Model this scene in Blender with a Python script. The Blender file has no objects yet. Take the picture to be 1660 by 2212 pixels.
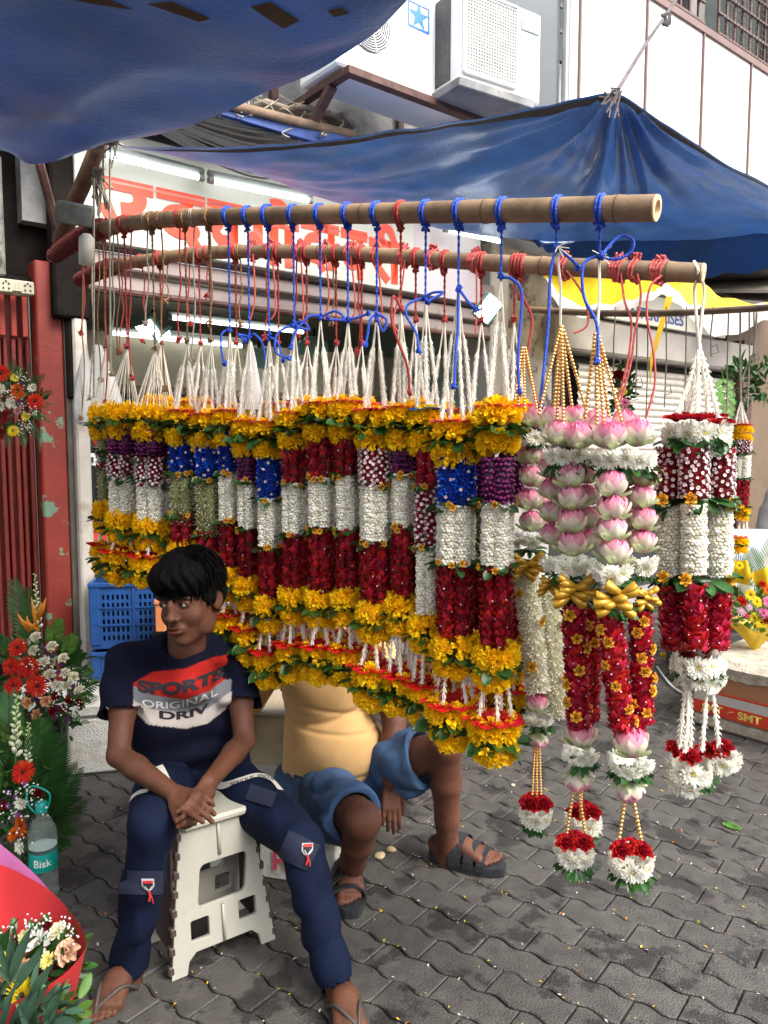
import bpy, math, random
import numpy as np
from mathutils import Vector, Matrix, noise as mnoise
from mathutils.bvhtree import BVHTree

random.seed(7)
RNG = np.random.default_rng(7)
S = bpy.context.scene
COL = S.collection
R = math.radians

# ------------------------------------------------------------------ camera, world, sun, exposure
F_PX, PITCH, EYE = 1665.0, R(5.0), 1.5
cam_data = bpy.data.cameras.new("camera")
cam = bpy.data.objects.new("camera", cam_data)
COL.objects.link(cam)
cam.location = (0, 0, EYE)
cam.rotation_euler = (R(90) - PITCH, 0, 0)
cam_data.sensor_fit = 'HORIZONTAL'
cam_data.sensor_width = 36.0
cam_data.lens = 36.0 * F_PX / 1660.0
cam_data.clip_start = 0.05
cam_data.clip_end = 400
S.camera = cam

SUN_EL, SUN_AZ = R(46), R(128)      # azimuth measured from +Y (view direction) clockwise: behind the camera, to the right
world = bpy.data.worlds.new("World")
S.world = world
world.use_nodes = True
wn = world.node_tree
for n in list(wn.nodes):
    wn.nodes.remove(n)
w_out = wn.nodes.new('ShaderNodeOutputWorld')
w_bg = wn.nodes.new('ShaderNodeBackground')
w_sky = wn.nodes.new('ShaderNodeTexSky')
w_sky.sky_type = 'NISHITA'
w_sky.sun_disc = False
w_sky.sun_elevation = SUN_EL
w_sky.sun_rotation = SUN_AZ
w_sky.dust_density = 4.0
w_sky.air_density = 1.2
w_hsv = wn.nodes.new('ShaderNodeHueSaturation')
w_hsv.inputs['Saturation'].default_value = 0.35       # overcast: grey sky
w_bg.inputs['Strength'].default_value = 0.15
wn.links.new(w_sky.outputs[0], w_hsv.inputs['Color'])
wn.links.new(w_hsv.outputs[0], w_bg.inputs[0])
wn.links.new(w_bg.outputs[0], w_out.inputs[0])

sun_data = bpy.data.lights.new("sun", 'SUN')
sun_data.energy = 1.5
sun_data.angle = R(40)
sun_data.color = (1.0, 0.96, 0.9)
sun = bpy.data.objects.new("sun", sun_data)
COL.objects.link(sun)
_sd = Vector((math.sin(SUN_AZ) * math.cos(SUN_EL), math.cos(SUN_AZ) * math.cos(SUN_EL), math.sin(SUN_EL)))
sun.rotation_euler = (-_sd).to_track_quat('-Z', 'Y').to_euler()
sun.location = _sd * 30

S.view_settings.view_transform = 'Standard'
S.view_settings.look = 'None'
S.view_settings.exposure = 1.52
S.view_settings.gamma = 1.0
S.view_settings.use_curve_mapping = False
S.render.engine = 'CYCLES'
S.cycles.max_bounces = 8
S.cycles.transparent_max_bounces = 16
S.cycles.use_denoising = True
S.cycles.sample_clamp_indirect = 6.0

# ------------------------------------------------------------------ measuring: photograph (1660 x 2212) -> place
CP, SP = math.cos(PITCH), math.sin(PITCH)
def ray(px, py):
    x = (px - 830) / F_PX
    y = (1106 - py) / F_PX
    return Vector((x, CP + y * SP, -SP + y * CP))
def P(px, py, Y):
    d = ray(px, py)
    t = Y / d.y
    return Vector((d.x * t, Y, EYE + d.z * t))
def G(px, py, z=0.0):
    d = ray(px, py)
    t = (z - EYE) / d.z
    return Vector((d.x * t, d.y * t, z))
def SZ(px, Y):           # size in metres of px pixels at depth Y
    return px / F_PX * Y

# shop front plane: local x runs along the front (away to the right), local -y towards the street
W_ANG = R(39.0)
W_ORG = Vector((-1.63, 4.0, 0))
W_D = Vector((math.cos(W_ANG), math.sin(W_ANG), 0))
W_N = Vector((math.sin(W_ANG), -math.cos(W_ANG), 0))
W_MAT = Matrix.Translation(W_ORG) @ Matrix.Rotation(W_ANG, 4, 'Z')
def WL(px, py, o=0.0):   # -> (s, z) on the plane standing o metres in front of the shop front
    d = ray(px, py)
    org = Vector((0, 0, EYE))
    t = ((W_ORG + W_N * o) - org).dot(W_N) / d.dot(W_N)
    p = org + d * t
    return (p - W_ORG).dot(W_D), p.z

# ------------------------------------------------------------------ object helpers
def link(o, parent=None):
    COL.objects.link(o)
    if parent is not None:
        o.parent = parent
    return o
def tag(o, label=None, cat=None, group=None, kind=None):
    if label: o['label'] = label
    if cat: o['category'] = cat
    if group: o['group'] = group
    if kind: o['kind'] = kind
    return o
def empty(name, loc=(0, 0, 0), label=None, cat=None, group=None, rz=0.0, mat=None):
    o = bpy.data.objects.new(name, None)
    o.empty_display_size = 0.05
    link(o)
    if mat is not None:
        o.matrix_world = mat
    else:
        o.location = loc
        o.rotation_euler = (0, 0, rz)
    return tag(o, label, cat, group)

class MB:
    """collects verts / faces (with optional per-vertex colour) and builds one mesh"""
    def __init__(self):
        self.v, self.f, self.m, self.c = [], [], [], []
        self.n = 0
    def add(self, v, f, mi=0, col=None):
        v = np.asarray(v, dtype=np.float64).reshape(-1, 3)
        self.v.append(v)
        n = self.n
        for q in f:
            self.f.append(tuple(int(i) + n for i in q))
            self.m.append(mi)
        if col is None:
            col = (1, 1, 1)
        col = np.asarray(col, dtype=np.float64)
        if col.ndim == 1:
            col = np.tile(col[:3], (len(v), 1))
        self.c.append(col[:, :3])
        self.n += len(v)
        return self
    def box(self, c, s, rot=None, mi=0, col=None, bev=0.0):
        hx, hy, hz = s[0] / 2, s[1] / 2, s[2] / 2
        if bev > 0:
            b = min(bev, hx * .9, hy * .9, hz * .9)
            pts, idx = [], {}
            for sx in (-1, 1):
                for sy in (-1, 1):
                    for sz in (-1, 1):
                        for a in range(3):
                            p = [sx * (hx - b), sy * (hy - b), sz * (hz - b)]
                            p[a] += (sx, sy, sz)[a] * b
                            idx[(sx, sy, sz, a)] = len(pts)
                            pts.append(p)
            fs = []
            for a in range(3):
                o1, o2 = (a + 1) % 3, (a + 2) % 3
                for sg in (-1, 1):
                    q = []
                    for (u, w) in ((-1, -1), (1, -1), (1, 1), (-1, 1)):
                        k = [0, 0, 0]; k[a] = sg; k[o1] = u; k[o2] = w
                        q.append(idx[(k[0], k[1], k[2], a)])
                    fs.append(q if sg > 0 else q[::-1])
            for a in range(3):
                o1, o2 = (a + 1) % 3, (a + 2) % 3
                for s1 in (-1, 1):
                    for s2 in (-1, 1):
                        def K(t, ax):
                            k = [0, 0, 0]; k[a] = t; k[o1] = s1; k[o2] = s2
                            return idx[(k[0], k[1], k[2], ax)]
                        q = [K(-1, o1), K(1, o1), K(1, o2), K(-1, o2)]
                        fs.append(q if s1 * s2 > 0 else q[::-1])
            for sx in (-1, 1):
                for sy in (-1, 1):
                    for sz in (-1, 1):
                        q = [idx[(sx, sy, sz, 0)], idx[(sx, sy, sz, 1)], idx[(sx, sy, sz, 2)]]
                        fs.append(q if sx * sy * sz > 0 else q[::-1])
            v = np.array(pts)
        else:
            v = np.array([[x, y, z] for x in (-hx, hx) for y in (-hy, hy) for z in (-hz, hz)])
            fs = [(0, 1, 3, 2), (4, 6, 7, 5), (0, 4, 5, 1), (2, 3, 7, 6), (0, 2, 6, 4), (1, 5, 7, 3)]
        if rot is not None:
            v = v @ np.array(rot).T
        return self.add(v + np.array(c), fs, mi, col)
    def tube(self, pts, r, n=8, mi=0, col=None, cap=True, closed=False):
        pts = [Vector(p) for p in pts]
        k = len(pts)
        rs = list(r) if hasattr(r, '__len__') else [r] * k
        ring = []
        up = None
        V = []
        for i in range(k):
            if closed:
                t = (pts[(i + 1) % k] - pts[i - 1])
            else:
                t = pts[min(i + 1, k - 1)] - pts[max(i - 1, 0)]
            if t.length < 1e-9: t = Vector((0, 0, 1))
            t.normalize()
            if up is None:
                up = Vector((0, 0, 1)) if abs(t.z) < .9 else Vector((1, 0, 0))
            a = up - t * up.dot(t)
            if a.length < 1e-6:
                a = t.orthogonal()
            a.normalize()
            b = t.cross(a)
            up = a
            for j in range(n):
                w = 2 * math.pi * j / n
                V.append(pts[i] + (a * math.cos(w) + b * math.sin(w)) * rs[i])
        fs = []
        for i in range(k if closed else k - 1):
            i2 = (i + 1) % k
            for j in range(n):
                fs.append((i * n + j, i * n + (j + 1) % n, i2 * n + (j + 1) % n, i2 * n + j))
        if cap and not closed:
            fs.append(tuple(range(n))[::-1])
            fs.append(tuple((k - 1) * n + j for j in range(n)))
        return self.add([tuple(p) for p in V], fs, mi, col)
    def lathe(self, prof, c=(0, 0, 0), n=24, mi=0, col=None, rot=None):
        V, fs = [], []
        for (r, z) in prof:
            for j in range(n):
                w = 2 * math.pi * j / n
                V.append((r * math.cos(w), r * math.sin(w), z))
        for i in range(len(prof) - 1):
            for j in range(n):
                fs.append((i * n + j, i * n + (j + 1) % n, (i + 1) * n + (j + 1) % n, (i + 1) * n + j))
        V = np.array(V)
        if rot is not None: V = V @ np.array(rot).T
        return self.add(V + np.array(c), fs, mi, col)
    def grid(self, fn, nu, nv, mi=0, colfn=None):
        V, C, fs = [], [], []
        for i in range(nu + 1):
            for j in range(nv + 1):
                u, v = i / nu, j / nv
                V.append(tuple(fn(u, v)))
                C.append(colfn(u, v) if colfn else (1, 1, 1))
        for i in range(nu):
            for j in range(nv):
                a = i * (nv + 1) + j
                fs.append((a, a + nv + 1, a + nv + 2, a + 1))
        return self.add(V, fs, mi, np.array(C))
    def place(self, tmpl, mats, cols=None):
        """many copies of a template (v, f, c) under 4x4 matrices (N,4,4), cols (N,3) multiply"""
        tv, tf, tc = tmpl
        mats = np.asarray(mats)
        N = len(mats)
        if N == 0: return self
        k = len(tv)
        h = np.concatenate([tv, np.ones((k, 1))], 1)
        V = np.einsum('nij,kj->nki', mats, h)[:, :, :3].reshape(-1, 3)
        C = np.tile(tc, (N, 1))
        if cols is not None:
            C = C * np.repeat(np.asarray(cols), k, 0)
        base = self.n
        self.v.append(V); self.c.append(C)
        for i in range(N):
            o = base + i * k
            for q in tf:
                self.f.append(tuple(o + j for j in q))
        self.m.extend([0] * (N * len(tf)))
        self.n += N * k
        return self
    def tmpl(self):
        return (np.concatenate(self.v), list(self.f), np.concatenate(self.c))
    def mesh(self, name, mats, smooth=False):
        me = bpy.data.meshes.new(name)
        v = np.concatenate(self.v)
        me.from_pydata(v.tolist(), [], self.f)
        if not isinstance(mats, (list, tuple)): mats = [mats]
        for m in mats: me.materials.append(m)
        if any(self.m):
            me.polygons.foreach_set('material_index', self.m)
        if smooth:
            me.polygons.foreach_set('use_smooth', [True] * len(me.polygons))
        c = np.concatenate(self.c)
        if (c != 1).any():
            at = me.color_attributes.new('Col', 'FLOAT_COLOR', 'POINT')
            at.data.foreach_set('color', np.concatenate([c, np.ones((len(c), 1))], 1).astype(np.float32).ravel())
        else:
            at = me.color_attributes.new('Col', 'FLOAT_COLOR', 'POINT')
            at.data.foreach_set('color', np.ones(4 * len(c), dtype=np.float32))
        me.update()
        return me
    def build(self, name, mats, parent=None, smooth=False, **kw):
        o = bpy.data.objects.new(name, self.mesh(name, mats, smooth))
        link(o, parent)
        return tag(o, **kw) if kw else o

def inst(name, me, mat4, parent=None, **kw):
    o = bpy.data.objects.new(name, me)
    link(o, parent)
    o.matrix_basis = mat4
    return tag(o, **kw) if kw else o
def TRS(loc, rot=(0, 0, 0), sc=1.0):
    from mathutils import Euler
    m = Matrix.Translation(Vector(loc)) @ Euler(rot).to_matrix().to_4x4()
    s = sc if hasattr(sc, '__len__') else (sc, sc, sc)
    return m @ Matrix.Diagonal((s[0], s[1], s[2], 1))
def look(loc, zdir, roll=0.0, sc=1.0):
    """matrix whose local z points along zdir"""
    z = Vector(zdir).normalized()
    q = z.to_track_quat('Z', 'Y').to_matrix().to_4x4()
    s = sc if hasattr(sc, '__len__') else (sc, sc, sc)
    return Matrix.Translation(Vector(loc)) @ q @ Matrix.Rotation(roll, 4, 'Z') @ Matrix.Diagonal((s[0], s[1], s[2], 1))
def lerp(a, b, t): return a + (b - a) * t
def spline(pts, n=8):
    """Catmull-Rom through the points"""
    pts = [Vector(p) for p in pts]
    out = []
    for i in range(len(pts) - 1):
        p0 = pts[max(i - 1, 0)]; p1 = pts[i]; p2 = pts[i + 1]; p3 = pts[min(i + 2, len(pts) - 1)]
        for k in range(n):
            t = k / n
            out.append(.5 * ((2 * p1) + (p2 - p0) * t + (2 * p0 - 5 * p1 + 4 * p2 - p3) * t * t + (3 * p1 - p0 - 3 * p2 + p3) * t ** 3))
    out.append(pts[-1])
    return out

def spline_at(pts, t):
    n = len(pts) - 1
    i = min(int(t * n), n - 1); f = t * n - i
    p0 = pts[max(i - 1, 0)]; p1 = pts[i]; p2 = pts[i + 1]; p3 = pts[min(i + 2, n)]
    return .5 * ((2 * p1) + (p2 - p0) * f + (2 * p0 - 5 * p1 + 4 * p2 - p3) * f * f + (3 * p1 - p0 - 3 * p2 + p3) * f ** 3)

# ------------------------------------------------------------------ materials
def mat(name, col, rough=.6, metal=0.0, var=.0, vscale=8.0, bump=0.0, bscale=60.0, col2=None, mix=(.45, .6), mscale=3.0,
        island=0.0, hue=0.0, trans=0.0, spec=.5, emit=None, estr=0.0, coat=0.0, vcol=True, wrinkle=None, aniso=(1, 1, 1), sheen=0.0, mdetail=6, objrand=0.0):
    m = bpy.data.materials.new(name)
    m.use_nodes = True
    nt = m.node_tree
    N, L = nt.nodes, nt.links
    b = N['Principled BSDF']
    b.inputs['Roughness'].default_value = rough
    b.inputs['Metallic'].default_value = metal
    b.inputs['Specular IOR Level'].default_value = spec
    b.inputs['Coat Weight'].default_value = coat
    b.inputs['Sheen Weight'].default_value = sheen
    tc = N.new('ShaderNodeTexCoord')
    mp = N.new('ShaderNodeMapping')
    mp.inputs['Scale'].default_value = aniso
    L.new(tc.outputs['Object'], mp.inputs['Vector'])
    rgb = N.new('ShaderNodeRGB')
    rgb.outputs[0].default_value = (*col, 1)
    cur = rgb.outputs[0]
    if col2 is not None:
        nz = N.new('ShaderNodeTexNoise')
        nz.inputs['Scale'].default_value = mscale
        nz.inputs['Detail'].default_value = mdetail
        nz.inputs['Roughness'].default_value = .62
        L.new(mp.outputs[0], nz.inputs['Vector'])
        mr = N.new('ShaderNodeMapRange')
        mr.inputs['From Min'].default_value = mix[0]
        mr.inputs['From Max'].default_value = mix[1]
        L.new(nz.outputs['Fac'], mr.inputs['Value'])
        mx = N.new('ShaderNodeMix'); mx.data_type = 'RGBA'
        L.new(mr.outputs[0], mx.inputs['Factor'])
        L.new(cur, mx.inputs['A'])
        mx.inputs['B'].default_value = (*col2, 1)
        cur = mx.outputs['Result']
    if vcol:
        at = N.new('ShaderNodeAttribute'); at.attribute_name = 'Col'
        mx = N.new('ShaderNodeMix'); mx.data_type = 'RGBA'; mx.blend_type = 'MULTIPLY'
        mx.inputs['Factor'].default_value = 1
        L.new(cur, mx.inputs['A']); L.new(at.outputs['Color'], mx.inputs['B'])
        cur = mx.outputs['Result']
    if var or island or hue or objrand:
        hs = N.new('ShaderNodeHueSaturation')
        L.new(cur, hs.inputs['Color'])
        terms = []
        if var:
            nz = N.new('ShaderNodeTexNoise')
            nz.inputs['Scale'].default_value = vscale
            nz.inputs['Detail'].default_value = 5
            L.new(mp.outputs[0], nz.inputs['Vector'])
            mr = N.new('ShaderNodeMapRange')
            mr.inputs['From Min'].default_value = .3; mr.inputs['From Max'].default_value = .7
            mr.inputs['To Min'].default_value = 1 - var; mr.inputs['To Max'].default_value = 1 + var
            L.new(nz.outputs['Fac'], mr.inputs['Value'])
            terms.append(mr.outputs[0])
        if island or objrand:
            if island:
                g = N.new('ShaderNodeNewGeometry'); src = g.outputs['Random Per Island']; amt = island
            else:
                g = N.new('ShaderNodeObjectInfo'); src = g.outputs['Random']; amt = objrand
            mr = N.new('ShaderNodeMapRange')
            mr.inputs['To Min'].default_value = 1 - amt; mr.inputs['To Max'].default_value = 1 + amt
            L.new(src, mr.inputs['Value'])
            terms.append(mr.outputs[0])
            if hue:
                mr2 = N.new('ShaderNodeMapRange')
                mr2.inputs['To Min'].default_value = .5 - hue; mr2.inputs['To Max'].default_value = .5 + hue
                L.new(src, mr2.inputs['Value'])
                L.new(mr2.outputs[0], hs.inputs['Hue'])
        c2 = terms[0]
        for t in terms[1:]:
            mm = N.new('ShaderNodeMath'); mm.operation = 'MULTIPLY'
            L.new(c2, mm.inputs[0]); L.new(t, mm.inputs[1]); c2 = mm.outputs[0]
        L.new(c2, hs.inputs['Value'])
        cur = hs.outputs[0]
    L.new(cur, b.inputs['Base Color'])
    if bump:
        nz = N.new('ShaderNodeTexNoise')
        nz.inputs['Scale'].default_value = bscale
        nz.inputs['Detail'].default_value = 4
        L.new(mp.outputs[0], nz.inputs['Vector'])
        bp = N.new('ShaderNodeBump')
        bp.inputs['Strength'].default_value = bump
        bp.inputs['Distance'].default_value = .01
        L.new(nz.outputs['Fac'], bp.inputs['Height'])
        L.new(bp.outputs[0], b.inputs['Normal'])
        if wrinkle:
            wz = N.new('ShaderNodeTexNoise'); wz.noise_type = 'RIDGED_MULTIFRACTAL'
            wz.inputs['Scale'].default_value = wrinkle[0]; wz.inputs['Detail'].default_value = 3; wz.inputs['Distortion'].default_value = .6
            L.new(mp.outputs[0], wz.inputs['Vector'])
            b2_ = N.new('ShaderNodeBump'); b2_.inputs['Strength'].default_value = wrinkle[1]; b2_.inputs['Distance'].default_value = .02
            L.new(wz.outputs['Fac'], b2_.inputs['Height']); L.new(b2_.outputs[0], bp.inputs['Normal'])
    if emit is not None:
        b.inputs['Emission Color'].default_value = (*emit, 1)
        b.inputs['Emission Strength'].default_value = estr
    if trans > 0:
        tr = N.new('ShaderNodeBsdfTranslucent')
        L.new(cur, tr.inputs['Color'])
        ms = N.new('ShaderNodeMixShader')
        ms.inputs[0].default_value = trans
        out = N['Material Output']
        L.new(b.outputs[0], ms.inputs[1]); L.new(tr.outputs[0], ms.inputs[2])
        L.new(ms.outputs[0], out.inputs['Surface'])
    return m

M = {}
M['marigold'] = mat('marigold_petals', (1.0, .70, .012), .75, island=.13, hue=.012, trans=.38, spec=.2, objrand=0)
M['petal'] = mat('petals', (1, 1, 1), .7, island=.12, hue=.008, trans=.3, spec=.15)
M['petal_gloss'] = mat('waxy_petals', (1, 1, 1), .38, island=.25, hue=.01, trans=.18, spec=.5)
M['lotus'] = mat('lotus_petals', (1, 1, 1), .5, island=.07, trans=.3, spec=.3, var=.08, vscale=60)
M['gold'] = mat('gold_bead', (.83, .52, .19), .28, metal=.85, var=.1)
M['ribbon'] = mat('gold_ribbon', (.50, .27, .02), .36, metal=.3, var=.15, vscale=20)
M['leaf'] = mat('leaf', (.026, .09, .016), .38, island=.35, hue=.02, trans=.15, spec=.5, var=.2, vscale=30)
M['leaf_light'] = mat('fresh_leaf', (.09, .2, .03), .5, island=.35, hue=.02, trans=.25, var=.2, vscale=30)
M['thread'] = mat('cotton_thread', (.75, .70, .58), .9, var=.15)
M['rope_blue'] = mat('blue_nylon_rope', (.012, .085, .62), .4, var=.25, vscale=200, bump=.6, bscale=260)
M['rope_red'] = mat('red_cotton_rope', (.42, .045, .04), .8, var=.25, vscale=100, bump=.5, bscale=260)
M['rope_brown'] = mat('brown_twine', (.3, .16, .075), .85, var=.3, vscale=100, bump=.5, bscale=260)
M['rope_grey'] = mat('grey_twine', (.38, .33, .25), .9, var=.3, vscale=60)
M['bamboo'] = mat('bamboo', (.27, .175, .098), .55, var=.22, vscale=9, bump=.15, bscale=90, col2=(.13, .08, .045), mix=(.48, .68), mscale=6, aniso=(1, 1, 1))
M['bamboo_cut'] = mat('cut_bamboo_end', (.62, .45, .27), .8, var=.15, vscale=40)
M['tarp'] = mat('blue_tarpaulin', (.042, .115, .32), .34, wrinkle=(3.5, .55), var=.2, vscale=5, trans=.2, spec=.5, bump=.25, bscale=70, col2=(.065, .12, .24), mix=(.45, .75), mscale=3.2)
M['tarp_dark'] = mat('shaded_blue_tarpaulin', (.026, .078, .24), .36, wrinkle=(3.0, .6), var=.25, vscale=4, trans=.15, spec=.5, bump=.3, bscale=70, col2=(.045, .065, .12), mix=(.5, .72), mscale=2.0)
M['tarp_hem'] = mat('tarpaulin_hem', (.07, .065, .065), .7, var=.25, vscale=10)
M['patch'] = mat('brown_tarp_patch', (.07, .05, .03), .6, var=.2)
# ================================================================== SETTING
# ---- ground
m_ground = mat('dark_bedding_sand', (.05, .045, .04), .95, var=.3, vscale=10, bump=.6, bscale=150)
MB().add([(-30, -12, -.012), (40, -12, -.012), (40, 60, -.012), (-30, 60, -.012)], [(0, 1, 2, 3)]).build('ground', m_ground, kind='structure')

m_paver = mat('grey_concrete_paver', (.071, .066, .059), .5, var=.28, vscale=16, bump=.55, bscale=170, col2=(.028, .025, .023),
              mix=(.53, .57), mscale=5.0, objrand=.12, vcol=False, mdetail=9)
# world-space dirt: the pavers read generated world coordinates so stains run across them
_nt = m_paver.node_tree
_geo = _nt.nodes.new('ShaderNodeNewGeometry')
for n in _nt.nodes:
    if n.type == 'MAPPING':
        _nt.links.new(_geo.outputs['Position'], n.inputs['Vector'])
_b = _nt.nodes['Principled BSDF']
PV_L, PV_W = .225, .1125
def paver_mesh(seed):
    rr = random.Random(seed)
    amp = .0065
    gap = .003
    def wave(t):     # zigzag edge along the long side (three kinks)
        ph = (t * 2) % 1.0
        return amp * (1 if ph < .5 else -1) * min(1, min(ph % .5, .5 - ph % .5) / .10)
    n = 12
    lo = [(-PV_L / 2 + gap + (PV_L - 2 * gap) * i / n, -PV_W / 2 + gap + wave(i / n)) for i in range(n + 1)]
    hi = [(x, y + PV_W - 2 * gap) for (x, y) in lo]
    mb = MB()
    def shr(p, cx=0, k=.965):
        return (p[0] * k, p[1] * (k - .02))
    V, f = [], []
    for i in range(n + 1):
        for p, bev in ((lo[i], 0), (hi[i], 0)):
            V.append((p[0], p[1], -.03)); V.append((p[0], p[1], -.0038))
            yc = (lo[i][1] + hi[i][1]) / 2
            V.append((p[0] * .978, yc + (p[1] - yc) * .925, 0.0))
    for i in range(n):
        a, b = i * 6, i * 6 + 6
        f += [(a, b, b + 1, a + 1), (a + 1, b + 1, b + 2, a + 2), (a + 2, b + 2, b + 5, a + 5), (a + 5, b + 5, b + 4, a + 4), (a + 4, b + 4, b + 3, a + 3)]
    f += [(0, 1, 4, 3)[::1], (1, 2, 5, 4), tuple(x + n * 6 for x in (3, 4, 1, 0)), tuple(x + n * 6 for x in (4, 5, 2, 1))]
    return mb.add(V, f)
pv_root = empty('pavement', (0, 0, 0)); pv_root['kind'] = 'structure'
pv_me = paver_mesh(1).mesh('paver', m_paver, False)
PV_ANG = R(-38)
cells = []
ca, sa = math.cos(PV_ANG), math.sin(PV_ANG)
for j in range(-70, 90):
    for i in range(-50, 60):
        u = i * PV_L + (j % 2) * PV_L / 2
        v = j * PV_W
        x, y = u * ca - v * sa, u * sa + v * ca
        if y < 1.0 or y > 12 or abs(x) > 1.2 + y * .62: continue
        ww = (Vector((x, y, 0)) - W_ORG).dot(W_N)
        if ww < .2: continue
        cells.append((y, x))
cells.sort()
rest = MB()
pt = paver_mesh(1).tmpl()
vis = [c for c in cells if c[0] > 1.55 and abs(c[1]) < .12 + c[0] * .52]
near = set(vis[:300])
from mathutils import Euler
rm = []
for (y, x) in cells:
    rr = random.Random(hash((round(x, 3), round(y, 3))))
    m4 = TRS((x, y, rr.uniform(-.002, .002)), (rr.uniform(-.008, .008), rr.uniform(-.008, .008), PV_ANG + rr.uniform(-.006, .006)))
    if (y, x) in near:
        inst('paver', pv_me, m4, pv_root)
    else:
        rm.append(np.array(m4))
rest.place(pt, rm)
rest.build('distant_pavers', m_paver, pv_root, kind='stuff')

# fallen petals and bits of litter
lit = MB()
pet = (np.array([(-.5, 0, 0), (0, -.22, .08), (.5, 0, .0), (0, .22, .08)]), [(0, 1, 2, 3)], np.ones((4, 3)))
mm, cc = [], []
lr = random.Random(3)
cols = [((.75, .7, .6), 5), ((.85, .55, .03), 4), ((.8, .22, .02), 1.2), ((.4, .03, .1), .7), ((.12, .25, .03), .6)]
for k in range(2400):
    x, y = lr.uniform(-1.3, 2.6), lr.uniform(1.6, 5.5)
    # most litter lies in the joints of the pavers
    u = x * ca + y * sa; v = -x * sa + y * ca
    if lr.random() < .8:
        v = round(v / PV_W - .5) * PV_W + PV_W / 2 + lr.gauss(0, .006)
        x, y = u * ca - v * sa, u * sa + v * ca
    if y < 3.0 or lr.random() < .5:
        s = lr.uniform(.005, .014) * (1.5 if lr.random() < .06 else 1)
        mm.append(np.array(TRS((x, y, .004), (lr.uniform(-.3, .3), lr.uniform(-.3, .3), lr.uniform(0, 6.3)), s)))
        cc.append(lr.choices([c[0] for c in cols], [c[1] for c in cols])[0])
lit.place(pet, mm, cc)
lit.build('fallen_petals', M['petal'], kind='stuff', label='tiny white yellow and orange petals scattered over the pavers')

# ---- building 1 : shop with rolling shutter
m_cream = mat('old_cream_plaster', (.50, .46, .40), .85, var=.15, vscale=6, col2=(.22, .18, .14), mix=(.55, .68), mscale=3, bump=.3, bscale=30)
m_green = mat('pale_green_paint', (.25, .33, .25), .6, var=.1, vscale=4)
m_redp = mat('peeling_red_paint', (.20, .019, .010), .6, var=.2, vscale=6, col2=(.13, .23, .15), mix=(.6, .62), mscale=5, bump=.2, bscale=40)
m_redg = mat('red_gate_paint', (.15, .012, .007), .6, var=.3, vscale=4, bump=.2, bscale=40, col2=(.12, .012, .01), mix=(.5, .75), mscale=2)
m_dark = mat('dark_wood_and_shade', (.010, .008, .007), .9, var=.4, vscale=10, bump=.5, bscale=40, spec=.1)  # near-black wood; on the wall and post above the gate it paints shade
m_rust = mat('rusty_brown_steel', (.10, .045, .035), .7, var=.3, vscale=12, bump=.3, bscale=80, col2=(.05, .02, .015), mscale=8)
m_shut = mat('mauve_grey_shutter', (.24, .185, .17), .6, var=.15, vscale=5, col2=(.15, .12, .1), mix=(.58, .7), mscale=6)
m_conc = mat('stained_concrete', (.27, .26, .25), .9, var=.25, vscale=3, col2=(.10, .105, .11), mix=(.45, .65), mscale=2, bump=.5, bscale=30)
m_white = mat('white_panel', (.74, .75, .74), .5, var=.06, vscale=2, col2=(.55, .53, .49), mix=(.52, .8), mscale=2.5, aniso=(3, 3, .35))
m_signw = mat('white_sign_vinyl', (.50, .50, .45), .45, var=.04, vscale=2)
m_signr = mat('red_sign_lettering', (.78, .055, .015), .45)
m_tube = mat('fluorescent_tube', (1, 1, 1), .4, emit=(.93, 1, .96), estr=2.0)
m_lamp = mat('lamp_glass', (1, 1, 1), .4, emit=(.95, 1, .97), estr=7.0)
m_grey = mat('grey_metal', (.25, .27, .26), .5, var=.15, vscale=8)
m_black = mat('black_plastic', (.02, .02, .02), .5)
m_darkglass = mat('dark_shop_glass', (.02, .025, .022), .12)

bld = empty('shop_building', label='old shop building with pale green interior, cream pillar and rolled up mauve shutter', cat='building', mat=W_MAT)
OP0, OP1, OPZ = .07, 3.05, 2.29
T = .16
# front wall above the opening, behind the sign, and pillar edges
MB().box(((OP0 + OP1) / 2, .10, 3.55), (OP1 - OP0 + .5, .18, 1.9)).build('upper_wall', m_conc, bld)
# cream pillar between gate and shop with a ragged patch of bare plaster
pil = MB()
pil.box((.035, .02, 1.25), (.07, .30, 2.5), bev=.01)
pil.build('pillar', m_cream, bld)
MB().box((OP1 + .10, .06, 1.5), (.2, .3, 3.0), bev=.01).build('pillar', m_cream, bld)
# interior
MB().box((OP0 - .02, 1.5, 1.35), (.04, 2.6, 2.7)).build('interior_side_wall', m_green, bld)
MB().box((1.55, 2.6, 1.35), (3.1, .05, 2.7)).build('interior_back_wall', m_green, bld)
MB().box((1.55, 1.4, 2.52), (3.1, 2.5, .05)).build('interior_ceiling', mat('cream_ceiling', (.36, .34, .27), .7, var=.1), bld)
MB().box((3.1, 1.5, 1.35), (.04, 2.6, 2.7)).build('interior_side_wall', m_green, bld)
# loft beam that crosses the shop
MB().box((1.6, .9, 2.05), (2.9, .06, .34)).build('loft_panel', mat('cream_loft_board', (.34, .30, .22), .6, var=.1), bld)
MB().box((1.6, .85, 1.86), (2.9, .1, .05)).build('loft_beam', mat('brown_beam', (.16, .10, .06), .6), bld)
for k, (x0, w) in enumerate(((.75, .5), (1.35, .5), (1.95, .45))):
    fr = MB().box((x0 + w / 2, 2.35, 1.45), (w, .04, .85)).build('display_cabinet_door', m_darkglass, bld)
MB().box((1.5, 2.2, 1.0), (2.2, .5, .04)).build('counter_shelf', m_grey, bld)
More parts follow.
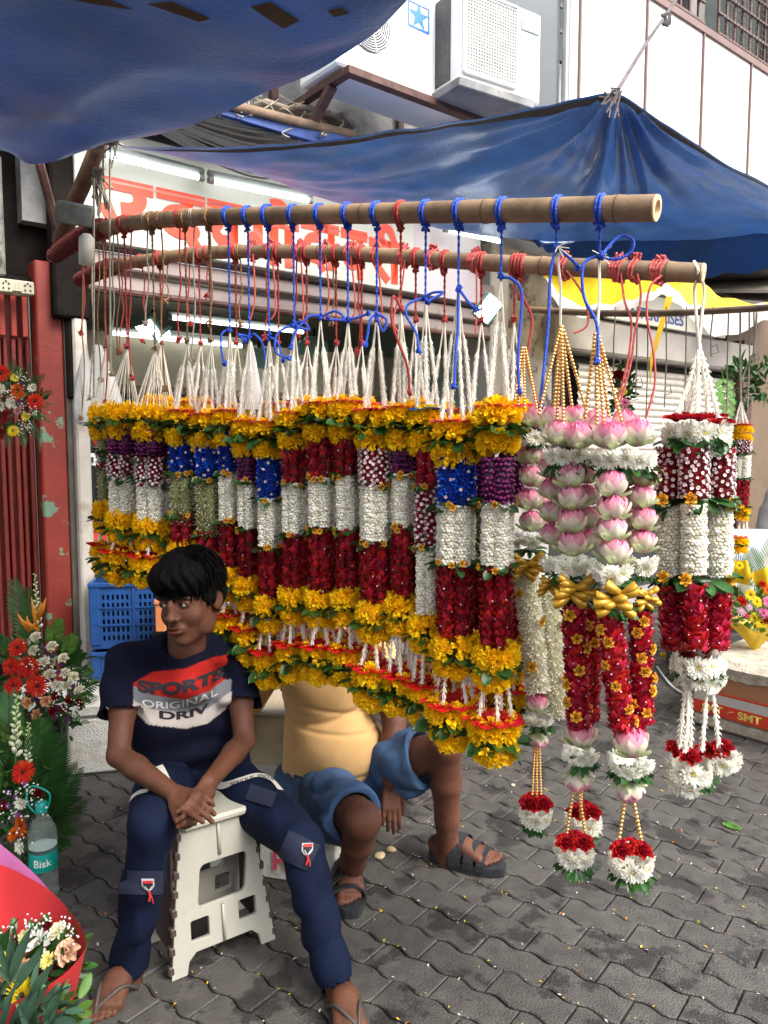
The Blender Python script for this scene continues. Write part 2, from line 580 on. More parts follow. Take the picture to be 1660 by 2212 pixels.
# rolled up shutter: box of horizontal slats
def slat_mesh(L, h=.055, d=.018):
    mb = MB()
    prof = [(0, 0), (-d * .6, h * .18), (-d, h * .45), (-d * .6, h * .8), (0, h)]
    V, f = [], []
    for x in (-L / 2, L / 2):
        for (y, z) in prof: V.append((x, y, z))
    for i in range(4): f.append((i, i + 5, i + 6, i + 1)[::-1])
    mb.add(V, f)
    return mb
for k, (z, dep) in enumerate(((2.30, .0), (2.40, -.03), (2.50, -.02), (2.59, -.04))):
    inst('shutter_panel', MB().box((0, 0, 0), (OP1 - OP0 + .04, .05, .085), bev=.008).mesh('shutter_panel', m_shut), TRS(((OP0 + OP1) / 2, dep - .05, z + .04), (R(-12), 0, 0)), bld)
MB().tube([(OP0, -.07, 2.295), (OP1, -.07, 2.295)], .018, 8).build('shutter_bottom_bar', m_rust, bld)
# door step / plinth
MB().box((1.5, .12, .06), (12.6, .3, .12), bev=.01).build('plinth', m_conc, bld)

# red pilaster and folding gate to the left
gate = empty('folding_gate', label='red folding steel gate of narrow vertical slats at the left edge', cat='gate', mat=W_MAT)
gm = MB().box((0, 0, 1.0), (.021, .035, 2.0), bev=.004).mesh('slat', m_redg)
for k in range(30):
    x = -.175 - .034 * k
    inst('slat', gm, TRS((x, .03 + (k % 2) * .02, .03)), gate)
gm2 = MB().box((0, 0, .11), (.026, .02, .22), bev=.003).mesh('upper_slat', mat('bright_red_gate_paint', (.30, .026, .012), .5, var=.2, vscale=9))
for k in range(16):
    inst('upper_slat', gm2, TRS((-.19 - .052 * k, .0, 2.03)), gate)
MB().box((-.75, .05, 2.3), (1.2, .12, .05)).build('gate_rail', m_dark, gate)
MB().box((-.75, .10, 1.15), (1.2, .03, 2.3)).build('back_sheet', m_redg, gate)  # sheet added behind the slats to keep the gaps dark
pl = MB().box((-.092, -.01, 1.2), (.125, .12, 2.4), bev=.008).build('red_pilaster', m_redp)
pl.matrix_world = W_MAT
tag(pl, 'red painted door post with green and grey patches where paint peeled', 'door post')
gu = MB().box((-.0, -.0, 1.2), (.035, .1, 2.4), bev=.005).build('steel_guide', mat('dirty_steel_guide', (.09, .075, .06), .7, var=.3))
gu.matrix_world = W_MAT @ TRS((-.012, -.03, 0))
tag(gu, 'narrow dirty steel shutter guide between red post and cream pillar', 'guide rail')
# wall above the gate, its near-black colour paints the recess shade
dw = MB().box((-.95, .35, 2.9), (1.9, .5, 1.1)).build('shade_black_wall', m_dark)
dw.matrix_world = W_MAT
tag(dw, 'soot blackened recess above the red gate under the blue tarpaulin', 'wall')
s0, z0 = WL(0, 330, .05); s1, z1 = WL(55, 600, .05)
pw = MB().box(((s0 + s1) / 2 - .38, .02, (z0 + z1) / 2), (s1 - s0 + .6, .1, z0 - z1), bev=.01).build('plastered_pier', mat('peeled_grey_plaster', (.20, .19, .17), .9, var=.4, vscale=8, col2=(.05, .04, .035), mix=(.5, .6), mscale=6, bump=.6, bscale=30))
pw.matrix_world = W_MAT
tag(pw, 'peeling grey plaster pier above the switch board at far left', 'pier')
# switch board with sockets
s0, z0 = WL(0, 600, .12); s1, z1 = WL(70, 640, .12)
sb = empty('switch_board', label='cream electrical switch board with two sockets above the red gate', cat='switch board', mat=W_MAT)
m_ivory = mat('ivory_bakelite', (.5, .46, .34), .5, var=.12)
wS = s1 - s0
MB().box(((s0 + s1) / 2 - .03, -.10, (z0 + z1) / 2), (wS + .06, .05, z0 - z1), bev=.006).build('board', m_ivory, sb)
for k in range(2):
    cx = s0 + wS * (.15 + .68 * k)
    MB().box((cx, -.13, (z0 + z1) / 2), (.06, .012, .06), bev=.004).build('socket', m_ivory, sb)
    hm = MB()
    for (dx, dz) in ((-.012, .01), (.012, .01), (-.012, -.012), (.012, -.012), (0, .02)):
        hm.tube([(cx + dx, -.135, (z0 + z1) / 2 + dz), (cx + dx, -.140, (z0 + z1) / 2 + dz)], .0045, 8)
    hm.build('socket_hole', m_black, sb)
for k in range(3):
    MB().box((s0 + wS * (.38 + .11 * k), -.13, (z0 + z1) / 2), (.018, .015, .045), bev=.003).build('switch', m_ivory, sb)

# ---- sign board with Devanagari lettering
sign = empty('shop_sign', label='white shop sign with large red Devanagari lettering under the blue tarp', cat='sign', mat=W_MAT)
s0, zt0 = WL(160, 345, .16); s1, zb1 = WL(895, 622, .16)
_, zb0 = WL(200, 490, .16); s2, _ = WL(1040, 600, .16)
SZ0, SZ1 = 2.515, 3.07
MB().box(((s0 + s1) / 2, -.13, (SZ0 + SZ1) / 2), (s1 - s0, .06, SZ1 - SZ0), bev=.004).build('board', m_signw, sign)
MB().box(((s1 + s2) / 2 + .003, -.12, (SZ0 + SZ1) / 2 - .01), (s2 - s1, .06, SZ1 - SZ0 - .02), bev=.004).build('end_panel', mat('faded_mauve_panel', (.47, .42, .44), .5, var=.08), sign)
def text_mesh(body, size=1.0, bold=0.0, ext=.0, name='text', spacing=1.0):
    c = bpy.data.curves.new(name, 'FONT')
    c.body = body; c.size = size; c.extrude = ext; c.offset = bold; c.space_character = spacing
    c.resolution_u = 6
    o = bpy.data.objects.new(name, c); COL.objects.link(o)
    bpy.context.view_layer.update()
    dg = bpy.context.evaluated_depsgraph_get()
    me = bpy.data.meshes.new_from_object(o.evaluated_get(dg))
    bpy.data.objects.remove(o); bpy.data.curves.remove(c)
    return me
def mesh_bounds(me):
    co = np.empty(len(me.vertices) * 3); me.vertices.foreach_get('co', co); co = co.reshape(-1, 3)
    return co, co.min(0), co.max(0)
def text_on(parent, body, x0, x1, z0, z1, y, m, name, bold=.012, ext=.002, mat4=None):
    """text stretched into the rectangle x0..x1, z0..z1 on the plane y (facing -y)"""
    me = text_mesh(body, 1.0, bold, 0, name)
    co, lo, hi = mesh_bounds(me)
    X = x0 + (co[:, 0] - lo[0]) / (hi[0] - lo[0]) * (x1 - x0)
    Z = z0 + (co[:, 1] - lo[1]) / (hi[1] - lo[1]) * (z1 - z0)
    new = np.stack([X, np.full_like(X, y), Z], 1)
    me.vertices.foreach_set('co', new.ravel())
    me.materials.clear(); me.materials.append(m)
    at = me.color_attributes.new('Col', 'FLOAT_COLOR', 'POINT')
    at.data.foreach_set('color', np.ones(4 * len(me.vertices), dtype=np.float32))
    me.update()
    o = bpy.data.objects.new(name, me); link(o, parent)
    return o
ts0, _ = WL(205, 420, .165); ts1, _ = WL(872, 560, .165)
for k, ch in enumerate(['उ', 'द', 'य', 'गो', 'दा', 'व', 'री']):
    ws = [0, .155, .30, .415, .60, .745, .855, 1.0]
    a = ts0 + (ts1 - ts0) * ws[k]; b = ts0 + (ts1 - ts0) * ws[k + 1]
    text_on(sign, ch, a + .008, b - .008, 2.54, 2.84 if k not in (3, 6) else 2.92, -.164, m_signr, 'sign_letter', bold=.035)
MB().box(((ts0 + ts1) / 2, -.1630, 2.818), (ts1 - ts0, .002, .012)).build('head_line', mat('faded_sign_red', (.75, .30, .24), .5), sign)

# tube lights on the sign
def tube_light(a, b, r=.016, label='', parent=None):
    a, b = Vector(a), Vector(b)
    e = empty('tube_light', (a + b) / 2, label, 'tube light', 'fluorescent tube lights of the flower shop')
    a2, b2 = a - e.location, b - e.location
    t = (b2 - a2).normalized()
    MB().tube([a2 + t * .03, b2 - t * .03], r, 10).build('tube', m_tube, e, smooth=True)
    MB().tube([a2 + Vector((0, 0, .035)), b2 + Vector((0, 0, .035))], .02, 4).build('batten', m_grey, e)
    for q in (a2, b2):
        s = 1 if q == a2 else -1
        MB().tube([q, q + t * .03 * s], r * 1.15, 10).build('end_cap', m_grey, e)
def wp(px, py, o):
    s, z = WL(px, py, o)
    return W_ORG + W_D * s + W_N * o + Vector((0, 0, z))
tube_light(wp(215, 330, .25), wp(440, 385, .25), label='left tube light above the red lettering of the sign')
tube_light(wp(450, 388, .25), wp(675, 434, .25), label='middle tube light above the red lettering of the sign')
tube_light(wp(960, 495, .25), wp(1085, 522, .25), label='short tube light behind the end of the bamboo poles')
tube_light(wp(232, 718, -.8), wp(530, 748, -.8), r=.014, label='lower tube light inside the shop at left')
tube_light(wp(362, 685, -.8), wp(662, 718, -.8), r=.014, label='upper tube light inside the shop under the shutter')
m_hood = mat('sea_green_lamp_hood', (.16, .30, .25), .35)
def flood(px, py, o, w, tilt, label, aim=(0, -1, -.5)):
    p = wp(px, py, o)
    e = empty('flood_lamp', p, label, 'lamp', 'flood lamps')
    m4 = look((0, 0, 0), aim, tilt)
    inst('lamp_housing', MB().box((0, 0, -.03), (w * 1.22, w * .95, .05), bev=.014).box((0, 0, -.07), (w * .8, w * .6, .05), bev=.012).mesh('lamp_housing', m_hood), m4, e)
    inst('lamp_visor', MB().box((0, w * .50, .02), (w * 1.2, .008, .09), bev=.003).mesh('lamp_visor', m_hood), m4, e)
    inst('lamp_glass', MB().box((0, 0, 0), (w, w * .72, .012), bev=.003).mesh('lamp_glass', m_lamp), m4, e)
    inst('lamp_bracket', MB().tube([(0, 0, -.05), (0, w * .1, -.16)], .012, 6).mesh('lamp_bracket', m_dark), m4, e)
flood(316, 708, -.5, .13, .2, 'bright flood lamp hanging over the left part of the shop', (-.2, -.7, -.8))
flood(352, 722, -.5, .09, .8, 'small tilted flood lamp beside the brighter left one', (.7, -.5, -.4))
flood(678, 757, -.6, .17, .0, 'flat flood lamp in the middle of the shop', (0, -.25, -1))
flood(560, 783, -.6, .15, .0, 'dim yellowish flood lamp low in the shop', (0, -.2, -1))
flood(1055, 668, .5, .15, .9, 'bright round cornered flood lamp on the post right of the sign', (-.1, -1, -.2))

# ---- second shop : grey shutter, sign, awning
b2 = empty('neighbour_shop', label='neighbouring shop with grey rolling shutter pulled down to the right', cat='building', mat=W_MAT)
m_shut2 = mat('grey_white_shutter', (.50, .46, .41), .55, var=.15, vscale=5, col2=(.28, .22, .16), mix=(.55, .7), mscale=4)
sa0, sa1 = 3.85, 6.85
sm = slat_mesh(sa1 - sa0 - .35, .06, .02).mesh('shutter_slat', m_shut2, True)
for k in range(20):
    inst('shutter_slat', sm, TRS(((sa0 + sa1) / 2 + .17, -.02, .95 + .062 * k)), b2)
MB().box(((sa0 + sa1) / 2, .1, 1.25), (sa1 - sa0, .04, 2.5)).build('dark_doorway', m_black, b2)
MB().box(((sa0 + sa1) / 2, -.06, 2.40), (sa1 - sa0 + .3, .26, .28), bev=.02).build('shutter_box', mat('grey_shutter_box', (.33, .30, .27), .6, var=.2, vscale=4), b2)
MB().box((3.52, .05, 1.5), (.62, .2, 3.0), bev=.01).build('poster_wall', mat('paper_covered_wall', (.45, .42, .38), .8, var=.3, vscale=7, col2=(.12, .1, .1), mix=(.5, .6), mscale=9), b2)
MB().box((8.9, .1, 2.0), (4.2, .2, 4.0)).build('brown_wall', mat('brown_wall', (.12, .08, .05), .8, var=.2, vscale=3), b2)
MB().box((5.2, .25, 3.55), (7.9, .2, 2.2)).build('upper_wall', m_conc, b2)
MB().box((7.0, -.02, 1.3), (.22, .2, 2.6), bev=.01).build('pillar', m_rust, b2)
sg = empty('enterprise_sign', label='narrow cream sign reading ENTERPRISES in blue behind the yellow awning', cat='sign', mat=W_MAT)
e0, ez1 = WL(1330, 683, .1); e1, ez0 = WL(1540, 735, .1)
MB().box(((4.3 + e1) / 2, -.215, 2.68), (e1 - 4.3, .04, .26), bev=.004).build('board', mat('cream_sign', (.62, .6, .5), .5, var=.06), sg)
te0, _ = WL(1352, 690, .24); te1, _ = WL(1478, 700, .24)
text_on(sg, 'ENTERPRISES', te0, te1, 2.59, 2.69, -.238, mat('blue_letters', (.02, .04, .3), .5), 'sign_lettering', bold=.02)

# ---- yellow awning with white valance, hung on ropes in front of the second shop
m_yel = mat('yellow_awning_cloth', (.82, .55, .02), .6, var=.1, vscale=4, trans=.35)
m_wval = mat('white_awning_cloth', (.80, .78, .72), .7, var=.08, vscale=6, trans=.3, bump=.2, bscale=20)
aw = empty('yellow_awning', label='yellow cloth awning with drooping white scalloped border at right', cat='awning')
top = [(1165, 560, 6.2), (1240, 575, 6.1), (1320, 592, 6.0), (1430, 600, 5.9), (1500, 600, 5.9), (1560, 640, 5.9), (1660, 655, 5.8), (1760, 640, 5.8)]
mid = [(1180, 600, 5.5), (1240, 655, 5.4), (1320, 655, 5.3), (1385, 640, 5.2), (1445, 615, 5.15), (1490, 655, 5.15), (1560, 668, 5.15), (1660, 655, 5.1), (1780, 668, 5.1)][:8]
low = [(1190, 640, 5.45), (1240, 682, 5.35), (1320, 676, 5.25), (1385, 656, 5.15), (1440, 640, 5.12), (1500, 690, 5.1), (1560, 728, 5.1), (1660, 690, 5.05)]
def strip(a, b, nn=6, nv=4, bulge=.05):
    A = spline([P(*p) for p in a], nn); B = spline([P(*p) for p in b], nn)
    mb = MB()
    n = len(A) - 1
    def fn(u, v):
        i = int(round(u * n))
        p = A[i].lerp(B[i], v)
        p.z += bulge * math.sin(math.pi * v) * -1 + .012 * math.sin(u * 60)
        return p
    mb.grid(fn, n, nv)
    return mb
strip(top, mid).build('canopy', m_yel, aw, smooth=True)
strip(mid, low, bulge=-.02).build('valance', m_wval, aw, smooth=True)
MB().add([tuple(P(1440, 640, 5.1)), tuple(P(1455, 640, 5.1)), tuple(P(1412, 780, 5.1)), tuple(P(1403, 845, 5.1)), tuple(P(1405, 770, 5.1))], [(0, 1, 2, 3, 4)]).build('ribbon', m_yel, aw)
# grey roofs / clutter above awning at far right
cl = empty('tin_canopy', label='dark sagging tin canopy above the yellow awning at right edge', cat='canopy')
for k, (a, b, c, d) in enumerate((((1500, 600, 7.9), (1760, 575, 7.8), (1760, 625, 7.0), (1540, 625, 7.2)), ((1560, 630, 7.6), (1760, 625, 7.5), (1760, 660, 7.0), (1600, 650, 7.1)))):
    q = [P(*x) for x in (a, b, c, d)]
    mb = MB().add([tuple(x) for x in q] + [tuple(x - Vector((0, 0, .03))) for x in q], [(0, 1, 2, 3), (7, 6, 5, 4), (0, 4, 5, 1), (1, 5, 6, 2), (2, 6, 7, 3), (3, 7, 4, 0)])
    mb.build('tin_sheet', mat('weathered_tin', (.14, .12, .10), .6, var=.3, vscale=6), cl)

# ---- balcony with white panels over the street
BO = .9
bal = empty('balcony_front', label='long white panelled balcony front with brown steel rails at top right', cat='balcony', mat=W_MAT)
m_rail = mat('brown_rail', (.17, .10, .09), .55, var=.15)
bs0, _ = WL(1218, 100, BO)
bz = 4.58
edges = [WL(px, 300, BO)[0] for px in (1218, 1243, 1386, 1508, 1612, 1705, 1790, 1860)]
for a, b in zip(edges[:-1], edges[1:]):
    MB().box(((a + b) / 2, -BO, (bz + 3.15) / 2 + .02), (b - a - .012, .03, bz - 3.15 - .02), bev=.003).build('panel', m_white, bal)
for a in edges:
    MB().box((a, -BO - .02, (bz + 3.13) / 2), (.016, .022, bz - 3.13)).build('mullion', m_rail, bal)
MB().box(((edges[0] + edges[-1]) / 2, -BO - .005, bz + .025), (edges[-1] - edges[0] + .06, .06, .05)).build('top_rail', m_rail, bal)
MB().box(((edges[0] + edges[-1]) / 2, -BO / 2, 3.12), (edges[-1] - edges[0], BO - .05, .06)).build('balcony_floor', m_conc, bal)
MB().box((edges[0] - .02, -BO / 2 + .0, 3.9), (.03, BO - .08, 1.45)).build('side_panel', mat('grey_white_side_panel', (.50, .52, .52), .6, var=.08, vscale=2), bal)
MB().box((edges[0] - .02, -BO / 2, 4.72), (.05, BO, .05)).build('side_rail', m_rail, bal)
MB().tube([(edges[0] - .035, -BO - .03, 2.6), (edges[0] - .035, -BO - .03, 6)], .022, 8).build('drain_pipe', m_grey, bal)
# upper storey with window grilles and nets
up = empty('upper_storey', label='dark upper storey with steel window grilles behind the white balcony', cat='building', mat=W_MAT)
MB().box((6.6, .3, 6.6), (8.6, .1, 4.2)).build('dark_wall', mat('dim_upper_wall', (.20, .18, .14), .85, var=.3, vscale=2), up)
for k in range(4):
    x0 = 2.9 + 1.65 * k
    MB().box((x0 + .75, .21, 5.75), (1.35, .06, 2.1)).build('window_glass', mat('dusty_window', (.05, .065, .06), .3, var=.3, vscale=3), up)
    gr = MB()
    for q in range(9):
        gr.box((x0 + .1 + q * .16, -.02, 5.75), (.022, .022, 2.2))
    for q in range(12):
        gr.box((x0 + .75, -.045, 4.75 + q * .19), (1.4, .02, .022))
    gr.build('window_grille', m_rail, up)
    MB().box((x0 - .1, .16, 5.75), (.25, .16, 2.4)).build('window_pier', m_conc, up)
net = MB()
nx0 = 5.6
for q in range(90):
    net.box((nx0 + q * .06, -.45, 6.0), (.004, .004, 3.2))
for q in range(50):
    net.box((nx0 + 2.7, -.45, 4.5 + q * .06), (5.4, .004, .004))
net.build('bird_net', mat('dark_net', (.07, .055, .045), .8), up, kind='stuff')

# ---- AC outdoor units
m_acw = mat('white_ac_casing', (.80, .81, .80), .45, var=.04, vscale=3)
m_acd = mat('dark_ac_coil', (.06, .055, .05), .6, var=.3, vscale=40)
m_blue = mat('blue_sticker', (.03, .18, .72), .5)
m_star = m_blue
# unit 1: front face parallel to the wall
AO = .75
a0, az0 = WL(620, 265, AO); a1, az1 = WL(940, 178, AO)
def ac_unit(name, label, s0, s1, z0, z1, o_front, dep):
    e = empty(name, label=label, cat='air conditioner', mat=W_MAT)
    MB().box(((s0 + s1) / 2, -o_front + dep / 2, (z0 + z1) / 2), (s1 - s0, dep, z1 - z0), bev=.012).build('casing', m_acw, e)
    return e
e1 = ac_unit('ac_unit', 'white air conditioner with round fan grille and blue star sticker above the sign', 1.18, 2.30, 3.46, 4.15, AO, .36)
fs, fz = WL(797, 50, AO)
MB().lathe([(.0, 0), (.145, 0)], (0, 0, 0), 28).build('fan_hole', m_acd, e1).matrix_basis = TRS((fs, -AO - .004, fz), (R(90), 0, 0))
fg = MB()
for r in np.arange(.02, .156, .0125):
    fg.tube([(fs + r * math.cos(w), -AO - .022, fz + r * math.sin(w)) for w in np.linspace(0, 2 * math.pi, 30)[:-1]], .0026, 4, closed=True)
for k in range(8):
    w = k * math.pi / 4 + .3
    fg.tube([(fs, -AO - .026, fz), (fs + .153 * math.cos(w), -AO - .018, fz + .153 * math.sin(w))], .003, 4)
fg.build('fan_grille', m_acw, e1)
# star sticker
ss0, sz1 = WL(883, 0, AO); ss1, sz0 = WL(926, 72, AO)
scx, scz = (ss0 + ss1) / 2, (sz0 + sz1) / 2
st = MB()
V = []
for k in range(10):
    r = .075 if k % 2 == 0 else .03
    w = math.pi / 2 + k * math.pi / 5
    V.append((scx + r * math.cos(w), -AO - .003, scz + r * math.sin(w)))
V.append((scx, -AO - .003, scz))
st.add(V, [(k, (k + 1) % 10, 10) for k in range(10)])
st.build('star_sticker', m_star, e1)
fr = MB()
for (x, z, w, h) in ((ss0, scz, .006, sz1 - sz0), (ss1, scz, .006, sz1 - sz0), (scx, sz0, ss1 - ss0, .012), (scx, sz1, ss1 - ss0, .006)):
    fr.box((x, -AO - .002, z), (w + .004, .003, h))
fr.build('sticker_border', m_blue, e1)
# steel bracket frame under unit 1
br = empty('ac_bracket', label='brown steel bracket carrying the air conditioner with the blue star', cat='bracket', mat=W_MAT)
def bar(a, b, w=.05, name='strut'):
    a, b = Vector(a), Vector(b)
    L_ = (b - a).length
    mb = MB().box((0, 0, L_ / 2), (w, w * .7, L_))
    o = mb.build(name, m_rust, br)
    o.matrix_basis = look(a, b - a)
bar((1.22, -AO - .02, 3.43), (2.25, -AO - .02, 3.43), .055, 'front_rail')
bar((1.24, -AO + .0, 3.43), (1.24, -.03, 3.42), .05, 'side_rail')
bar((2.22, -AO + .0, 3.43), (2.22, -.03, 3.42), .05, 'side_rail')
bar((1.24, -.62, 3.41), (1.24, -.02, 2.98), .05, 'strut')
bar((2.22, -.62, 3.41), (2.22, -.02, 2.96), .05, 'strut')
bar((1.24, -.02, 3.0), (1.24, -.02, 3.75), .045, 'upright')
bar((2.22, -.02, 3.0), (2.22, -.02, 3.75), .045, 'upright')
# unit 2: turned so its mesh grille faces the street end
c0 = P(945, 190, 4.45); 
e2 = empty('ac_unit', label='white air conditioner with rectangular mesh grille beside the balcony', cat='air conditioner')
pL = P(990, 175, 4.42); pR = P(1168, 218, 4.75)
dirx = (pR - pL); dirx.z = 0
Lw = dirx.length; ang = math.atan2(dirx.y, dirx.x)
ztop, zbot = P(1080, 20, 4.6).z + .05, P(1080, 200, 4.58).z
e2.location = (pL.x, pL.y, zbot); e2.rotation_euler = (0, 0, ang)
H2 = ztop - zbot
MB().box((Lw / 2, .17, H2 / 2), (Lw, .34, H2), bev=.012).build('casing', m_acw, e2)
MB().box((Lw * .36, -.003, H2 * .52), (Lw * .62, .008, H2 * .86)).build('coil', mat('grey_coil', (.33, .33, .29), .6, var=.2, vscale=9), e2)
gr = MB()
gx0, gx1, gz0, gz1 = Lw * .05, Lw * .67, H2 * .09, H2 * .95
for k in range(21):
    x = gx0 + (gx1 - gx0) * k / 20
    gr.box((x, -.012, (gz0 + gz1) / 2), (.003, .004, gz1 - gz0))
for k in range(26):
    z = gz0 + (gz1 - gz0) * k / 25
    gr.box(((gx0 + gx1) / 2, -.016, z), (gx1 - gx0, .004, .003))
gr.build('mesh_grille', m_acw, e2)
gf = MB()
for (x, z, w, h) in ((gx0, (gz0 + gz1) / 2, .014, gz1 - gz0), (gx1, (gz0 + gz1) / 2, .014, gz1 - gz0), ((gx0 + gx1) / 2, gz0, gx1 - gx0, .014), ((gx0 + gx1) / 2, gz1, gx1 - gx0, .014)):
    gf.box((x, -.012, z), (w, .022, h), bev=.003)
gf.build('grille_frame', m_acw, e2)
MB().box((-.003, .19, H2 / 2), (.008, .24, H2 * .9)).build('side_coil', m_acd, e2)
MB().box((Lw * .85, -.004, H2 * .80), (Lw * .22, .006, .045)).build('name_plate', m_grey, e2)
text_on(e2, 'CAMPERS', Lw * .755, Lw * .945, H2 * .80 - .014, H2 * .80 + .014, -.009, m_white, 'name_plate_lettering', bold=.01)
MB().box((Lw * .4, .10, -.03), (Lw * .9, .3, .05), bev=.005).build('tray', m_conc, e2)
# concrete ledge with bamboo pole, tied cables and rubble above the sign
led = empty('concrete_ledge', label='stained concrete ledge above the shop sign', cat='ledge', mat=W_MAT)
MB().box((1.4, -.20, 3.22), (4.2, .42, .08), bev=.01).build('slab', m_conc, led)
MB().box((.55, .0, 3.9), (.06, .10, 1.2)).build('white_pipe', m_white, led)
MB().box((.3, .0, 3.9), (.4, .06, 1.2)).build('green_panel', mat('green_glass', (.04, .12, .08), .3, var=.3), led)
bl = MB().box((.9, -.42, 3.215), (2.2, .04, .08), bev=.003).build('blue_fascia', mat('blue_fascia_paint', (.03, .07, .26), .6, var=.3, vscale=8))
bl.matrix_world = W_MAT
tag(bl, 'blue painted fascia strip just above the sign', 'fascia')
m_oldbam = mat('dusty_bamboo', (.20, .13, .085), .85, var=.3, vscale=12, bump=.4)
lp = MB().tube([tuple(wp(370, 190, .45)), tuple(wp(480, 222, .45)), tuple(wp(640, 262, .45)), tuple(wp(760, 290, .42))], .026, 10).build('bamboo_pole', m_oldbam, smooth=True)
tag(lp, 'old bamboo pole lying along the ledge above the sign', 'pole')
cb = MB()
for k in range(16):
    a = wp(300 + k * 3, 210 + k * 5, .42); b = wp(760, 285 + k * 2.2, .4)
    mdp = a.lerp(b, .5) - Vector((0, 0, .06 + .01 * k))
    cb.tube(spline([a, mdp + Vector((.0, 0, .02 * math.sin(k))), b], 8), .006 + .002 * (k % 3), 5)
cbo = cb.build('cable_bundle', m_black)
tag(cbo, 'thick bundle of black cables sagging along the ledge', 'cables')
tg = MB()
for k in range(22):
    rr = random.Random(k + 50)
    x0_ = rr.uniform(380, 700); y0_ = 205 + (x0_ - 380) * .22 + rr.uniform(-15, 15)
    pts = [wp(x0_, y0_, .3 + rr.uniform(0, .15))]
    for q in range(4):
        x0_ += rr.uniform(-18, 40); y0_ += rr.uniform(-25, 30)
        pts.append(wp(x0_, min(y0_, 205 + (x0_ - 380) * .25 + 30), .3 + rr.uniform(0, .18)))
    tg.tube(spline(pts, 5), rr.choice([.003, .004, .006]), 4)
tgo = tg.build('tangled_wires', M['rope_grey'])
tag(tgo, 'tangle of pale wires and twine tied round the bamboo on the ledge', 'wires')
rb = MB()
for k in range(5):
    rr = random.Random(k)
    p = wp(600 + 30 * k, 235 + 8 * k, .25)
    rb.box(tuple(p), (.25, .15, .03), rot=Matrix.Rotation(rr.uniform(-1, 1), 3, 'Z') @ Matrix.Rotation(rr.uniform(-.3, .3), 3, 'X'), bev=.01)
rbo = rb.build('rubble_sacks', mat('dusty_sacking', (.34, .27, .2), .9, var=.3, vscale=10, bump=.5))
tag(rbo, 'dusty sacking and boards heaped on the ledge under the air conditioner', 'rubble', kind='stuff')

# ---- unseen fronts at left and row opposite, added to hold off sky light
ln = empty('shop_row_blocker', label='plain shuttered shop row continuing to the left beyond the red gate', cat='building', mat=W_MAT)
MB().box((-5.0, .3, 4.5), (6.2, .3, 9)).build('wall', m_conc, ln)
for k in range(2): MB().box((-3.3 - 2.8 * k, .12, 1.3), (2.3, .06, 2.6)).build('shutter', m_shut, ln)
MB().box((4.0, 1.1, 9.5), (16.0, .3, 3.0)).build('upper_wall', m_conc, ln)
op = empty('opposite_row_blocker', label='row of low buildings on the other side of the lane behind the viewer', cat='building', mat=W_MAT)
MB().box((-2.0, -8.5, 1.6), (11.0, .4, 3.2)).build('wall', m_conc, op)
for k in range(3): MB().box((-6 + 3.6 * k, -8.27, 1.4), (2.6, .06, 2.6)).build('shutter', m_shut2, op)

# ---- far buildings across the street end (close the view to the right and behind)
fb = empty('far_building', (5.2, 12.5, 0), label='dim building closing the lane beyond the second shop', cat='building')
MB().box((0, 0, 4), (9, .4, 8)).build('wall', mat('far_wall', (.22, .2, .18), .9, var=.2, vscale=1), fb)
ORD = ['first', 'second', 'third', 'fourth', 'fifth', 'sixth', 'seventh', 'eighth', 'ninth', 'tenth', 'eleventh', 'twelfth', 'thirteenth']
# ================================================================== TARPAULINS
def tarp_from_rows(rows, name, label, nu=60, nvs=14, disp=None, m=None, cat='tarpaulin'):
    """rows: list of rows of 3D points (near to far); lofted with splines"""
    rows = [[Vector(p) for p in r] for r in rows]
    grid_ = []
    nvt = nvs * (len(rows) - 1)
    for i in range(nu + 1):
        c = [spline_at(r, i / nu) for r in rows]
        grid_.append([spline_at(c, j / nvt) for j in range(nvt + 1)])
    mb = MB()
    nv = len(grid_[0]) - 1
    def fn(u, v):
        i, j = int(round(u * nu)), int(round(v * nv))
        p = grid_[i][j].copy()
        if disp: p = p + disp(u, v, p)
        return p
    mb.grid(fn, nu, nv)
    o = mb.build(name, m or M['tarp'], smooth=True)
    tag(o, label, cat)
    return o, fn
# tarp over the left: its corner is tied near the post, it runs back over the camera
def d1(u, v, p):
    w = mnoise.noise(Vector((p.x * .9 + p.y * 1.3, p.y * .4 - p.x * .3, 3.1)))
    fold = .020 * mnoise.noise(Vector((p.x * 1.2 - p.y * .6, (p.x * .75 + p.y) * 4.5, 7.0)))
    return Vector((0, 0, fold + .06 * w + .016 * mnoise.noise(Vector((p.x * 1.5 + p.y, p.y * 5 - p.x * 3, 1))) + .005 * mnoise.noise(p * 9)))
rows1 = [
    [P(-420, 345, 3.1), P(-150, 330, 3.0), P(0, 328, 2.9), P(70, 352, 2.8), P(130, 345, 2.75), P(245, 296, 2.7)],
    [P(-420, 260, 2.5), P(-150, 240, 2.4), P(60, 255, 2.3), P(200, 250, 2.3), P(330, 250, 2.3), P(405, 266, 2.38)],
    [P(-500, 90, 1.9), P(-100, 60, 1.8), P(150, 70, 1.8), P(400, 110, 1.85), P(560, 135, 1.9), P(680, 150, 2.0)],
    [P(-600, -150, 1.5), P(0, -160, 1.45), P(300, -120, 1.5), P(600, -60, 1.55), P(760, -20, 1.6), P(885, 4, 1.7)],
    [Vector((-2.2, .3, 2.6)), Vector((-1.4, .3, 2.5)), Vector((-.8, .35, 2.5)), Vector((-.2, .45, 2.5)), Vector((.2, .6, 2.5)), Vector((.5, .8, 2.55))],
    [Vector((-2.3, -.3, 2.65)), Vector((-1.5, -.3, 2.55)), Vector((-.8, -.25, 2.55)), Vector((-.3, -.1, 2.55)), Vector((.1, .05, 2.55)), Vector((.45, .2, 2.6))],
]
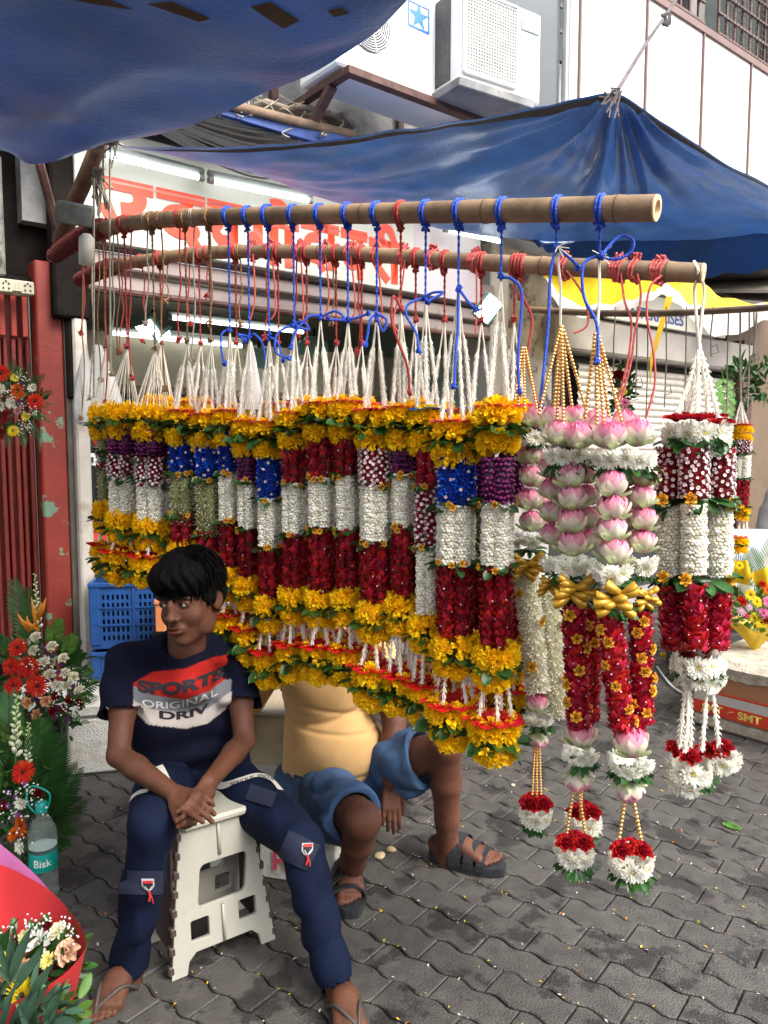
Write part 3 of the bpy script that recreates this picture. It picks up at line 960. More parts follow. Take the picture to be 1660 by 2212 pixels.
t1, f1 = tarp_from_rows(rows1, 'tarpaulin', 'blue tarpaulin sagging overhead at top left with brown patches', 70, 12, d1, M['tarp_dark'])
# brown patches in a band of the left tarp
def mesh_bvh(me): return BVHTree.FromPolygons([v.co.copy() for v in me.vertices], [tuple(p.vertices) for p in me.polygons])
_bt = mesh_bvh(t1.data)
for q in ([(100, -12), (200, 8), (292, 22), (210, -14)], [(318, 8), (372, 2), (457, 40), (430, 47)], [(540, 14), (585, 3), (648, 44), (612, 62)], [(706, 22), (738, 16), (758, 28), (722, 37)], [(-90, -8), (-20, -20), (40, -14), (-30, 6)]):
    mb = MB()
    Q = [Vector((x, y, 0)) for (x, y) in q]
    def fn(u, v):
        c = Q[0].lerp(Q[1], u).lerp(Q[3].lerp(Q[2], u), v)
        d_ = ray(c.x, c.y).normalized()
        h = _bt.ray_cast(Vector((0, 0, EYE)), d_)
        return (h[0] - d_ * .006) if h[0] is not None else P(c.x, c.y, 1.7)
    mb.grid(fn, 8, 5)
    mb.build('patch', M['patch'], t1, smooth=True)

# tarp over the shop front, raised at a tied corner
def d2(u, v, p):
    du, dv = (u - .556) * 3.2, v * 1.3
    r = math.hypot(du, dv) + 1e-4
    a = math.atan2(dv, du)
    amp = .065 * math.exp(-((r - .35) / .5) ** 2) * min(1, r * 4)
    sh = lambda q: 1 - 2 * abs(math.sin(q)) ** .7
    f = amp * (sh(a * 7 + .8) * .8 + .5 * math.sin(a * 23))
    w = mnoise.noise(Vector((p.x * 1.1, p.y * 1.4, 8.2)))
    return Vector((0, 0, f * math.sin(min(a, math.pi)) + .03 * w * v + .008 * mnoise.noise(p * 8)))
rows2 = [
    [P(255, 316, 2.75), P(480, 318, 2.85), P(700, 300, 2.9), P(950, 268, 2.95), P(1180, 228, 3.0), P(1330, 203, 3.0), P(1440, 270, 3.0), P(1560, 345, 3.0), P(1700, 420, 3.0), P(1900, 540, 3.0)],
    [P(262, 318, 2.8), P(500, 362, 3.2), P(720, 395, 3.5), P(960, 395, 3.7), P(1180, 385, 3.8), P(1330, 385, 3.9), P(1430, 400, 3.9), P(1560, 430, 3.9), P(1700, 470, 3.8), P(1950, 560, 3.7)],
    [P(270, 322, 2.9), P(560, 374, 3.7), P(720, 436, 4.3), P(960, 492, 4.6), P(1180, 515, 4.7), P(1300, 522, 4.8), P(1400, 522, 4.8), P(1530, 520, 4.7), P(1700, 512, 4.5), P(1950, 600, 4.3)],
]
t2, f2 = tarp_from_rows(rows2, 'tarpaulin', 'blue tarpaulin over the shop front, pulled up to a tied corner with radiating folds', 220, 34, d2)
# hem along the near edge
hm = MB()
hb = []
def hem(u, v):
    i = int(round(u * 90))
    p = f2(i / 90, 0); q = f2(i / 90, 1 / 17)
    dd = (q - p); dd.normalize()
    side = Vector((0, -.02, -.004)) if i < 0 else Vector((0, -.004, -.006))
    w = .045 * min(1, i / 12)
    return p + dd * w * v + side + Vector((0, 0, -.004))
hm.grid(hem, 90, 2)
hm.build('hem', M['tarp_hem'], t2, smooth=True)
flap_a = [(1140, 496, 4.70), (1240, 503, 4.77), (1400, 506, 4.80), (1530, 502, 4.70), (1700, 494, 4.50), (1950, 590, 4.3)]
flap_b = [(1165, 535, 4.66), (1240, 556, 4.7), (1400, 584, 4.7), (1530, 596, 4.6), (1700, 590, 4.42), (1950, 690, 4.2)]
strip(flap_a, flap_b, 10, 5, .01).build('hanging_flap', M['tarp'], t2, smooth=True)
# knotted rope from the peak up to the building
rp = MB()
pk = P(1330, 203, 3.0)
far_ = P(1460, 0, 4.0)
rp.tube(spline([pk, P(1362, 150, 3.2), P(1400, 88, 3.5), P(1432, 42, 3.75), far_, P(1520, -90, 4.4)], 6), .008, 6)
for k in range(14):
    rr = random.Random(k)
    rp.tube([pk + Vector((rr.uniform(-.02, .02), rr.uniform(-.02, .0), rr.uniform(-.02, .02))) for _ in range(3)] + [pk + Vector((rr.uniform(-.07, .03), -.02, rr.uniform(-.10, .0)))], .0035, 4)
kn = P(1440, 42, 3.75)
for k in range(6):
    rp.tube([kn + Vector((rr.uniform(-.03, .03), 0, rr.uniform(-.03, .03))) for _ in range(4)], .008, 5)
rpo = rp.build('tie_rope', mat('dark_grey_rope', (.13, .11, .11), .9, var=.3))
tag(rpo, 'grey knotted rope pulling the peak of the front tarpaulin up to the balcony', 'rope')

# ================================================================== POSTS AND POLES
pst = empty('wooden_post', (0, 0, 0), 'soot dark wooden post and diagonal brace holding the poles at upper left', 'post')
# vertical post in shade black, put where a dark void shows
_q = MB().box((.0, -.09, 2.75), (.17, .10, 1.25), bev=.012).build('post', m_dark, pst); _q.matrix_world = W_MAT
_q = MB().box((.02, -.085, 1.98), (.09, .05, .5), bev=.012).build('post_foot', m_dark, pst); _q.matrix_world = W_MAT
MB().tube([P(216, 305, 2.74), P(178, 400, 3.0), P(146, 470, 3.4), P(128, 520, 3.7)], [.028, .032, .035, .035], 8).build('brace', mat('old_brown_wood', (.13, .075, .045), .75, var=.35, vscale=20, bump=.4), pst, smooth=True)
MB().tube([P(120, 480, 3.6), P(85, 350, 3.4)], .02, 6).build('brace', m_rust, pst)
tin = MB().box((0, 0, 0), (.12, .09, .07), bev=.006).build('tin_box', mat('dull_tin', (.2, .21, .19), .6, var=.3, vscale=30))
tin.matrix_world = TRS(P(163, 462, 2.7), (.3, .1, .3))
tag(tin, 'small dull tin box tied at the left end of the upper pole', 'box')
ctn = MB().lathe([(.0, -.06), (.024, -.055), (.026, .03), (.012, .045), (0, .046)], (0, 0, 0), 12).build('white_bottle', mat('dirty_white_plastic', (.6, .58, .5), .5, var=.2, vscale=20), smooth=True)
ctn.matrix_world = TRS(P(187, 535, 2.65), (.1, .1, 0))
tag(ctn, 'small dirty white plastic bottle hanging under the left end of the pole', 'bottle')

def pole_path(pts):
    return spline(pts, 10)
# pole 1: X = .593 - 1.615 t, Y = 1.66 + 1.04 t (slight bow)
POLE1 = [P(1418, 449, 1.66), P(1100, 455, 1.86), P(800, 461, 2.12), P(560, 466, 2.36), P(420, 470, 2.50), P(300, 480, 2.62), P(215, 496, 2.78), P(160, 522, 3.1), P(112, 556, 3.7)]
POLE2 = [P(1518, 590, 1.85), P(1100, 570, 2.10), P(800, 550, 2.36), P(600, 543, 2.56), P(450, 546, 2.70), P(330, 560, 2.82), P(245, 575, 3.0), P(205, 590, 3.3), P(170, 606, 3.7)]
def make_pole(pts, r0, r1, label, seed, cutn=12):
    path = pole_path(pts)
    n = len(path)
    L_ = [0]
    for i in range(1, n): L_.append(L_[-1] + (path[i] - path[i - 1]).length)
    tot = L_[-1]
    rr = random.Random(seed)
    fine, rad = [], []
    N_ = 150
    nodes = [.075, .40, .78, 1.15, 1.55, 1.95, 2.4]
    for k in range(N_ + 1):
        s = tot * k / N_
        j = max(i for i in range(n) if L_[i] <= s + 1e-9); j = min(j, n - 2)
        t = (s - L_[j]) / (L_[j + 1] - L_[j])
        fine.append(path[j].lerp(path[j + 1], t))
        r = lerp(r0, r1, s / tot)
        for nd in nodes:
            r += .0028 * math.exp(-((s - nd) / .008) ** 2) - .0012 * math.exp(-((s - nd - .016) / .006) ** 2)
        rad.append(r)
    e = empty('bamboo_pole', fine[0], label, 'bamboo pole')
    o = MB().tube([p - fine[0] for p in fine], rad, 20, cap=False).build('cane', M['bamboo'], e, smooth=True)
    d = (fine[0] - fine[1]).normalized()
    prof = [(r0, 0.0), (r0 * .97, .003), (r0 * .80, .0035), (r0 * .60, .0035), (r0 * .56, -.004), (r0 * .50, -.045), (0, -.05)] if seed == 1 else [(r0, 0), (r0 * .96, .004), (r0 * .2, .006), (r0 * .16, -.01), (0, -.012)]
    c = MB().lathe(prof, n=20).build('cut_end', M['bamboo_cut'], e)
    c.matrix_basis = look((0, 0, 0), d)
    # node rings
    ring = MB()
    for nd in nodes:
        k = int(round(nd / tot * N_))
        if k < N_:
            ring.tube([fine[k] - fine[0], fine[k] - fine[0] + (fine[k + 1] - fine[k]).normalized() * .003], rad[k] + .0008, 20, cap=False)
    ring.build('node_ring', mat('bamboo_node', (.12, .08, .05), .8), e)
    return fine, rad
pole1, prad1 = make_pole(POLE1, .0275, .0225, 'upper bamboo pole with hollow cut end and blue rope loops', 1)
pole2, prad2 = make_pole(POLE2, .0235, .020, 'lower bamboo pole behind, tied with red cords', 2)
def wrapping(pole, rad, px0, px1, label):
    ii = [i for i, p in enumerate(pole) if px0 <= 830 + F_PX * p.x / (p.y * CP - (p.z - EYE) * SP) <= px1]
    mb = MB()
    rr = random.Random(px0)
    for m_i, (ph, r) in enumerate(((0, .005), (2.2, .004))):
        pts = []
        for k in range(len(ii) * 14):
            t = k / 14; i = ii[min(int(t), len(ii) - 1)]; j = min(i + 1, len(pole) - 1)
            c = pole[i].lerp(pole[j], t - int(t)); d = (pole[j] - pole[i]).normalized()
            a = (Vector((0, 0, 1)) - d * d.z).normalized(); b = d.cross(a)
            w = 2 * math.pi * k / 14 * 1.0 + ph
            pts.append(c + (a * math.cos(w) + b * math.sin(w)) * (rad[i] + r * rr.uniform(.7, 2.2)))
        mb.tube(pts, r, 5)
    tag(mb.build('cord_wrapping', mat('dark_red_twine', (.13, .02, .018), .85, var=.4, vscale=60)), label, 'cord')
def on_pole(pole, rad, px):
    best, bi = 1e9, 0
    for i, p in enumerate(pole):
        q = 830 + F_PX * p.x / (p.y * CP - (p.z - EYE) * SP)
        if abs(q - px) < best: best, bi = abs(q - px), i
    i = min(max(bi, 1), len(pole) - 2)
    return pole[i], (pole[i + 1] - pole[i - 1]).normalized(), rad[i]
# thin bamboo at the right with grey strings
wrapping(pole1, prad1, 118, 232, 'dark red cord wrapped densely round the left end of the upper pole')
wrapping(pole2, prad2, 172, 250, 'dark red cord wrapped round the left end of the lower pole')
b3 = MB().tube(spline([P(1140, 668, 5.2), P(1290, 676, 5.0), P(1450, 676, 4.85), P(1600, 668, 4.7), P(1800, 655, 4.5)], 8), .021, 8).build('bamboo_pole', M['bamboo'], smooth=True)
tag(b3, 'thin distant bamboo pole crossing in front of the yellow awning', 'bamboo pole')
for k, (px, y1) in enumerate(((1378, 860), (1400, 905), (1440, 880), (1484, 900), (1514, 880), (1541, 770), (1575, 890), (1620, 880), (1630, 790), (1290, 860), (1330, 800))):
    t = (px - 1140) / 520
    _n = sorted([1378, 1400, 1440, 1484, 1514, 1541, 1575, 1620, 1630, 1290, 1330]).index(px)
    Y = lerp(5.2, 4.65, t)
    mb = MB()
    a = P(px, 672 - 3 * t, Y)
    b = P(px - 4, y1, Y)
    mb.tube([a + Vector((0, 0, .022)), a - Vector((0, 0, .03)), a.lerp(b, .5) + Vector((.008 * math.sin(k), 0, 0)), b], .0045, 5)
    kk = a.lerp(b, .8)
    mb.tube([kk, kk + Vector((.03, 0, .02)), kk + Vector((.045, 0, -.03)), kk + Vector((.01, 0, -.04))], .004, 4)
    o = mb.build('hanging_string', M['rope_grey'])
    tag(o, '%s grey string from the left on the thin distant bamboo pole' % ORD[_n], 'string', 'bare strings on the distant bamboo pole')
# ================================================================== FLOWER TEMPLATES
def petal_t(L=1.0, W=.4, cup=.2, curl=.2, nu=3, nv=2, tip=.15, c0=(1, 1, 1), c1=(1, 1, 1), base=.35):
    """petal lying along +x from the origin, cupped upward (z)"""
    mb = MB()
    def fn(u, v):
        t = v * 2 - 1
        w = W / 2 * (base + (1 - base) * math.sin(min(1, u * 1.25) * math.pi / 2)) * (1 if u < .75 else lerp(1, tip, ((u - .75) / .25) ** 1.6))
        return (L * u * math.cos(curl * u), t * w, cup * W * (t * t) + L * u * math.sin(curl * u))
    mb.grid(fn, nu, nv, colfn=lambda u, v: tuple(lerp(a, b, u) for a, b in zip(c0, c1)))
    return mb.tmpl()
def pm(az, el, r=0.0, sc=1.0, z=0.0, roll=0.0):
    """petal matrix: azimuth, elevation from horizontal, starts at radius r"""
    m = Matrix.Rotation(az, 4, 'Z') @ Matrix.Translation((r, 0, z)) @ Matrix.Rotation(-el, 4, 'Y') @ Matrix.Rotation(roll, 4, 'X') @ Matrix.Diagonal((sc, sc, sc, 1))
    return np.array(m)
def marigold(seed, wide=1.0):
    """ruffled head, radius 1, faces +z"""
    rr = random.Random(seed)
    mb = MB()
    t = petal_t(.46, .42, .5, .5, 1, 2, tip=.8, base=.5)
    ms, cs = [], []
    for (n, el, r, z, s) in ((13, -.15, .50, -.12, 1.15), (13, .2, .48, .02, 1.1), (12, .55, .42, .14, 1.0), (10, .85, .30, .22, .95), (7, 1.15, .16, .26, .85), (3, 1.45, .04, .28, .8)):
        for k in range(n):
            ms.append(pm(2 * math.pi * (k + rr.uniform(-.3, .3)) / n, el + rr.uniform(-.25, .25), r + rr.uniform(-.05, .05), s * rr.uniform(.8, 1.2), z + rr.uniform(-.04, .04), rr.uniform(-.7, .7)))
            g = rr.uniform(.85, 1.1)
            cs.append((g, g * rr.uniform(.88, 1.08), g))
    mb.place(t, ms, cs)
    # dark core
    mb.add(*ico(.5, squash=.6)[:2], col=(.95, .8, 1))
    return mb
def ico(r=1.0, squash=1.0, sub=1, c=(0, 0, 0)):
    import bmesh
    bm = bmesh.new()
    bmesh.ops.create_icosphere(bm, subdivisions=sub, radius=r)
    v = np.array([tuple(x.co) for x in bm.verts]); v[:, 2] *= squash
    f = [tuple(x.index for x in fc.verts) for fc in bm.faces]
    bm.free()
    return v + np.array(c), f, np.ones((len(v), 3))
def daisy(seed, white=(.96, .95, .86), centre=(.75, .6, .08), n=(17, 15, 12, 7), fat=.26):
    rr = random.Random(seed)
    mb = MB()
    t = petal_t(.82, fat, .25, .25, 3, 2, tip=.45, c0=tuple(a * .9 for a in white), c1=white, base=.5)
    ms = []
    for (k_, el, s) in zip(n, (.0, .32, .68, 1.0), (1, .92, .72, .5)):
        for k in range(k_):
            ms.append(pm(2 * math.pi * (k + rr.uniform(-.25, .25)) / k_, el + rr.uniform(-.12, .12), .12, s * rr.uniform(.88, 1.1), rr.uniform(-.03, .03), rr.uniform(-.2, .2)))
    mb.place(t, ms)
    mb.add(*ico(.14, squash=.6, c=(0, 0, .16))[:2], col=centre)
    return mb
def gerbera(seed, c=(.75, .03, .015)):
    rr = random.Random(seed)
    mb = MB()
    t = petal_t(.86, .15, .3, -.12, 3, 2, tip=.5, c0=tuple(a * .7 for a in c), c1=c, base=.6)
    ms = []
    for (k_, el, s, z) in ((26, .05, 1, 0), (24, .22, .86, .02), (20, .5, .42, .04)):
        for k in range(k_):
            ms.append(pm(2 * math.pi * (k + rr.uniform(-.3, .3)) / k_, el + rr.uniform(-.06, .08), .16, s * rr.uniform(.92, 1.06), z))
    mb.place(t, ms)
    mb.add(*ico(.19, squash=.4, sub=2, c=(0, 0, .05))[:2], col=(.10, .03, .02))
    mb.add(*ico(.10, squash=.5, sub=1, c=(0, 0, .10))[:2], col=(.02, .012, .01))
    return mb
def rose(seed, c=(.42, .008, .015), c_in=None, open_=1.0):
    rr = random.Random(seed)
    mb = MB()
    c_in = c_in or tuple(a * .55 for a in c)
    for (n, r, el, s, cc) in ((6, .34, .55, .72, c), (6, .26, .85, .72, c), (5, .18, 1.1, .66, c), (4, .11, 1.3, .58, tuple(lerp(a, b, .5) for a, b in zip(c, c_in))), (3, .05, 1.42, .5, c_in)):
        t = petal_t(1.0, 1.0, .42, -.35 if n > 4 else .1, 4, 4, tip=.62, c0=tuple(a * .7 for a in cc), c1=cc, base=.5)
        a0 = rr.uniform(0, 6)
        ms = [pm(a0 + 2 * math.pi * (k + rr.uniform(-.15, .15)) / n, el * open_ + rr.uniform(-.1, .1), r, s * rr.uniform(.92, 1.08), -.15, rr.uniform(-.25, .25)) for k in range(n)]
        mb.place(t, ms)
    mb.add(*ico(.3, squash=.8, c=(0, 0, -.12))[:2], col=tuple(a * .4 for a in c))
    return mb
def lotus(seed, closed=0.0):
    """lotus bud with folded outer petals; pink tip up, width ~2"""
    rr = random.Random(seed)
    mb = MB()
    pink = (.80, .16, .34); pale = (.88, .56, .60); green = (.50, .60, .30); cream = (.80, .80, .62)
    def pet(L, W, cup, curl, c0, c1, c2, tip=.12):
        m_ = MB()
        def fn(u, v):
            t = v * 2 - 1
            w = W / 2 * (.42 + .58 * math.sin(min(1, u * 1.5) * math.pi / 2)) * (1 if u < .5 else lerp(1, tip, ((u - .5) / .5) ** 1.5))
            a = curl * u
            return (L * (math.sin(a) / max(curl, 1e-3)), t * w, cup * W * t * t * (1 - .3 * u) + L * (1 - math.cos(a)) / max(curl, 1e-3))
        def cf(u, v):
            return tuple(lerp(a, b, min(1, u * 2)) if u < .5 else lerp(b, c, (u - .5) * 2) for a, b, c in zip(c0, c1, c2))
        m_.grid(fn, 6, 4, colfn=cf)
        return m_.tmpl()
    # inner bud: petals wrapping upward
    inner = pet(1.18, .86, .30, 1.75, cream, pale, pink, .10)
    mid = pet(1.15, .80, .32, 1.35, cream, pale, (.82, .32, .44), .10)
    outer = pet(1.05, .78, .30, .95, green, cream, (.84, .66, .58), .08)
    low = pet(.92, .66, .30, .45, (.35, .46, .18), green, (.70, .74, .46), .08)
    for (t, n, el, r, z, s) in ((low, 4, .28, .18, -.30, .95), (outer, 6, .48, .20, -.28, .96), (mid, 7, .52, .20, -.26, .98), (inner, 7, .42, .14, -.24, 1.0), (inner, 6, .66, .05, -.18, .96)):
        a0 = rr.uniform(0, 6)
        ms = [pm(a0 + 2 * math.pi * (k + rr.uniform(-.1, .1)) / n, el + rr.uniform(-.07, .07), r, s * rr.uniform(.94, 1.06), z) for k in range(n)]
        mb.place(t, ms)
    mb.add(*ico(.5, squash=.9, sub=2, c=(0, 0, .12))[:2], col=(.74, .34, .42))
    return mb
def bow(seed):
    """gathered ribbon loops seen from -y, width ~2, height ~1"""
    rr = random.Random(seed)
    mb = MB()
    def loop(c, a, L_, r):
        def fn(u, v):
            w = (u - .5) * math.pi * 1.7
            rad = r * (.12 + .88 * math.sin(math.pi * (.04 + .52 * v)) ** .8) * (1 + .10 * math.cos(w * 3))
            x = v * L_; z = rad * math.sin(w); y = -rad * math.cos(w) * 1.1 - .22 * math.sin(math.pi * v * .8)
            return (c[0] + x * math.cos(a) - z * math.sin(a), c[1] + y, c[2] + x * math.sin(a) + z * math.cos(a))
        mb.grid(fn, 9, 6, colfn=lambda u, v: tuple([.75 + .4 * v] * 3))
    for k in range(10):
        sx = 1 if k % 2 else -1
        row = (k % 5 - 2) / 2
        a = row * .55 + rr.uniform(-.2, .2)
        if sx < 0: a = math.pi - a
        x0 = rr.uniform(-.35, .25) * sx
        loop((x0, -.42 * (1 - .5 * abs(x0)) - rr.uniform(0, .10), row * .26 + rr.uniform(-.06, .06)), a, rr.uniform(.65, .9), rr.uniform(.19, .25))
    mb.add(*ico(.6, squash=.6, sub=2)[:2], col=(.15, .12, .1))
    return mb
def rosette(seed, c=(.82, .42, .06)):
    rr = random.Random(seed)
    mb = MB()
    for (r, h, n) in ((.98, .35, 5), (.68, .55, 4), (.42, .68, 3), (.18, .7, 3)):
        def fn(u, v):
            w = u * 2 * math.pi
            rad = r * (1 + .10 * math.sin(n * w)) * (1 - .22 * (1 - v))
            return (rad * math.cos(w), rad * math.sin(w), h * v - .1)
        mb.grid(fn, 18, 2, colfn=lambda u, v: tuple(a * (.22 + .85 * v ** 1.5) for a in c))
    mb.lathe([(0, 0), (.9, -.05)], n=12, col=tuple(a * .5 for a in c))
    return mb
def leaf_t(L=1.0, W=.42, fold=.12, curl=-.35, c=(1, 1, 1)):
    mb = MB()
    def fn(u, v):
        t = v * 2 - 1
        w = W / 2 * math.sin(math.pi * min(1, u * .96 + .04)) ** .7
        return (L * math.sin(u * max(abs(curl), .01)) / max(abs(curl), .01), t * w, fold * abs(t) * W + curl * .5 * u * u * L)
    mb.grid(fn, 5, 2)
    return mb.tmpl()

ME = {}
ME['marigold'] = [marigold(i).mesh('marigold', M['marigold']) for i in range(4)]
ME['daisy'] = [daisy(i).mesh('chrysanthemum', M['petal'], True) for i in range(3)]
ME['lotus'] = [lotus(i).mesh('lotus_bud', M['lotus'], True) for i in range(4)]
ME['rose'] = [rose(i).mesh('red_rose', M['petal'], True) for i in range(3)]
ME['bow'] = [bow(i).mesh('ribbon_bow', M['ribbon'], True) for i in range(3)]
ME['rosette'] = [rose(i + 5, (.90, .50, .05), (.40, .16, .02)).mesh('gold_rosette', M['petal_gloss'], True) for i in range(2)]
for _m in ME['rosette']: pass
ME['leafbig'] = MB().place(leaf_t(1, .55, .15, -.5), [np.eye(4)]).mesh('leaf', M['leaf'], True)

# ---- small elements for strands
def T_bud():       # rounded jasmine bud cluster element, radial along +x
    v = [(0, 0, 0), (.45, .5, 0), (.45, 0, .5), (.45, -.5, 0), (.45, 0, -.5), (1.0, .12, .1)]
    f = [(0, 2, 1), (0, 3, 2), (0, 4, 3), (0, 1, 4), (5, 1, 2), (5, 2, 3), (5, 3, 4), (5, 4, 1)]
    return (np.array(v, float), f, np.ones((6, 3)))
def T_spike(c0=(.9, .95, .6), c1=(1, 1, 1)):
    v = [(0, 0, 0), (.6, .16, 0), (.6, -.08, .14), (.6, -.08, -.14), (1.4, 0, .0)]
    f = [(0, 2, 1), (0, 3, 2), (0, 1, 3), (1, 2, 4), (2, 3, 4), (3, 1, 4)]
    return (np.array(v, float), f, np.array([c0, c1, c1, c1, c1]))
def T_star():      # open star flower facing +x
    mb = MB()
    t = petal_t(1.0, .42, .2, .3, 2, 2, tip=.3)
    for k in range(5):
        m = np.array(Matrix.Rotation(R(90), 4, 'Y') @ Matrix.Rotation(k * 2 * math.pi / 5, 4, 'Z') @ Matrix.Rotation(-.45, 4, 'Y'))
        mb.place(t, [m])
    return mb.tmpl()
def T_rpetal():    # cupped rose petal opening outwards (+x), layered like scales
    mb = MB()
    def fn(u, v):
        t = v * 2 - 1
        w = .62 * math.sin(math.pi * (.15 + .75 * u)) ** .8
        return (.15 + .75 * u + .15 * math.cos(t * 1.6) , t * w, -.45 + .95 * u - .22 * t * t)
    mb.grid(fn, 3, 3, colfn=lambda u, v: tuple(lerp(a, b, u ** 1.5) for a, b in zip((.55, .6, .6), (1.15, 1.6, 1.6))))
    return mb.tmpl()
def T_tube():      # white flower tube end, facing +x
    mb = MB()
    rot = Matrix.Rotation(R(90), 3, 'Y')
    mb.lathe([(.22, 0), (.30, .5), (.5, .72), (.42, .82), (.2, .72), (0, .68)], n=7, rot=rot)
    return mb.tmpl()
def _icob():
    v, f, c = ico(.62, sub=1, c=(.45, 0, 0)); v = v * np.array((1, .82, .82)); return (v, f, c)
TB, TS, TST, TR, TT = _icob(), T_spike(), T_star(), T_rpetal(), T_tube()
TG = ico(.62, sub=1, c=(.35, 0, 0))
def strand_mesh(kind, Rr, L, seed=0):
    """hanging strand of small flowers, top at z=0, bottom z=-L"""
    rr = random.Random(seed * 31 + hash(kind) % 97 if False else seed * 31 + sum(map(ord, kind)))
    mb = MB()
    spec = {   # element, size, vertical step, colour fn, radial offset, tilt
        'white':  (TB, .0092, .0074, lambda: rr.choice([(.97, .94, .83), (.92, .88, .74), (.99, .97, .90)]), .80, .35),
        'cream':  (TS, .0115, .0080, lambda: rr.choice([(.80, .74, .46), (.66, .62, .30), (.86, .80, .60)]), .62, .8),
        'star':   (TST, .0140, .0092, lambda: (.95, .92, .80), .86, .6),
        'red':    (TR, .0118, .0098, lambda: rr.choice([(.46, .006, .016), (.36, .004, .012), (.56, .012, .03)]), .66, .6),
        'bred':   (TR, .0122, .0095, lambda: rr.choice([(.66, .008, .035), (.78, .03, .09), (.52, .005, .02)]), .70, .6),
        'dotted': (TR, .0125, .0110, lambda: rr.choice([(.40, .008, .02), (.32, .006, .02)]), .62, .3),
        'purple': (TG, .0088, .0135, lambda: rr.choice([(.17, .008, .11), (.12, .006, .075), (.22, .012, .13)]), .62, .3),
        'blue':   (TST, .0165, .0110, lambda: rr.choice([(.012, .09, .72), (.01, .05, .50), (.02, .15, .85)]), .72, .9),
    }[kind]
    T, s, step, cf, ro, jit = spec
    ms, cs = [], []
    rows = max(1, int(round(L / step)))
    for i in range(rows):
        z = -(i + .5) * L / rows
        n = max(4, int(round(2 * math.pi * Rr / (s * (1.05 if kind not in ('purple', 'star', 'blue') else 1.35)))))
        wob = Rr * (1 + .06 * math.sin(i * 1.7 + seed))
        for k in range(n):
            w = 2 * math.pi * (k + (i % 2) * .5 + rr.uniform(-.18, .18)) / n
            el = rr.uniform(-jit, jit) - (.25 if kind in ('cream', 'white') else 0)
            m = Matrix.Translation((0, 0, z + rr.uniform(-.2, .2) * step)) @ Matrix.Rotation(w, 4, 'Z') @ Matrix.Translation((wob - s * ro, 0, 0)) @ Matrix.Rotation(-el, 4, 'Y') @ Matrix.Rotation(rr.uniform(-.6, .6), 4, 'X')
            q = s * rr.uniform(.85, 1.2)
            ms.append(np.array(m @ Matrix.Diagonal((q, q, q, 1))))
            cs.append(cf())
    mb.place(T, ms, cs)
    if kind in ('dotted', 'blue', 'bred', 'red'):
        ms = []
        dens = {'dotted': 1.0, 'blue': .16, 'bred': .22, 'red': .07}[kind]
        ns = int(dens * L * 2 * math.pi * Rr / (.0135 ** 2) )
        for k in range(ns):
            w = k * 2.39996 + rr.uniform(-.2, .2); z = -L * (k + .5) / ns
            q = (.0098 if kind == 'dotted' else .009 if kind == 'blue' else .0042) * rr.uniform(.85, 1.15)
            m = Matrix.Translation((0, 0, z)) @ Matrix.Rotation(w, 4, 'Z') @ Matrix.Translation((Rr - .002, 0, 0)) @ Matrix.Rotation(rr.uniform(-.4, .4), 4, 'Y')
            ms.append(np.array(m @ Matrix.Diagonal((q, q, q, 1))))
        mb.place(TT, ms, [(.82, .70, .70)] * len(ms))
    core = {'white': (.72, .66, .46), 'cream': (.25, .27, .12), 'star': (.70, .68, .45), 'red': (.10, .002, .006), 'bred': (.25, .005, .01), 'dotted': (.12, .004, .008), 'purple': (.04, .003, .03), 'blue': (.006, .02, .16)}[kind]
    mb.lathe([(0, 0), (Rr * .80, -.002), (Rr * .80, -L + .002), (0, -L)], n=10, col=core)
    return mb.mesh(kind + '_strand', M['petal_gloss'] if kind in ('red', 'bred', 'purple', 'dotted') else M['petal'], kind in ('white', 'purple', 'star', 'cream'))
_sc = {}
def strand(kind, Rr, L, seed=0):
    key = (kind, round(Rr, 3), round(L / .01), seed % 2)
    if key not in _sc:
        _sc[key] = strand_mesh(kind, round(Rr, 3), round(L / .01) * .01, seed % 2)
    return _sc[key], L / (round(L / .01) * .01)
KN = {'white': 'jasmine_strand', 'cream': 'cream_bud_strand', 'star': 'white_star_flower_strand', 'red': 'rose_petal_strand', 'bred': 'bright_red_petal_strand', 'dotted': 'dotted_petal_strand', 'purple': 'purple_flower_strand', 'blue': 'blue_flower_strand'}
# tuberose chain: nested flaring tubes along a path
def T_tuberose():
    mb = MB()
    mb.lathe([(.09, -1.0), (.15, -.4), (.24, -.06)], n=6, col=(.95, .92, .80))
    t = petal_t(.62, .26, .2, .35, 2, 2, tip=.2)
    mb.place(t, [pm(2 * math.pi * k / 6, 1.05 if k % 2 else .62, .18, 1.0, -.14) for k in range(6)], [(.98, .96, .88)] * 6)
    return mb.tmpl()
TTU = T_tuberose()
def chain(mb, a, b, s=.02, step=.55, bow=0.0, seed=0, flip=False, t0=0.0):
    """tuberose chain from a to b (flowers open towards b)"""
    rr = random.Random(seed)
    a, b = Vector(a), Vector(b)
    L_ = (b - a).length
    n = max(2, int(L_ / (s * step)))
    ms = []
    side = Vector((rr.uniform(-1, 1), rr.uniform(-1, 1), 0)) * bow
    for k in range(n):
        t = t0 + (1 - t0) * (k + 1) / n
        p = a.lerp(b, t) + side * math.sin(math.pi * t)
        d = (b - a).normalized() + Vector((rr.uniform(-.14, .14), rr.uniform(-.14, .14), rr.uniform(-.05, .05)))
        q = s * rr.uniform(.85, 1.15) * lerp(.7, 1.05, t)
        ms.append(np.array(look(p, d, rr.uniform(0, 6), q)))
    mb.place(TTU, ms)
BEAD = None
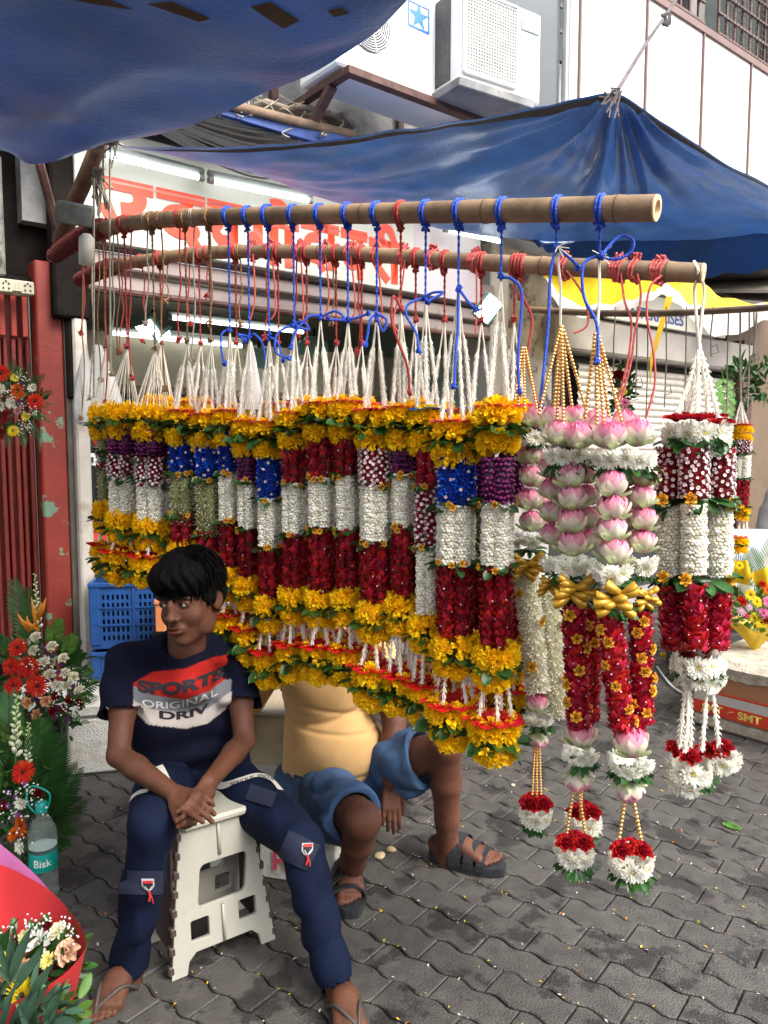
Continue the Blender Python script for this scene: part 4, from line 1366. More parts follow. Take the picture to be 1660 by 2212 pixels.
def beads(mb, a, b, r=.0048, sag=0.0):
    a, b = Vector(a), Vector(b)
    n = max(2, int((b - a).length / (r * 1.85)))
    v, f, c = BEADT
    ms = []
    for k in range(n + 1):
        t = k / n
        p = a.lerp(b, t)
        ms.append(np.array(Matrix.Translation(p) @ Matrix.Diagonal((r, r, r, 1))))
    mb.place(BEADT, ms)
def _bead():
    mb = MB()
    mb.lathe([(.0, -1), (.7, -.7), (1, 0), (.7, .7), (0, 1)], n=9)
    return mb.tmpl()
BEADT = _bead()

# a disc of pink / red petals lying on a marigold ring
def disc_mesh(c, seed=0):
    rr = random.Random(seed)
    mb = MB()
    t = petal_t(1.0, .75, .15, -.15, 3, 2, tip=.6, c0=tuple(a * .8 for a in c), c1=c)
    ms = [pm(2 * math.pi * (k + rr.uniform(-.2, .2)) / 13, rr.uniform(.0, .22), .1, rr.uniform(.85, 1.0), rr.uniform(0, .06), rr.uniform(-.2, .2)) for k in range(13)]
    ms += [pm(2 * math.pi * k / 7 + .2, rr.uniform(.25, .5), .02, .6, .05) for k in range(7)]
    mb.place(t, ms)
    return mb.mesh('petal_disc', M['petal'], True)
ME['disc_pink'] = disc_mesh((.85, .05, .16), 1)
ME['disc_red'] = disc_mesh((.75, .02, .02), 2)
ME['disc_blue'] = disc_mesh((.02, .18, .6), 3)
# wreath of leaves (radius 1)
def leafring(seed, n=16, big=1.0):
    rr = random.Random(seed)
    mb = MB()
    t = leaf_t(.75 * big, .42 * big, .15, -.5)
    ms = []
    for k in range(n):
        ms.append(pm(2 * math.pi * (k + rr.uniform(-.4, .4)) / n, rr.uniform(-.55, .35), .5, rr.uniform(.8, 1.25), rr.uniform(-.12, .12), rr.uniform(-.9, .9)))
    mb.place(t, ms)
    mb.lathe([(0, .12), (.62, .08), (.62, -.08), (0, -.12)], n=12, col=(.5, .5, .5))
    return mb
ME['leafring'] = [leafring(i).mesh('leaf_collar', M['leaf'], True) for i in range(4)]

def rope_mb(mb, pts, r=.0035, tw=60.0, n=6):
    """twisted rope: three thin lays around the path for near ropes"""
    pts = [Vector(p) for p in pts]
    mb.tube(pts, r, n)
# ================================================================== GARLANDS
GCOUNT = [0]
class Gar:
    def __init__(self, px, Y, label, group, cat='garland', name='flower_garland'):
        GCOUNT[0] += 1
        self.k = GCOUNT[0]
        self.px, self.Y = px, Y
        self.org = P(px, 880, Y)
        self.rr = random.Random(self.k * 17)
        self.root = empty(name, self.org, label, cat, group)
    def W(self, px, py, dy=0.0):
        """world point, given relative to the garland root (vertical hang: x is kept from the reference depth)"""
        return P(px, py, self.Y + dy) - self.org
    def zc(self, py):
        return P(self.px, py, self.Y).z - self.org.z
    def inst(self, kind, m4, name=None):
        me = ME[kind]
        if isinstance(me, list): me = self.rr.choice(me)
        return inst(name or me.name, me, m4, self.root)
    def build(self, mb, name, m, smooth=False, **kw):
        return mb.build(name, m, self.root, smooth, **kw)
    def ring(self, z, Rg, r=.03, kind='marigold', el=.35, n=None, cx=0.0, cy=0.0, flat=.8, name=None, jit=.006):
        n = n or max(5, int(round(2 * math.pi * Rg / (r * 1.35))))
        a0 = self.rr.uniform(0, 6)
        for k in range(n):
            w = a0 + 2 * math.pi * (k + self.rr.uniform(-.12, .12)) / n
            p = Vector((cx + Rg * math.cos(w), cy + Rg * math.sin(w), z + self.rr.uniform(-jit, jit)))
            e = el + self.rr.uniform(-.25, .25)
            d = Vector((math.cos(w) * math.cos(e), math.sin(w) * math.cos(e), math.sin(e)))
            q = r * self.rr.uniform(.9, 1.12)
            self.inst(kind, look(p, d, self.rr.uniform(0, 6), (q, q, q * flat)), name)
    def leaves(self, z, Rg, cx=0.0, cy=0.0):
        m = Matrix.Translation((cx, cy, z)) @ Matrix.Rotation(self.rr.uniform(0, 6), 4, 'Z') @ Matrix.Diagonal((Rg, Rg, Rg * .9, 1))
        self.inst('leafring', m)
    def cols(self, kind, z0, z1, pts, Rr, vary=.0):
        for i, (x, y) in enumerate(pts):
            L_ = z0 - z1 + self.rr.uniform(-vary, vary)
            me, sc = strand(kind, Rr, L_, i + self.k)
            o = inst(KN[kind], me, Matrix.Translation((x, y, z0)) @ Matrix.Rotation(self.rr.uniform(0, 6), 4, 'Z') @ Matrix.Diagonal((1, 1, sc, 1)), self.root)
            o['kind'] = 'stuff'
    def tassel(self, pts, a=None, s=.017, z0=None, bare=.0, step=.55):
        """tuberose chains; pts list of (from, to)"""
        for i, (p, q) in enumerate(pts):
            mb = MB()
            chain(mb, p, q, s, step, .004, self.k * 7 + i, t0=bare)
            self.build(mb, 'tuberose_chain', M['petal'], kind='stuff')
        if bare > 0:
            mb = MB()
            for (p, q) in pts:
                mb.tube([p, Vector(p).lerp(Vector(q), bare + .08)], .0022, 5)
            self.build(mb, 'thread', M['thread'])

def rope_from_pole(g, pole, rad, px, ky, m, mname='rope', loop=True, tail=None, knot=None, r=.0036, wraps=2):
    p, d, pr = on_pole(pole, rad, px)
    k = P(px, ky, p.y)
    k.x = p.x; k.y = p.y
    mb = MB()
    a = d.orthogonal().normalized(); a = (Vector((0, 0, 1)) - d * d.z).normalized(); b = d.cross(a)
    pts = []
    N_ = 14 * wraps
    for i in range(N_ + 1):
        w = 2 * math.pi * i / 14 + math.pi
        off = (i / N_ - .5) * r * 2.4 * wraps
        tilt = .35 * math.sin(w) * r * 2
        pts.append(p + d * (off + tilt) + (a * math.cos(w) + b * math.sin(w)) * (pr + r * .8))
    mb.tube([q - g.org for q in pts], r, 6)
    base = p - Vector((0, 0, pr + r))
    rr = random.Random(int(px))
    for i in range(5):     # knot under the pole
        mb.tube([base - g.org + Vector((rr.uniform(-.010, .010), rr.uniform(-.010, .006), rr.uniform(-.016, .004))) for _ in range(4)], r * 1.05, 5)
    # the hanging line, a thin twisted pair
    line = [base, base.lerp(k, .5) + Vector((.002 * math.sin(px), 0, 0)), k]
    L_ = (base - k).length
    n = max(6, int(L_ / .006))
    for ph in (0, math.pi):
        mb.tube([base.lerp(k, i / n) - g.org + Vector((math.cos(ph + i * 1.15), math.sin(ph + i * 1.15), 0)) * r * .45 for i in range(n + 1)], r * .62, 4)
    if tail:
        for t in tail:
            tp = [k] + [P(x, y, p.y - .015 - .006 * i) for i, (x, y) in enumerate(t)]
            sp = spline(tp, 7)
            mb.tube([q - g.org for q in sp], r, 6)
            e = sp[-1] - g.org
            for i in range(3):
                mb.tube([e + Vector((rr.uniform(-.006, .006), rr.uniform(-.006, .006), rr.uniform(-.008, .008))) for _ in range(4)], r * 1.1, 5)
    for i in range(4):
        mb.tube([k - g.org + Vector((rr.uniform(-.008, .008), rr.uniform(-.012, .002), rr.uniform(-.010, .008))) for _ in range(4)], r, 5)
    g.build(mb, 'hanging_rope', m, True)
    return k - g.org

def ringpts(n, Rg, a0=0.0, sq=1.0):
    return [(Rg * math.cos(a0 + 2 * math.pi * i / n), Rg * sq * math.sin(a0 + 2 * math.pi * i / n)) for i in range(n)]

def mari_garland(px, w, ytop, secs, yA, yB, label, row=1, ky=700, m='rope_blue', tails=None, disc='disc_pink', n=4, threads=False, discB='disc_red', rsc=1.0, rope=True, single=False, dY=0.0, rosettes=True, gapA=None, mr=.033):
    pole, rad = (pole1, prad1) if row == 1 else (pole2, prad2)
    p, d, pr = on_pole(pole, rad, px)
    Y = p.y + dY
    g = Gar(px, Y, label, 'marigold topped flower garlands hanging from the bamboo poles')
    Rc = SZ(w, Y) / 2                         # half width of the body
    Rr = max(.013, min(.024, Rc * .43))         # strand radius
    Rp = max(.006, Rc - Rr)                   # strands stand on this circle
    Rg = max(.028, Rc * .85) * rsc
    k = rope_from_pole(g, pole, rad, px, ky, M[m], tail=tails) if rope else P(px, ky, Y) - g.org
    zt = g.zc(ytop)
    # upper double ring
    g.ring(zt, Rg, mr, el=.45)
    g.leaves(zt - .034, Rg + .030)
    g.ring(zt - .064, Rg * .98, mr * .95, el=-.1)
    if disc:
        g.inst(disc, Matrix.Translation((0, 0, zt + .016)) @ Matrix.Diagonal((Rg + .022, Rg + .022, .03, 1)))
    # cords from the knot
    zc_ = zt + .02
    if threads:
        mb = MB()
        for i in range(16):
            a = 2 * math.pi * i / 16
            mb.tube([k, Vector((Rg * 1.1 * math.cos(a), Rg * 1.1 * math.sin(a), zc_))], .0013, 3)
        g.build(mb, 'thread', M['thread'])
    else:
        nn = 4 if row == 1 else 3
        a0 = g.rr.uniform(0, 6)
        pts = [(k + Vector((0, 0, -.004)), Vector((Rg * .95 * math.cos(a0 + 6.283 * i / nn), Rg * .95 * math.sin(a0 + 6.283 * i / nn), zc_))) for i in range(nn)]
        g.tassel(pts, s=.0175, bare=.36, step=.66)
    # strands
    a0 = R(20) + g.rr.uniform(-.3, .3)
    n = n + 1
    pts = ringpts(n, Rp, a0 - math.pi / 2)
    zprev = None
    for i, (kind, y0, y1) in enumerate(secs):
        z0, z1 = g.zc(y0), g.zc(y1)
        g.cols(kind, z0 + .006, z1 - .006, pts, Rr, .008 if kind in ('white', 'red') else .003)
        if i > 0:
            g.leaves(z0 + .002, Rc * .95 + .010)
            if rosettes:
                for q in range(3):
                    a = -math.pi / 2 + g.rr.uniform(-1.3, 1.3)
                    g.inst('rosette', look((math.cos(a) * (Rc + .006), math.sin(a) * (Rc + .006), z0 + g.rr.uniform(-.004, .008)), (math.cos(a), math.sin(a), .1), 0, .0095))
    # ring A closing the strands
    zA = g.zc(yA)
    Rr2 = Rg * 1.02
    g.ring(zA, Rr2, mr, el=.2)
    if not single:
        g.leaves(zA - .032, Rr2 + .024)
        g.ring(zA - .058, Rr2 * .9, mr * .9, el=-.3)
    if yB:
        zB = g.zc(yB)
        Rb = Rg * 1.28
        a0 = g.rr.uniform(0, 6)
        nn = 5
        za = zA - (.055 if not single else .01)
        pts = [(Vector((Rr2 * .5 * math.cos(a0 + 6.283 * i / nn), Rr2 * .5 * math.sin(a0 + 6.283 * i / nn), za + .03)), Vector((Rb * .95 * math.cos(a0 + 6.283 * i / nn), Rb * .95 * math.sin(a0 + 6.283 * i / nn), zB + .018))) for i in range(nn)]
        g.tassel(pts, s=.019, step=.70)
        g.inst(discB, Matrix.Translation((0, 0, zB + .014)) @ Matrix.Diagonal((Rb + .030, Rb + .030, .06, 1)))
        g.ring(zB, Rb, mr, el=.25)
        g.leaves(zB - .034, Rb + .028)
        g.ring(zB - .064, Rb * .96, mr * .95, el=-.35)
    return g

GL = [
 # px, w, ytop, sections, yA, yB, label, kwargs
 (222, 30, 893, [('cream', 925, 975), ('dotted', 975, 1008), ('cream', 1012, 1092)], 1103, 1186, 'thin cream bud garland at the far left end of the row', dict(threads=True, disc=None, m='rope_brown', ky=745, n=3, rosettes=False, discB='disc_red')),
 (265, 72, 888, [('purple', 925, 985), ('dotted', 985, 1032), ('white', 1032, 1108)], 1120, 1200, 'short garland with purple, dotted red and white bands, second from the left end', dict(threads=True, disc=None, m='rope_red', ky=748, rosettes=False, discB='disc_red')),
 (328, 76, 893, [('purple', 930, 990), ('dotted', 990, 1045), ('white', 1042, 1122)], 1134, 1210, 'short garland with purple and dotted bands hanging just above the blue crates and the boy', dict(threads=True, disc=None, m='rope_brown', ky=752, rosettes=False, discB='disc_red')),
 (398, 68, 900, [('blue', 938, 1018), ('cream', 1022, 1124), ('red', 1110, 1172)], 1185, None, 'blue banded garland with greenish cream buds directly above the boy', dict(m='rope_brown', ky=735)),
 (449, 60, 908, [('blue', 945, 1025), ('cream', 1035, 1150), ('red', 1150, 1200)], 1215, None, 'second blue and cream bud garland over the right side of the boy', dict(m='rope_brown', ky=735)),
 (491, 46, 900, [('blue', 942, 1022), ('white', 1022, 1122), ('red', 1126, 1226)], 1243, 1338, 'slim garland with blue top band and white middle beside the head of the boy', dict(ky=712, tails=[[(480, 720), (478, 750), (484, 785)]])),
 (533, 44, 922, [('purple', 965, 1038), ('white', 1040, 1140), ('red', 1145, 1246)], 1262, 1368, 'slim garland with purple top band at the shoulder of the boy', dict(ky=728, tails=[[(550, 722), (568, 745), (575, 800)], [(515, 722), (530, 735)]], n=3)),
 (580, 54, 925, [('blue', 990, 1072), ('white', 1078, 1176), ('red', 1182, 1290)], 1305, 1418, 'garland with blue top band left of the middle, low set', dict(ky=728, tails=[[(600, 740), (612, 780)]])),
 (634, 54, 905, [('red', 962, 1040), ('white', 1046, 1150), ('red', 1156, 1270)], 1284, 1402, 'red white red garland third left of the middle', dict(ky=700, tails=[[(600, 720), (596, 760), (625, 775)], [(655, 695), (668, 712), (640, 706)]])),
 (693, 62, 885, [('red', 944, 1030), ('white', 1034, 1136), ('red', 1142, 1272)], 1292, 1405, 'red white red garland under the large blue bow knot', dict(ky=685, tails=[[(670, 682), (640, 715), (628, 750)], [(725, 672), (745, 690), (710, 690)]])),
 (750, 54, 882, [('red', 942, 1026), ('white', 1030, 1140), ('red', 1146, 1270)], 1290, 1412, 'red white red garland next right of the large blue bow knot', dict(ky=690, tails=[[(775, 685), (797, 676)]])),
 (812, 72, 900, [('dotted', 970, 1046), ('white', 1050, 1166), ('red', 1172, 1296)], 1320, 1452, 'garland with white dotted red top band in the middle of the row', dict(ky=678, tails=[[(800, 690), (795, 720), (790, 745)], [(835, 690), (828, 715), (815, 690)]])),
 (869, 44, 895, [('purple', 942, 1018), ('white', 1027, 1132), ('red', 1140, 1290)], 1306, 1470, 'slim garland with purple top band and gold rosettes right of the dotted one', dict(m='rope_red', ky=665, tails=[[(850, 640), (848, 700), (880, 790), (885, 850)]])),
 (924, 52, 900, [('bred', 955, 1046), ('dotted', 1052, 1172), ('white', 1182, 1322)], 1345, 1490, 'garland with bright red band over a dotted band and long white lower part', dict(ky=642, tails=[[(885, 655), (878, 680), (900, 720), (905, 758)], [(935, 632), (958, 632), (925, 650)]], disc='disc_blue', n=3)),
 (987, 86, 926, [('blue', 990, 1090), ('white', 1094, 1210), ('red', 1216, 1366)], 1392, 1530, 'wide garland with big blue band and long red lower part', dict(ky=622, tails=[[(990, 700), (985, 760), (982, 835)], [(1015, 655), (1030, 668)]])),
 (1077, 74, 894, [('purple', 992, 1084), ('white', 1090, 1216), ('red', 1226, 1388)], 1412, 1568, 'garland with purple band, last marigold garland before the lotus ones', dict(ky=597, tails=[[(1110, 605), (1128, 640), (1120, 760), (1122, 845)]], mr=.036)),
]
for (px, w, yt, secs, yA, yB, lab, kw) in GL:
    mari_garland(px, w, yt, secs, yA, yB, lab, **kw)
# second row on the lower pole (mostly hidden, tops and bottoms show)
GL2 = [
 (345, 60, 872, [('dotted', 905, 1000), ('white', 1003, 1090)], 1105, None, 'rear garland behind the short purple banded ones', dict(threads=True, disc=None)),
 (425, 60, 880, [('red', 920, 1010), ('white', 1010, 1110)], 1120, None, 'rear garland between the two blue and cream bud ones', dict()),
 (508, 60, 890, [('red', 930, 1010), ('white', 1014, 1120), ('red', 1124, 1215)], 1232, 1330, 'rear garland between the slim blue and slim purple ones', dict()),
 (600, 60, 885, [('red', 925, 1010), ('white', 1014, 1120), ('red', 1124, 1250)], 1265, 1372, 'rear garland behind the gap right of the low blue banded one', dict()),
 (662, 60, 880, [('dotted', 925, 1020), ('white', 1024, 1125), ('red', 1130, 1250)], 1275, 1390, 'rear dotted garland behind the red white red ones', dict(disc='disc_red')),
 (722, 60, 880, [('red', 925, 1020), ('white', 1024, 1125), ('red', 1130, 1250)], 1275, 1385, 'rear red garland between the bow knot garland and its neighbour', dict(disc='disc_red')),
 (782, 60, 885, [('dotted', 930, 1040), ('white', 1044, 1150), ('red', 1156, 1275)], 1300, 1420, 'rear garland whose dotted band shows left of the middle one', dict()),
 (898, 60, 885, [('purple', 930, 1030), ('white', 1034, 1150), ('red', 1156, 1280)], 1325, 1455, 'rear garland behind the bright red banded one', dict()),
 (955, 60, 900, [('purple', 950, 1050), ('dotted', 1054, 1190), ('red', 1196, 1330)], 1370, 1470, 'rear garland left of the wide blue banded one', dict()),
 (1035, 70, 895, [('purple', 950, 1090), ('cream', 1094, 1215), ('red', 1220, 1350)], 1385, 1515, 'rear garland in the gap between the wide blue and the purple ones', dict(disc='disc_blue')),
 (1110, 60, 890, [('purple', 940, 1090), ('red', 1226, 1370)], 1410, 1500, 'rear garland peeping out left of the lotus garlands', dict()),
]
for (px, w, yt, secs, yA, yB, lab, kw) in GL2:
    kw.setdefault('ky', 740 if px < 800 else 690)
    mari_garland(px, w, yt, secs, yA, yB, lab, row=2, m='rope_red', rosettes=False, **kw)

# ---------------------------------------------------------------- lotus garlands
def lotus_at(g, px, py, dy=0.0, s=.047, down=False, lean=.12):
    rr = g.rr
    d = Vector((rr.uniform(-lean, lean), -lean * .8 + rr.uniform(-lean, lean), 1 if not down else -1))
    g.inst('lotus', look(g.W(px, py, dy), d, rr.uniform(0, 6), (s, s, s * .98)))
def daisies(g, px, py, w, n=9, dy=0.0, s=.024, el=-.1):
    Rg = SZ(w, g.Y) / 2
    c = g.W(px, py, dy)
    g.ring(c.z, Rg, s, 'daisy', el, n, c.x, c.y, .9)
def leafc(g, px, py, w, dy=0.0):
    Rg = SZ(w, g.Y) / 2
    c = g.W(px, py, dy)
    g.leaves(c.z, Rg, c.x, c.y)
    rr = g.rr
    for k in range(12):
        a = -math.pi / 2 + rr.uniform(-1.9, 1.9)
        e = rr.uniform(-.75, .0)
        d = Vector((math.cos(a) * math.cos(e), math.sin(a) * math.cos(e), math.sin(e)))
        x = d; q = SZ(w, g.Y) * rr.uniform(.28, .42)
        y = Vector((0, 0, 1)).cross(x).normalized(); z = x.cross(y)
        m = Matrix(((x.x, y.x, z.x, 0), (x.y, y.y, z.y, 0), (x.z, y.z, z.z, 0), (0, 0, 0, 1)))
        g.inst('leafbig', Matrix.Translation(c + Vector((math.cos(a), math.sin(a), 0)) * Rg * .75) @ m @ Matrix.Rotation(rr.uniform(-.6, .6), 4, 'X') @ Matrix.Diagonal((q, q, q, 1)))
def bow_at(g, px, py, w, dy=0.0):
    s = SZ(w, g.Y) / 2
    g.inst('bow', TRS(g.W(px, py, dy), (0, 0, g.rr.uniform(-.2, .2)), (s, s * .9, s * 1.05)))
def col_at(g, kind, px, y0, y1, Rr, dy=0.0, px1=None):
    a, b = g.W(px, y0, dy), g.W(px1 or px, y1, dy)
    L_ = (a - b).length
    me, sc = strand(kind, Rr, L_, int(px))
    o = inst(KN[kind], me, look(a, a - b, px * .37, (1, 1, sc)), g.root)
    o['kind'] = 'stuff'
def rosettes_on(g, px, y0, y1, Rr, n, dy=0.0, px1=None):
    for k in range(n):
        t = (k + .5) / n + g.rr.uniform(-.3, .3) / n
        a = -math.pi / 2 + g.rr.uniform(-1.1, 1.1)
        c = g.W(lerp(px, px1 or px, t), lerp(y0, y1, t), dy)
        d = Vector((math.cos(a), math.sin(a), g.rr.uniform(-.2, .3)))
        g.inst('rosette', look(c + Vector((math.cos(a), math.sin(a), 0)) * (Rr + .004), d, g.rr.uniform(0, 6), g.rr.uniform(.0125, .0155)))
def bead_lines(g, lines, r=.0046):
    for (a, b) in lines:
        mb = MB()
        beads(mb, g.W(*a), g.W(*b), r)
        g.build(mb, 'bead_string', M['gold'], True)
def pendant(g, px, yr, w, ys, dy=0.0, roses=2, yd=None, yl=None):
    """red roses, white daisies and leaves at the bottom"""
    for k in range(roses + 1):
        q = SZ(26, g.Y)
        x = px + (k - (roses - 1) / 2) * w * .46 if k < roses else px
        g.inst('rose', look(g.W(x, yr + (0 if k < roses else -8), dy + (-.02 if k < roses else .04)), (g.rr.uniform(-.25, .25), -.45, 1), g.rr.uniform(0, 6), (q, q, q)))
    daisies(g, px, yd or yr + 24, w * .72, 8, dy, .029, -.25)
    daisies(g, px, (yd or yr + 24) + 12, w * .45, 5, dy, .027, -.7)
    leafc(g, px, yl or yr + 48, w * .85, dy)

LG = 'lotus and bead garlands at the right'
# left lotus garland (rear, hangs from the lower pole)
Y14 = on_pole(pole2, prad2, 1122)[0].y - .09
g = Gar(1142, Y14, 'leftmost lotus garland with one column of lotus and white star flower strands below', LG)
k = rope_from_pole(g, pole2, prad2, 1122, 640, M['rope_red'], tail=[[(1150, 690), (1140, 780), (1165, 880)]])
for (x, y, d_) in ((1160, 912, 0), (1197, 915, .04), (1120, 925, .05)):
    lotus_at(g, x, y, d_, .046)
daisies(g, 1152, 945, 70, 8, 0, .022, -.3); leafc(g, 1150, 960, 62)
for i, y in enumerate((992, 1040, 1090, 1138)):
    lotus_at(g, 1143 + (i % 2) * 4, y, 0, .045)
    lotus_at(g, 1178, y + 6, .075, .04)
daisies(g, 1138, 1168, 50, 8, 0, .022, -.5); leafc(g, 1142, 1190, 62)
bow_at(g, 1135, 1222, 78, -.03)
col_at(g, 'star', 1136, 1236, 1492, .034, 0, 1162)
col_at(g, 'star', 1188, 1250, 1545, .030, .02, 1204)
rosettes_on(g, 1136, 1260, 1470, .035, 4, 0, 1160)
rosettes_on(g, 1188, 1290, 1490, .031, 3, .02, 1202)
lotus_at(g, 1160, 1528, 0, .042); daisies(g, 1162, 1556, 46, 7, 0, .02, -.5); leafc(g, 1164, 1570, 56)
lotus_at(g, 1162, 1585, 0, .038, True)
bead_lines(g, [((1155, 1618), (1150, 1722)), ((1160, 1618), (1160, 1728)), ((1166, 1618), (1170, 1740))], .0042)
pendant(g, 1158, 1738, 62, 0, 0, 2)
bead_lines(g, [((1128, 752), (1112, 868, -.02)), ((1132, 752), (1134, 880, -.03)), ((1136, 752), (1160, 880, -.04)), ((1130, 752), (1120, 880, .03))], .0042)
# middle lotus garland
p15 = on_pole(pole1, prad1, 1205)[0]
g = Gar(1235, p15.y, 'middle lotus garland hanging from a blue rope loop under a cone of gold beads', LG)
k = rope_from_pole(g, pole1, prad1, 1205, 535, M['rope_blue'], tail=[[(1235, 560), (1248, 575)], [(1190, 590), (1185, 700), (1172, 830), (1168, 878)]])
bd = MB()
bd.tube([k, g.W(1212, 620), g.W(1211, 705)], .0032, 5)
for q in range(7):
    bd.tube([k + Vector((0, -.01, 0)), k + Vector((g.rr.uniform(-.02, .03), -.02, g.rr.uniform(-.04, .01)))], .0016, 3)
g.build(bd, 'thread', M['thread'])
bead_lines(g, [((1212, 705), (1165, 893, -.06)), ((1211, 712), (1196, 898, .02)), ((1213, 712), (1204, 905, -.05)), ((1214, 708), (1218, 915, -.07)), ((1216, 706), (1268, 890, .0)), ((1214, 712), (1240, 905, .05))])
for (x, y, d_, s) in ((1207, 950, -.05, .048), (1252, 955, -.075, .05), (1283, 925, .03, .048), (1195, 915, .04, .046), (1240, 915, .05, .046)):
    lotus_at(g, x, y, d_, s, False, .2)
daisies(g, 1236, 984, 100, 11, 0, .024, -.35); leafc(g, 1236, 1004, 96)
for i, y in enumerate((1043, 1090, 1140, 1188)):
    lotus_at(g, 1234 + (i % 2) * 3, y, -.035, .049)
    lotus_at(g, 1192 + (i % 2) * 3, y - 22, .045, .044)
    lotus_at(g, 1272, y - 10, .06, .042)
daisies(g, 1228, 1218, 92, 11, -.01, .024, -.5); leafc(g, 1232, 1240, 84)
bow_at(g, 1240, 1272, 92, -.045); bow_at(g, 1190, 1262, 60, .02)
leafc(g, 1240, 1298, 70)
col_at(g, 'bred', 1240, 1306, 1572, .027, -.03, 1252)
col_at(g, 'red', 1285, 1300, 1560, .023, .04, 1272)
rosettes_on(g, 1240, 1310, 1560, .028, 7, -.03, 1252)
rosettes_on(g, 1285, 1310, 1540, .024, 4, .04, 1272)
lotus_at(g, 1255, 1600, -.02, .050); daisies(g, 1252, 1634, 54, 8, 0, .022, -.5); leafc(g, 1252, 1648, 66)
lotus_at(g, 1250, 1672, 0, .044, True)
bead_lines(g, [((1240, 1704), (1224, 1808)), ((1256, 1704), (1256, 1765, .03)), ((1250, 1704), (1266, 1810))], .0048)
pendant(g, 1242, 1822, 82, 0, -.01, 2)
pendant(g, 1262, 1756, 70, 0, .09, 2)
# right lotus garland
p16 = on_pole(pole1, prad1, 1297)[0]
g = Gar(1325, p16.y - .01, 'right lotus garland with two lotus columns, gold bows and red petal strands', LG)
k = rope_from_pole(g, pole1, prad1, 1297, 552, M['rope_blue'], tail=[[(1330, 560), (1362, 545), (1368, 520), (1345, 508), (1322, 525), (1300, 552)], [(1262, 570), (1262, 640), (1290, 700), (1292, 780)]])
bd = MB()
bd.tube([k, g.W(1296, 640), g.W(1290, 720)], .0032, 5)
for q in range(7):
    bd.tube([k + Vector((0, -.01, 0)), k + Vector((g.rr.uniform(-.03, .03), -.02, g.rr.uniform(-.03, .02)))], .0016, 3)
g.build(bd, 'thread', M['thread'])
bead_lines(g, [((1286, 722), (1265, 900, .0)), ((1289, 730), (1290, 915, -.04)), ((1291, 735), (1306, 925, -.05)), ((1295, 728), (1345, 915, -.02)), ((1293, 728), (1318, 915, .02))])
for (x, y, d_, s) in ((1318, 955, -.06, .05), (1375, 950, -.05, .05), (1345, 925, .04, .046), (1295, 935, .03, .044)):
    lotus_at(g, x, y, d_, s, False, .2)
daisies(g, 1345, 990, 118, 12, 0, .025, -.35); leafc(g, 1348, 1012, 112)
for i, y in enumerate((1062, 1110, 1158, 1206)):
    lotus_at(g, 1322 + (i % 2) * 3, y, -.05, .049)
for i, y in enumerate((1040, 1086, 1134, 1182)):
    lotus_at(g, 1389 - (i % 2) * 4, y, .02, .044)
    lotus_at(g, 1352, y, .06, .04)
daisies(g, 1322, 1238, 60, 8, -.04, .025, -.5); daisies(g, 1386, 1218, 46, 7, .02, .023, -.5)
leafc(g, 1330, 1258, 76, -.03); leafc(g, 1390, 1248, 50, .02)
bow_at(g, 1327, 1294, 92, -.07); bow_at(g, 1392, 1290, 62, -.01)
leafc(g, 1335, 1318, 72, -.03); leafc(g, 1388, 1312, 48, .02)
col_at(g, 'bred', 1318, 1322, 1575, .027, -.04, 1343)
col_at(g, 'bred', 1384, 1318, 1560, .0255, .0, 1388)
col_at(g, 'bred', 1375, 1540, 1590, .028, -.01, 1366)
rosettes_on(g, 1318, 1330, 1580, .028, 6, -.04, 1345)
rosettes_on(g, 1384, 1330, 1570, .026, 10, .0, 1388)
lotus_at(g, 1362, 1620, -.04, .056); daisies(g, 1362, 1652, 72, 9, 0, .024, -.5); leafc(g, 1362, 1668, 78)
lotus_at(g, 1360, 1692, 0, .044, True)
bead_lines(g, [((1352, 1722), (1336, 1826)), ((1368, 1722), (1388, 1826))], .0052)
pendant(g, 1364, 1838, 98, 0, -.01, 2, 1864, 1888)

# ---------------------------------------------------------------- white garland on the end of the lower pole
p17 = on_pole(pole2, prad2, 1508)[0]
g = Gar(1505, p17.y, 'white jasmine garland with roses on the cut end of the lower pole', 'white garlands')
e0, d0, r0_ = on_pole(pole2, prad2, 1506)
mb = MB()
for sx in (-9, 12):
    mb.tube(spline([e0 - g.org + Vector((0, -.0, r0_ + .003)), e0 - g.org + Vector((0, -r0_ - .003, .0)), g.W(1510 + sx, 625), g.W(1510 + sx * .6, 680), g.W(1511, 745)], 5), .0036, 6)
mb.tube([g.W(1511, 742), g.W(1513, 765)], .006, 6)
g.build(mb, 'white_cord', M['thread'])
g.tassel([(g.W(1508, 755), g.W(1466, 888, -.03)), (g.W(1511, 750), g.W(1508, 893, -.05)), (g.W(1513, 750), g.W(1552, 900, -.02)), (g.W(1511, 760), g.W(1530, 885, .06)), (g.W(1510, 755), g.W(1490, 885, .07))], s=.023, bare=.06, step=.7)
for (x, y, dy_) in ((1462, 904, -.04), (1512, 903, -.06), (1560, 913, -.04), (1545, 900, .06), (1480, 900, .06)):
    q = SZ(27, g.Y)
    g.inst('rose', look(g.W(x, y, dy_), (0, -.12, 1), g.rr.uniform(0, 6), (q * 1.1, q * 1.1, q * .8)))
daisies(g, 1505, 934, 116, 11, 0, .031, -.05); leafc(g, 1500, 948, 130); daisies(g, 1506, 966, 112, 11, 0, .027, -.3)
C17 = [(1447, .0), (1500, -.055), (1556, -.01), (1475, .06), (1535, .06)]
for (x, dy_) in C17:
    col_at(g, 'dotted', x, 966, 1074, .030, dy_)
    col_at(g, 'white', x, 1088, 1246 if dy_ > -.03 else 1240, .0295, dy_)
    col_at(g, 'bred' if x != 1475 else 'red', x, 1262, 1416 if dy_ > 0 else 1400, .0305, dy_, 1505 + (x - 1505) * .82)
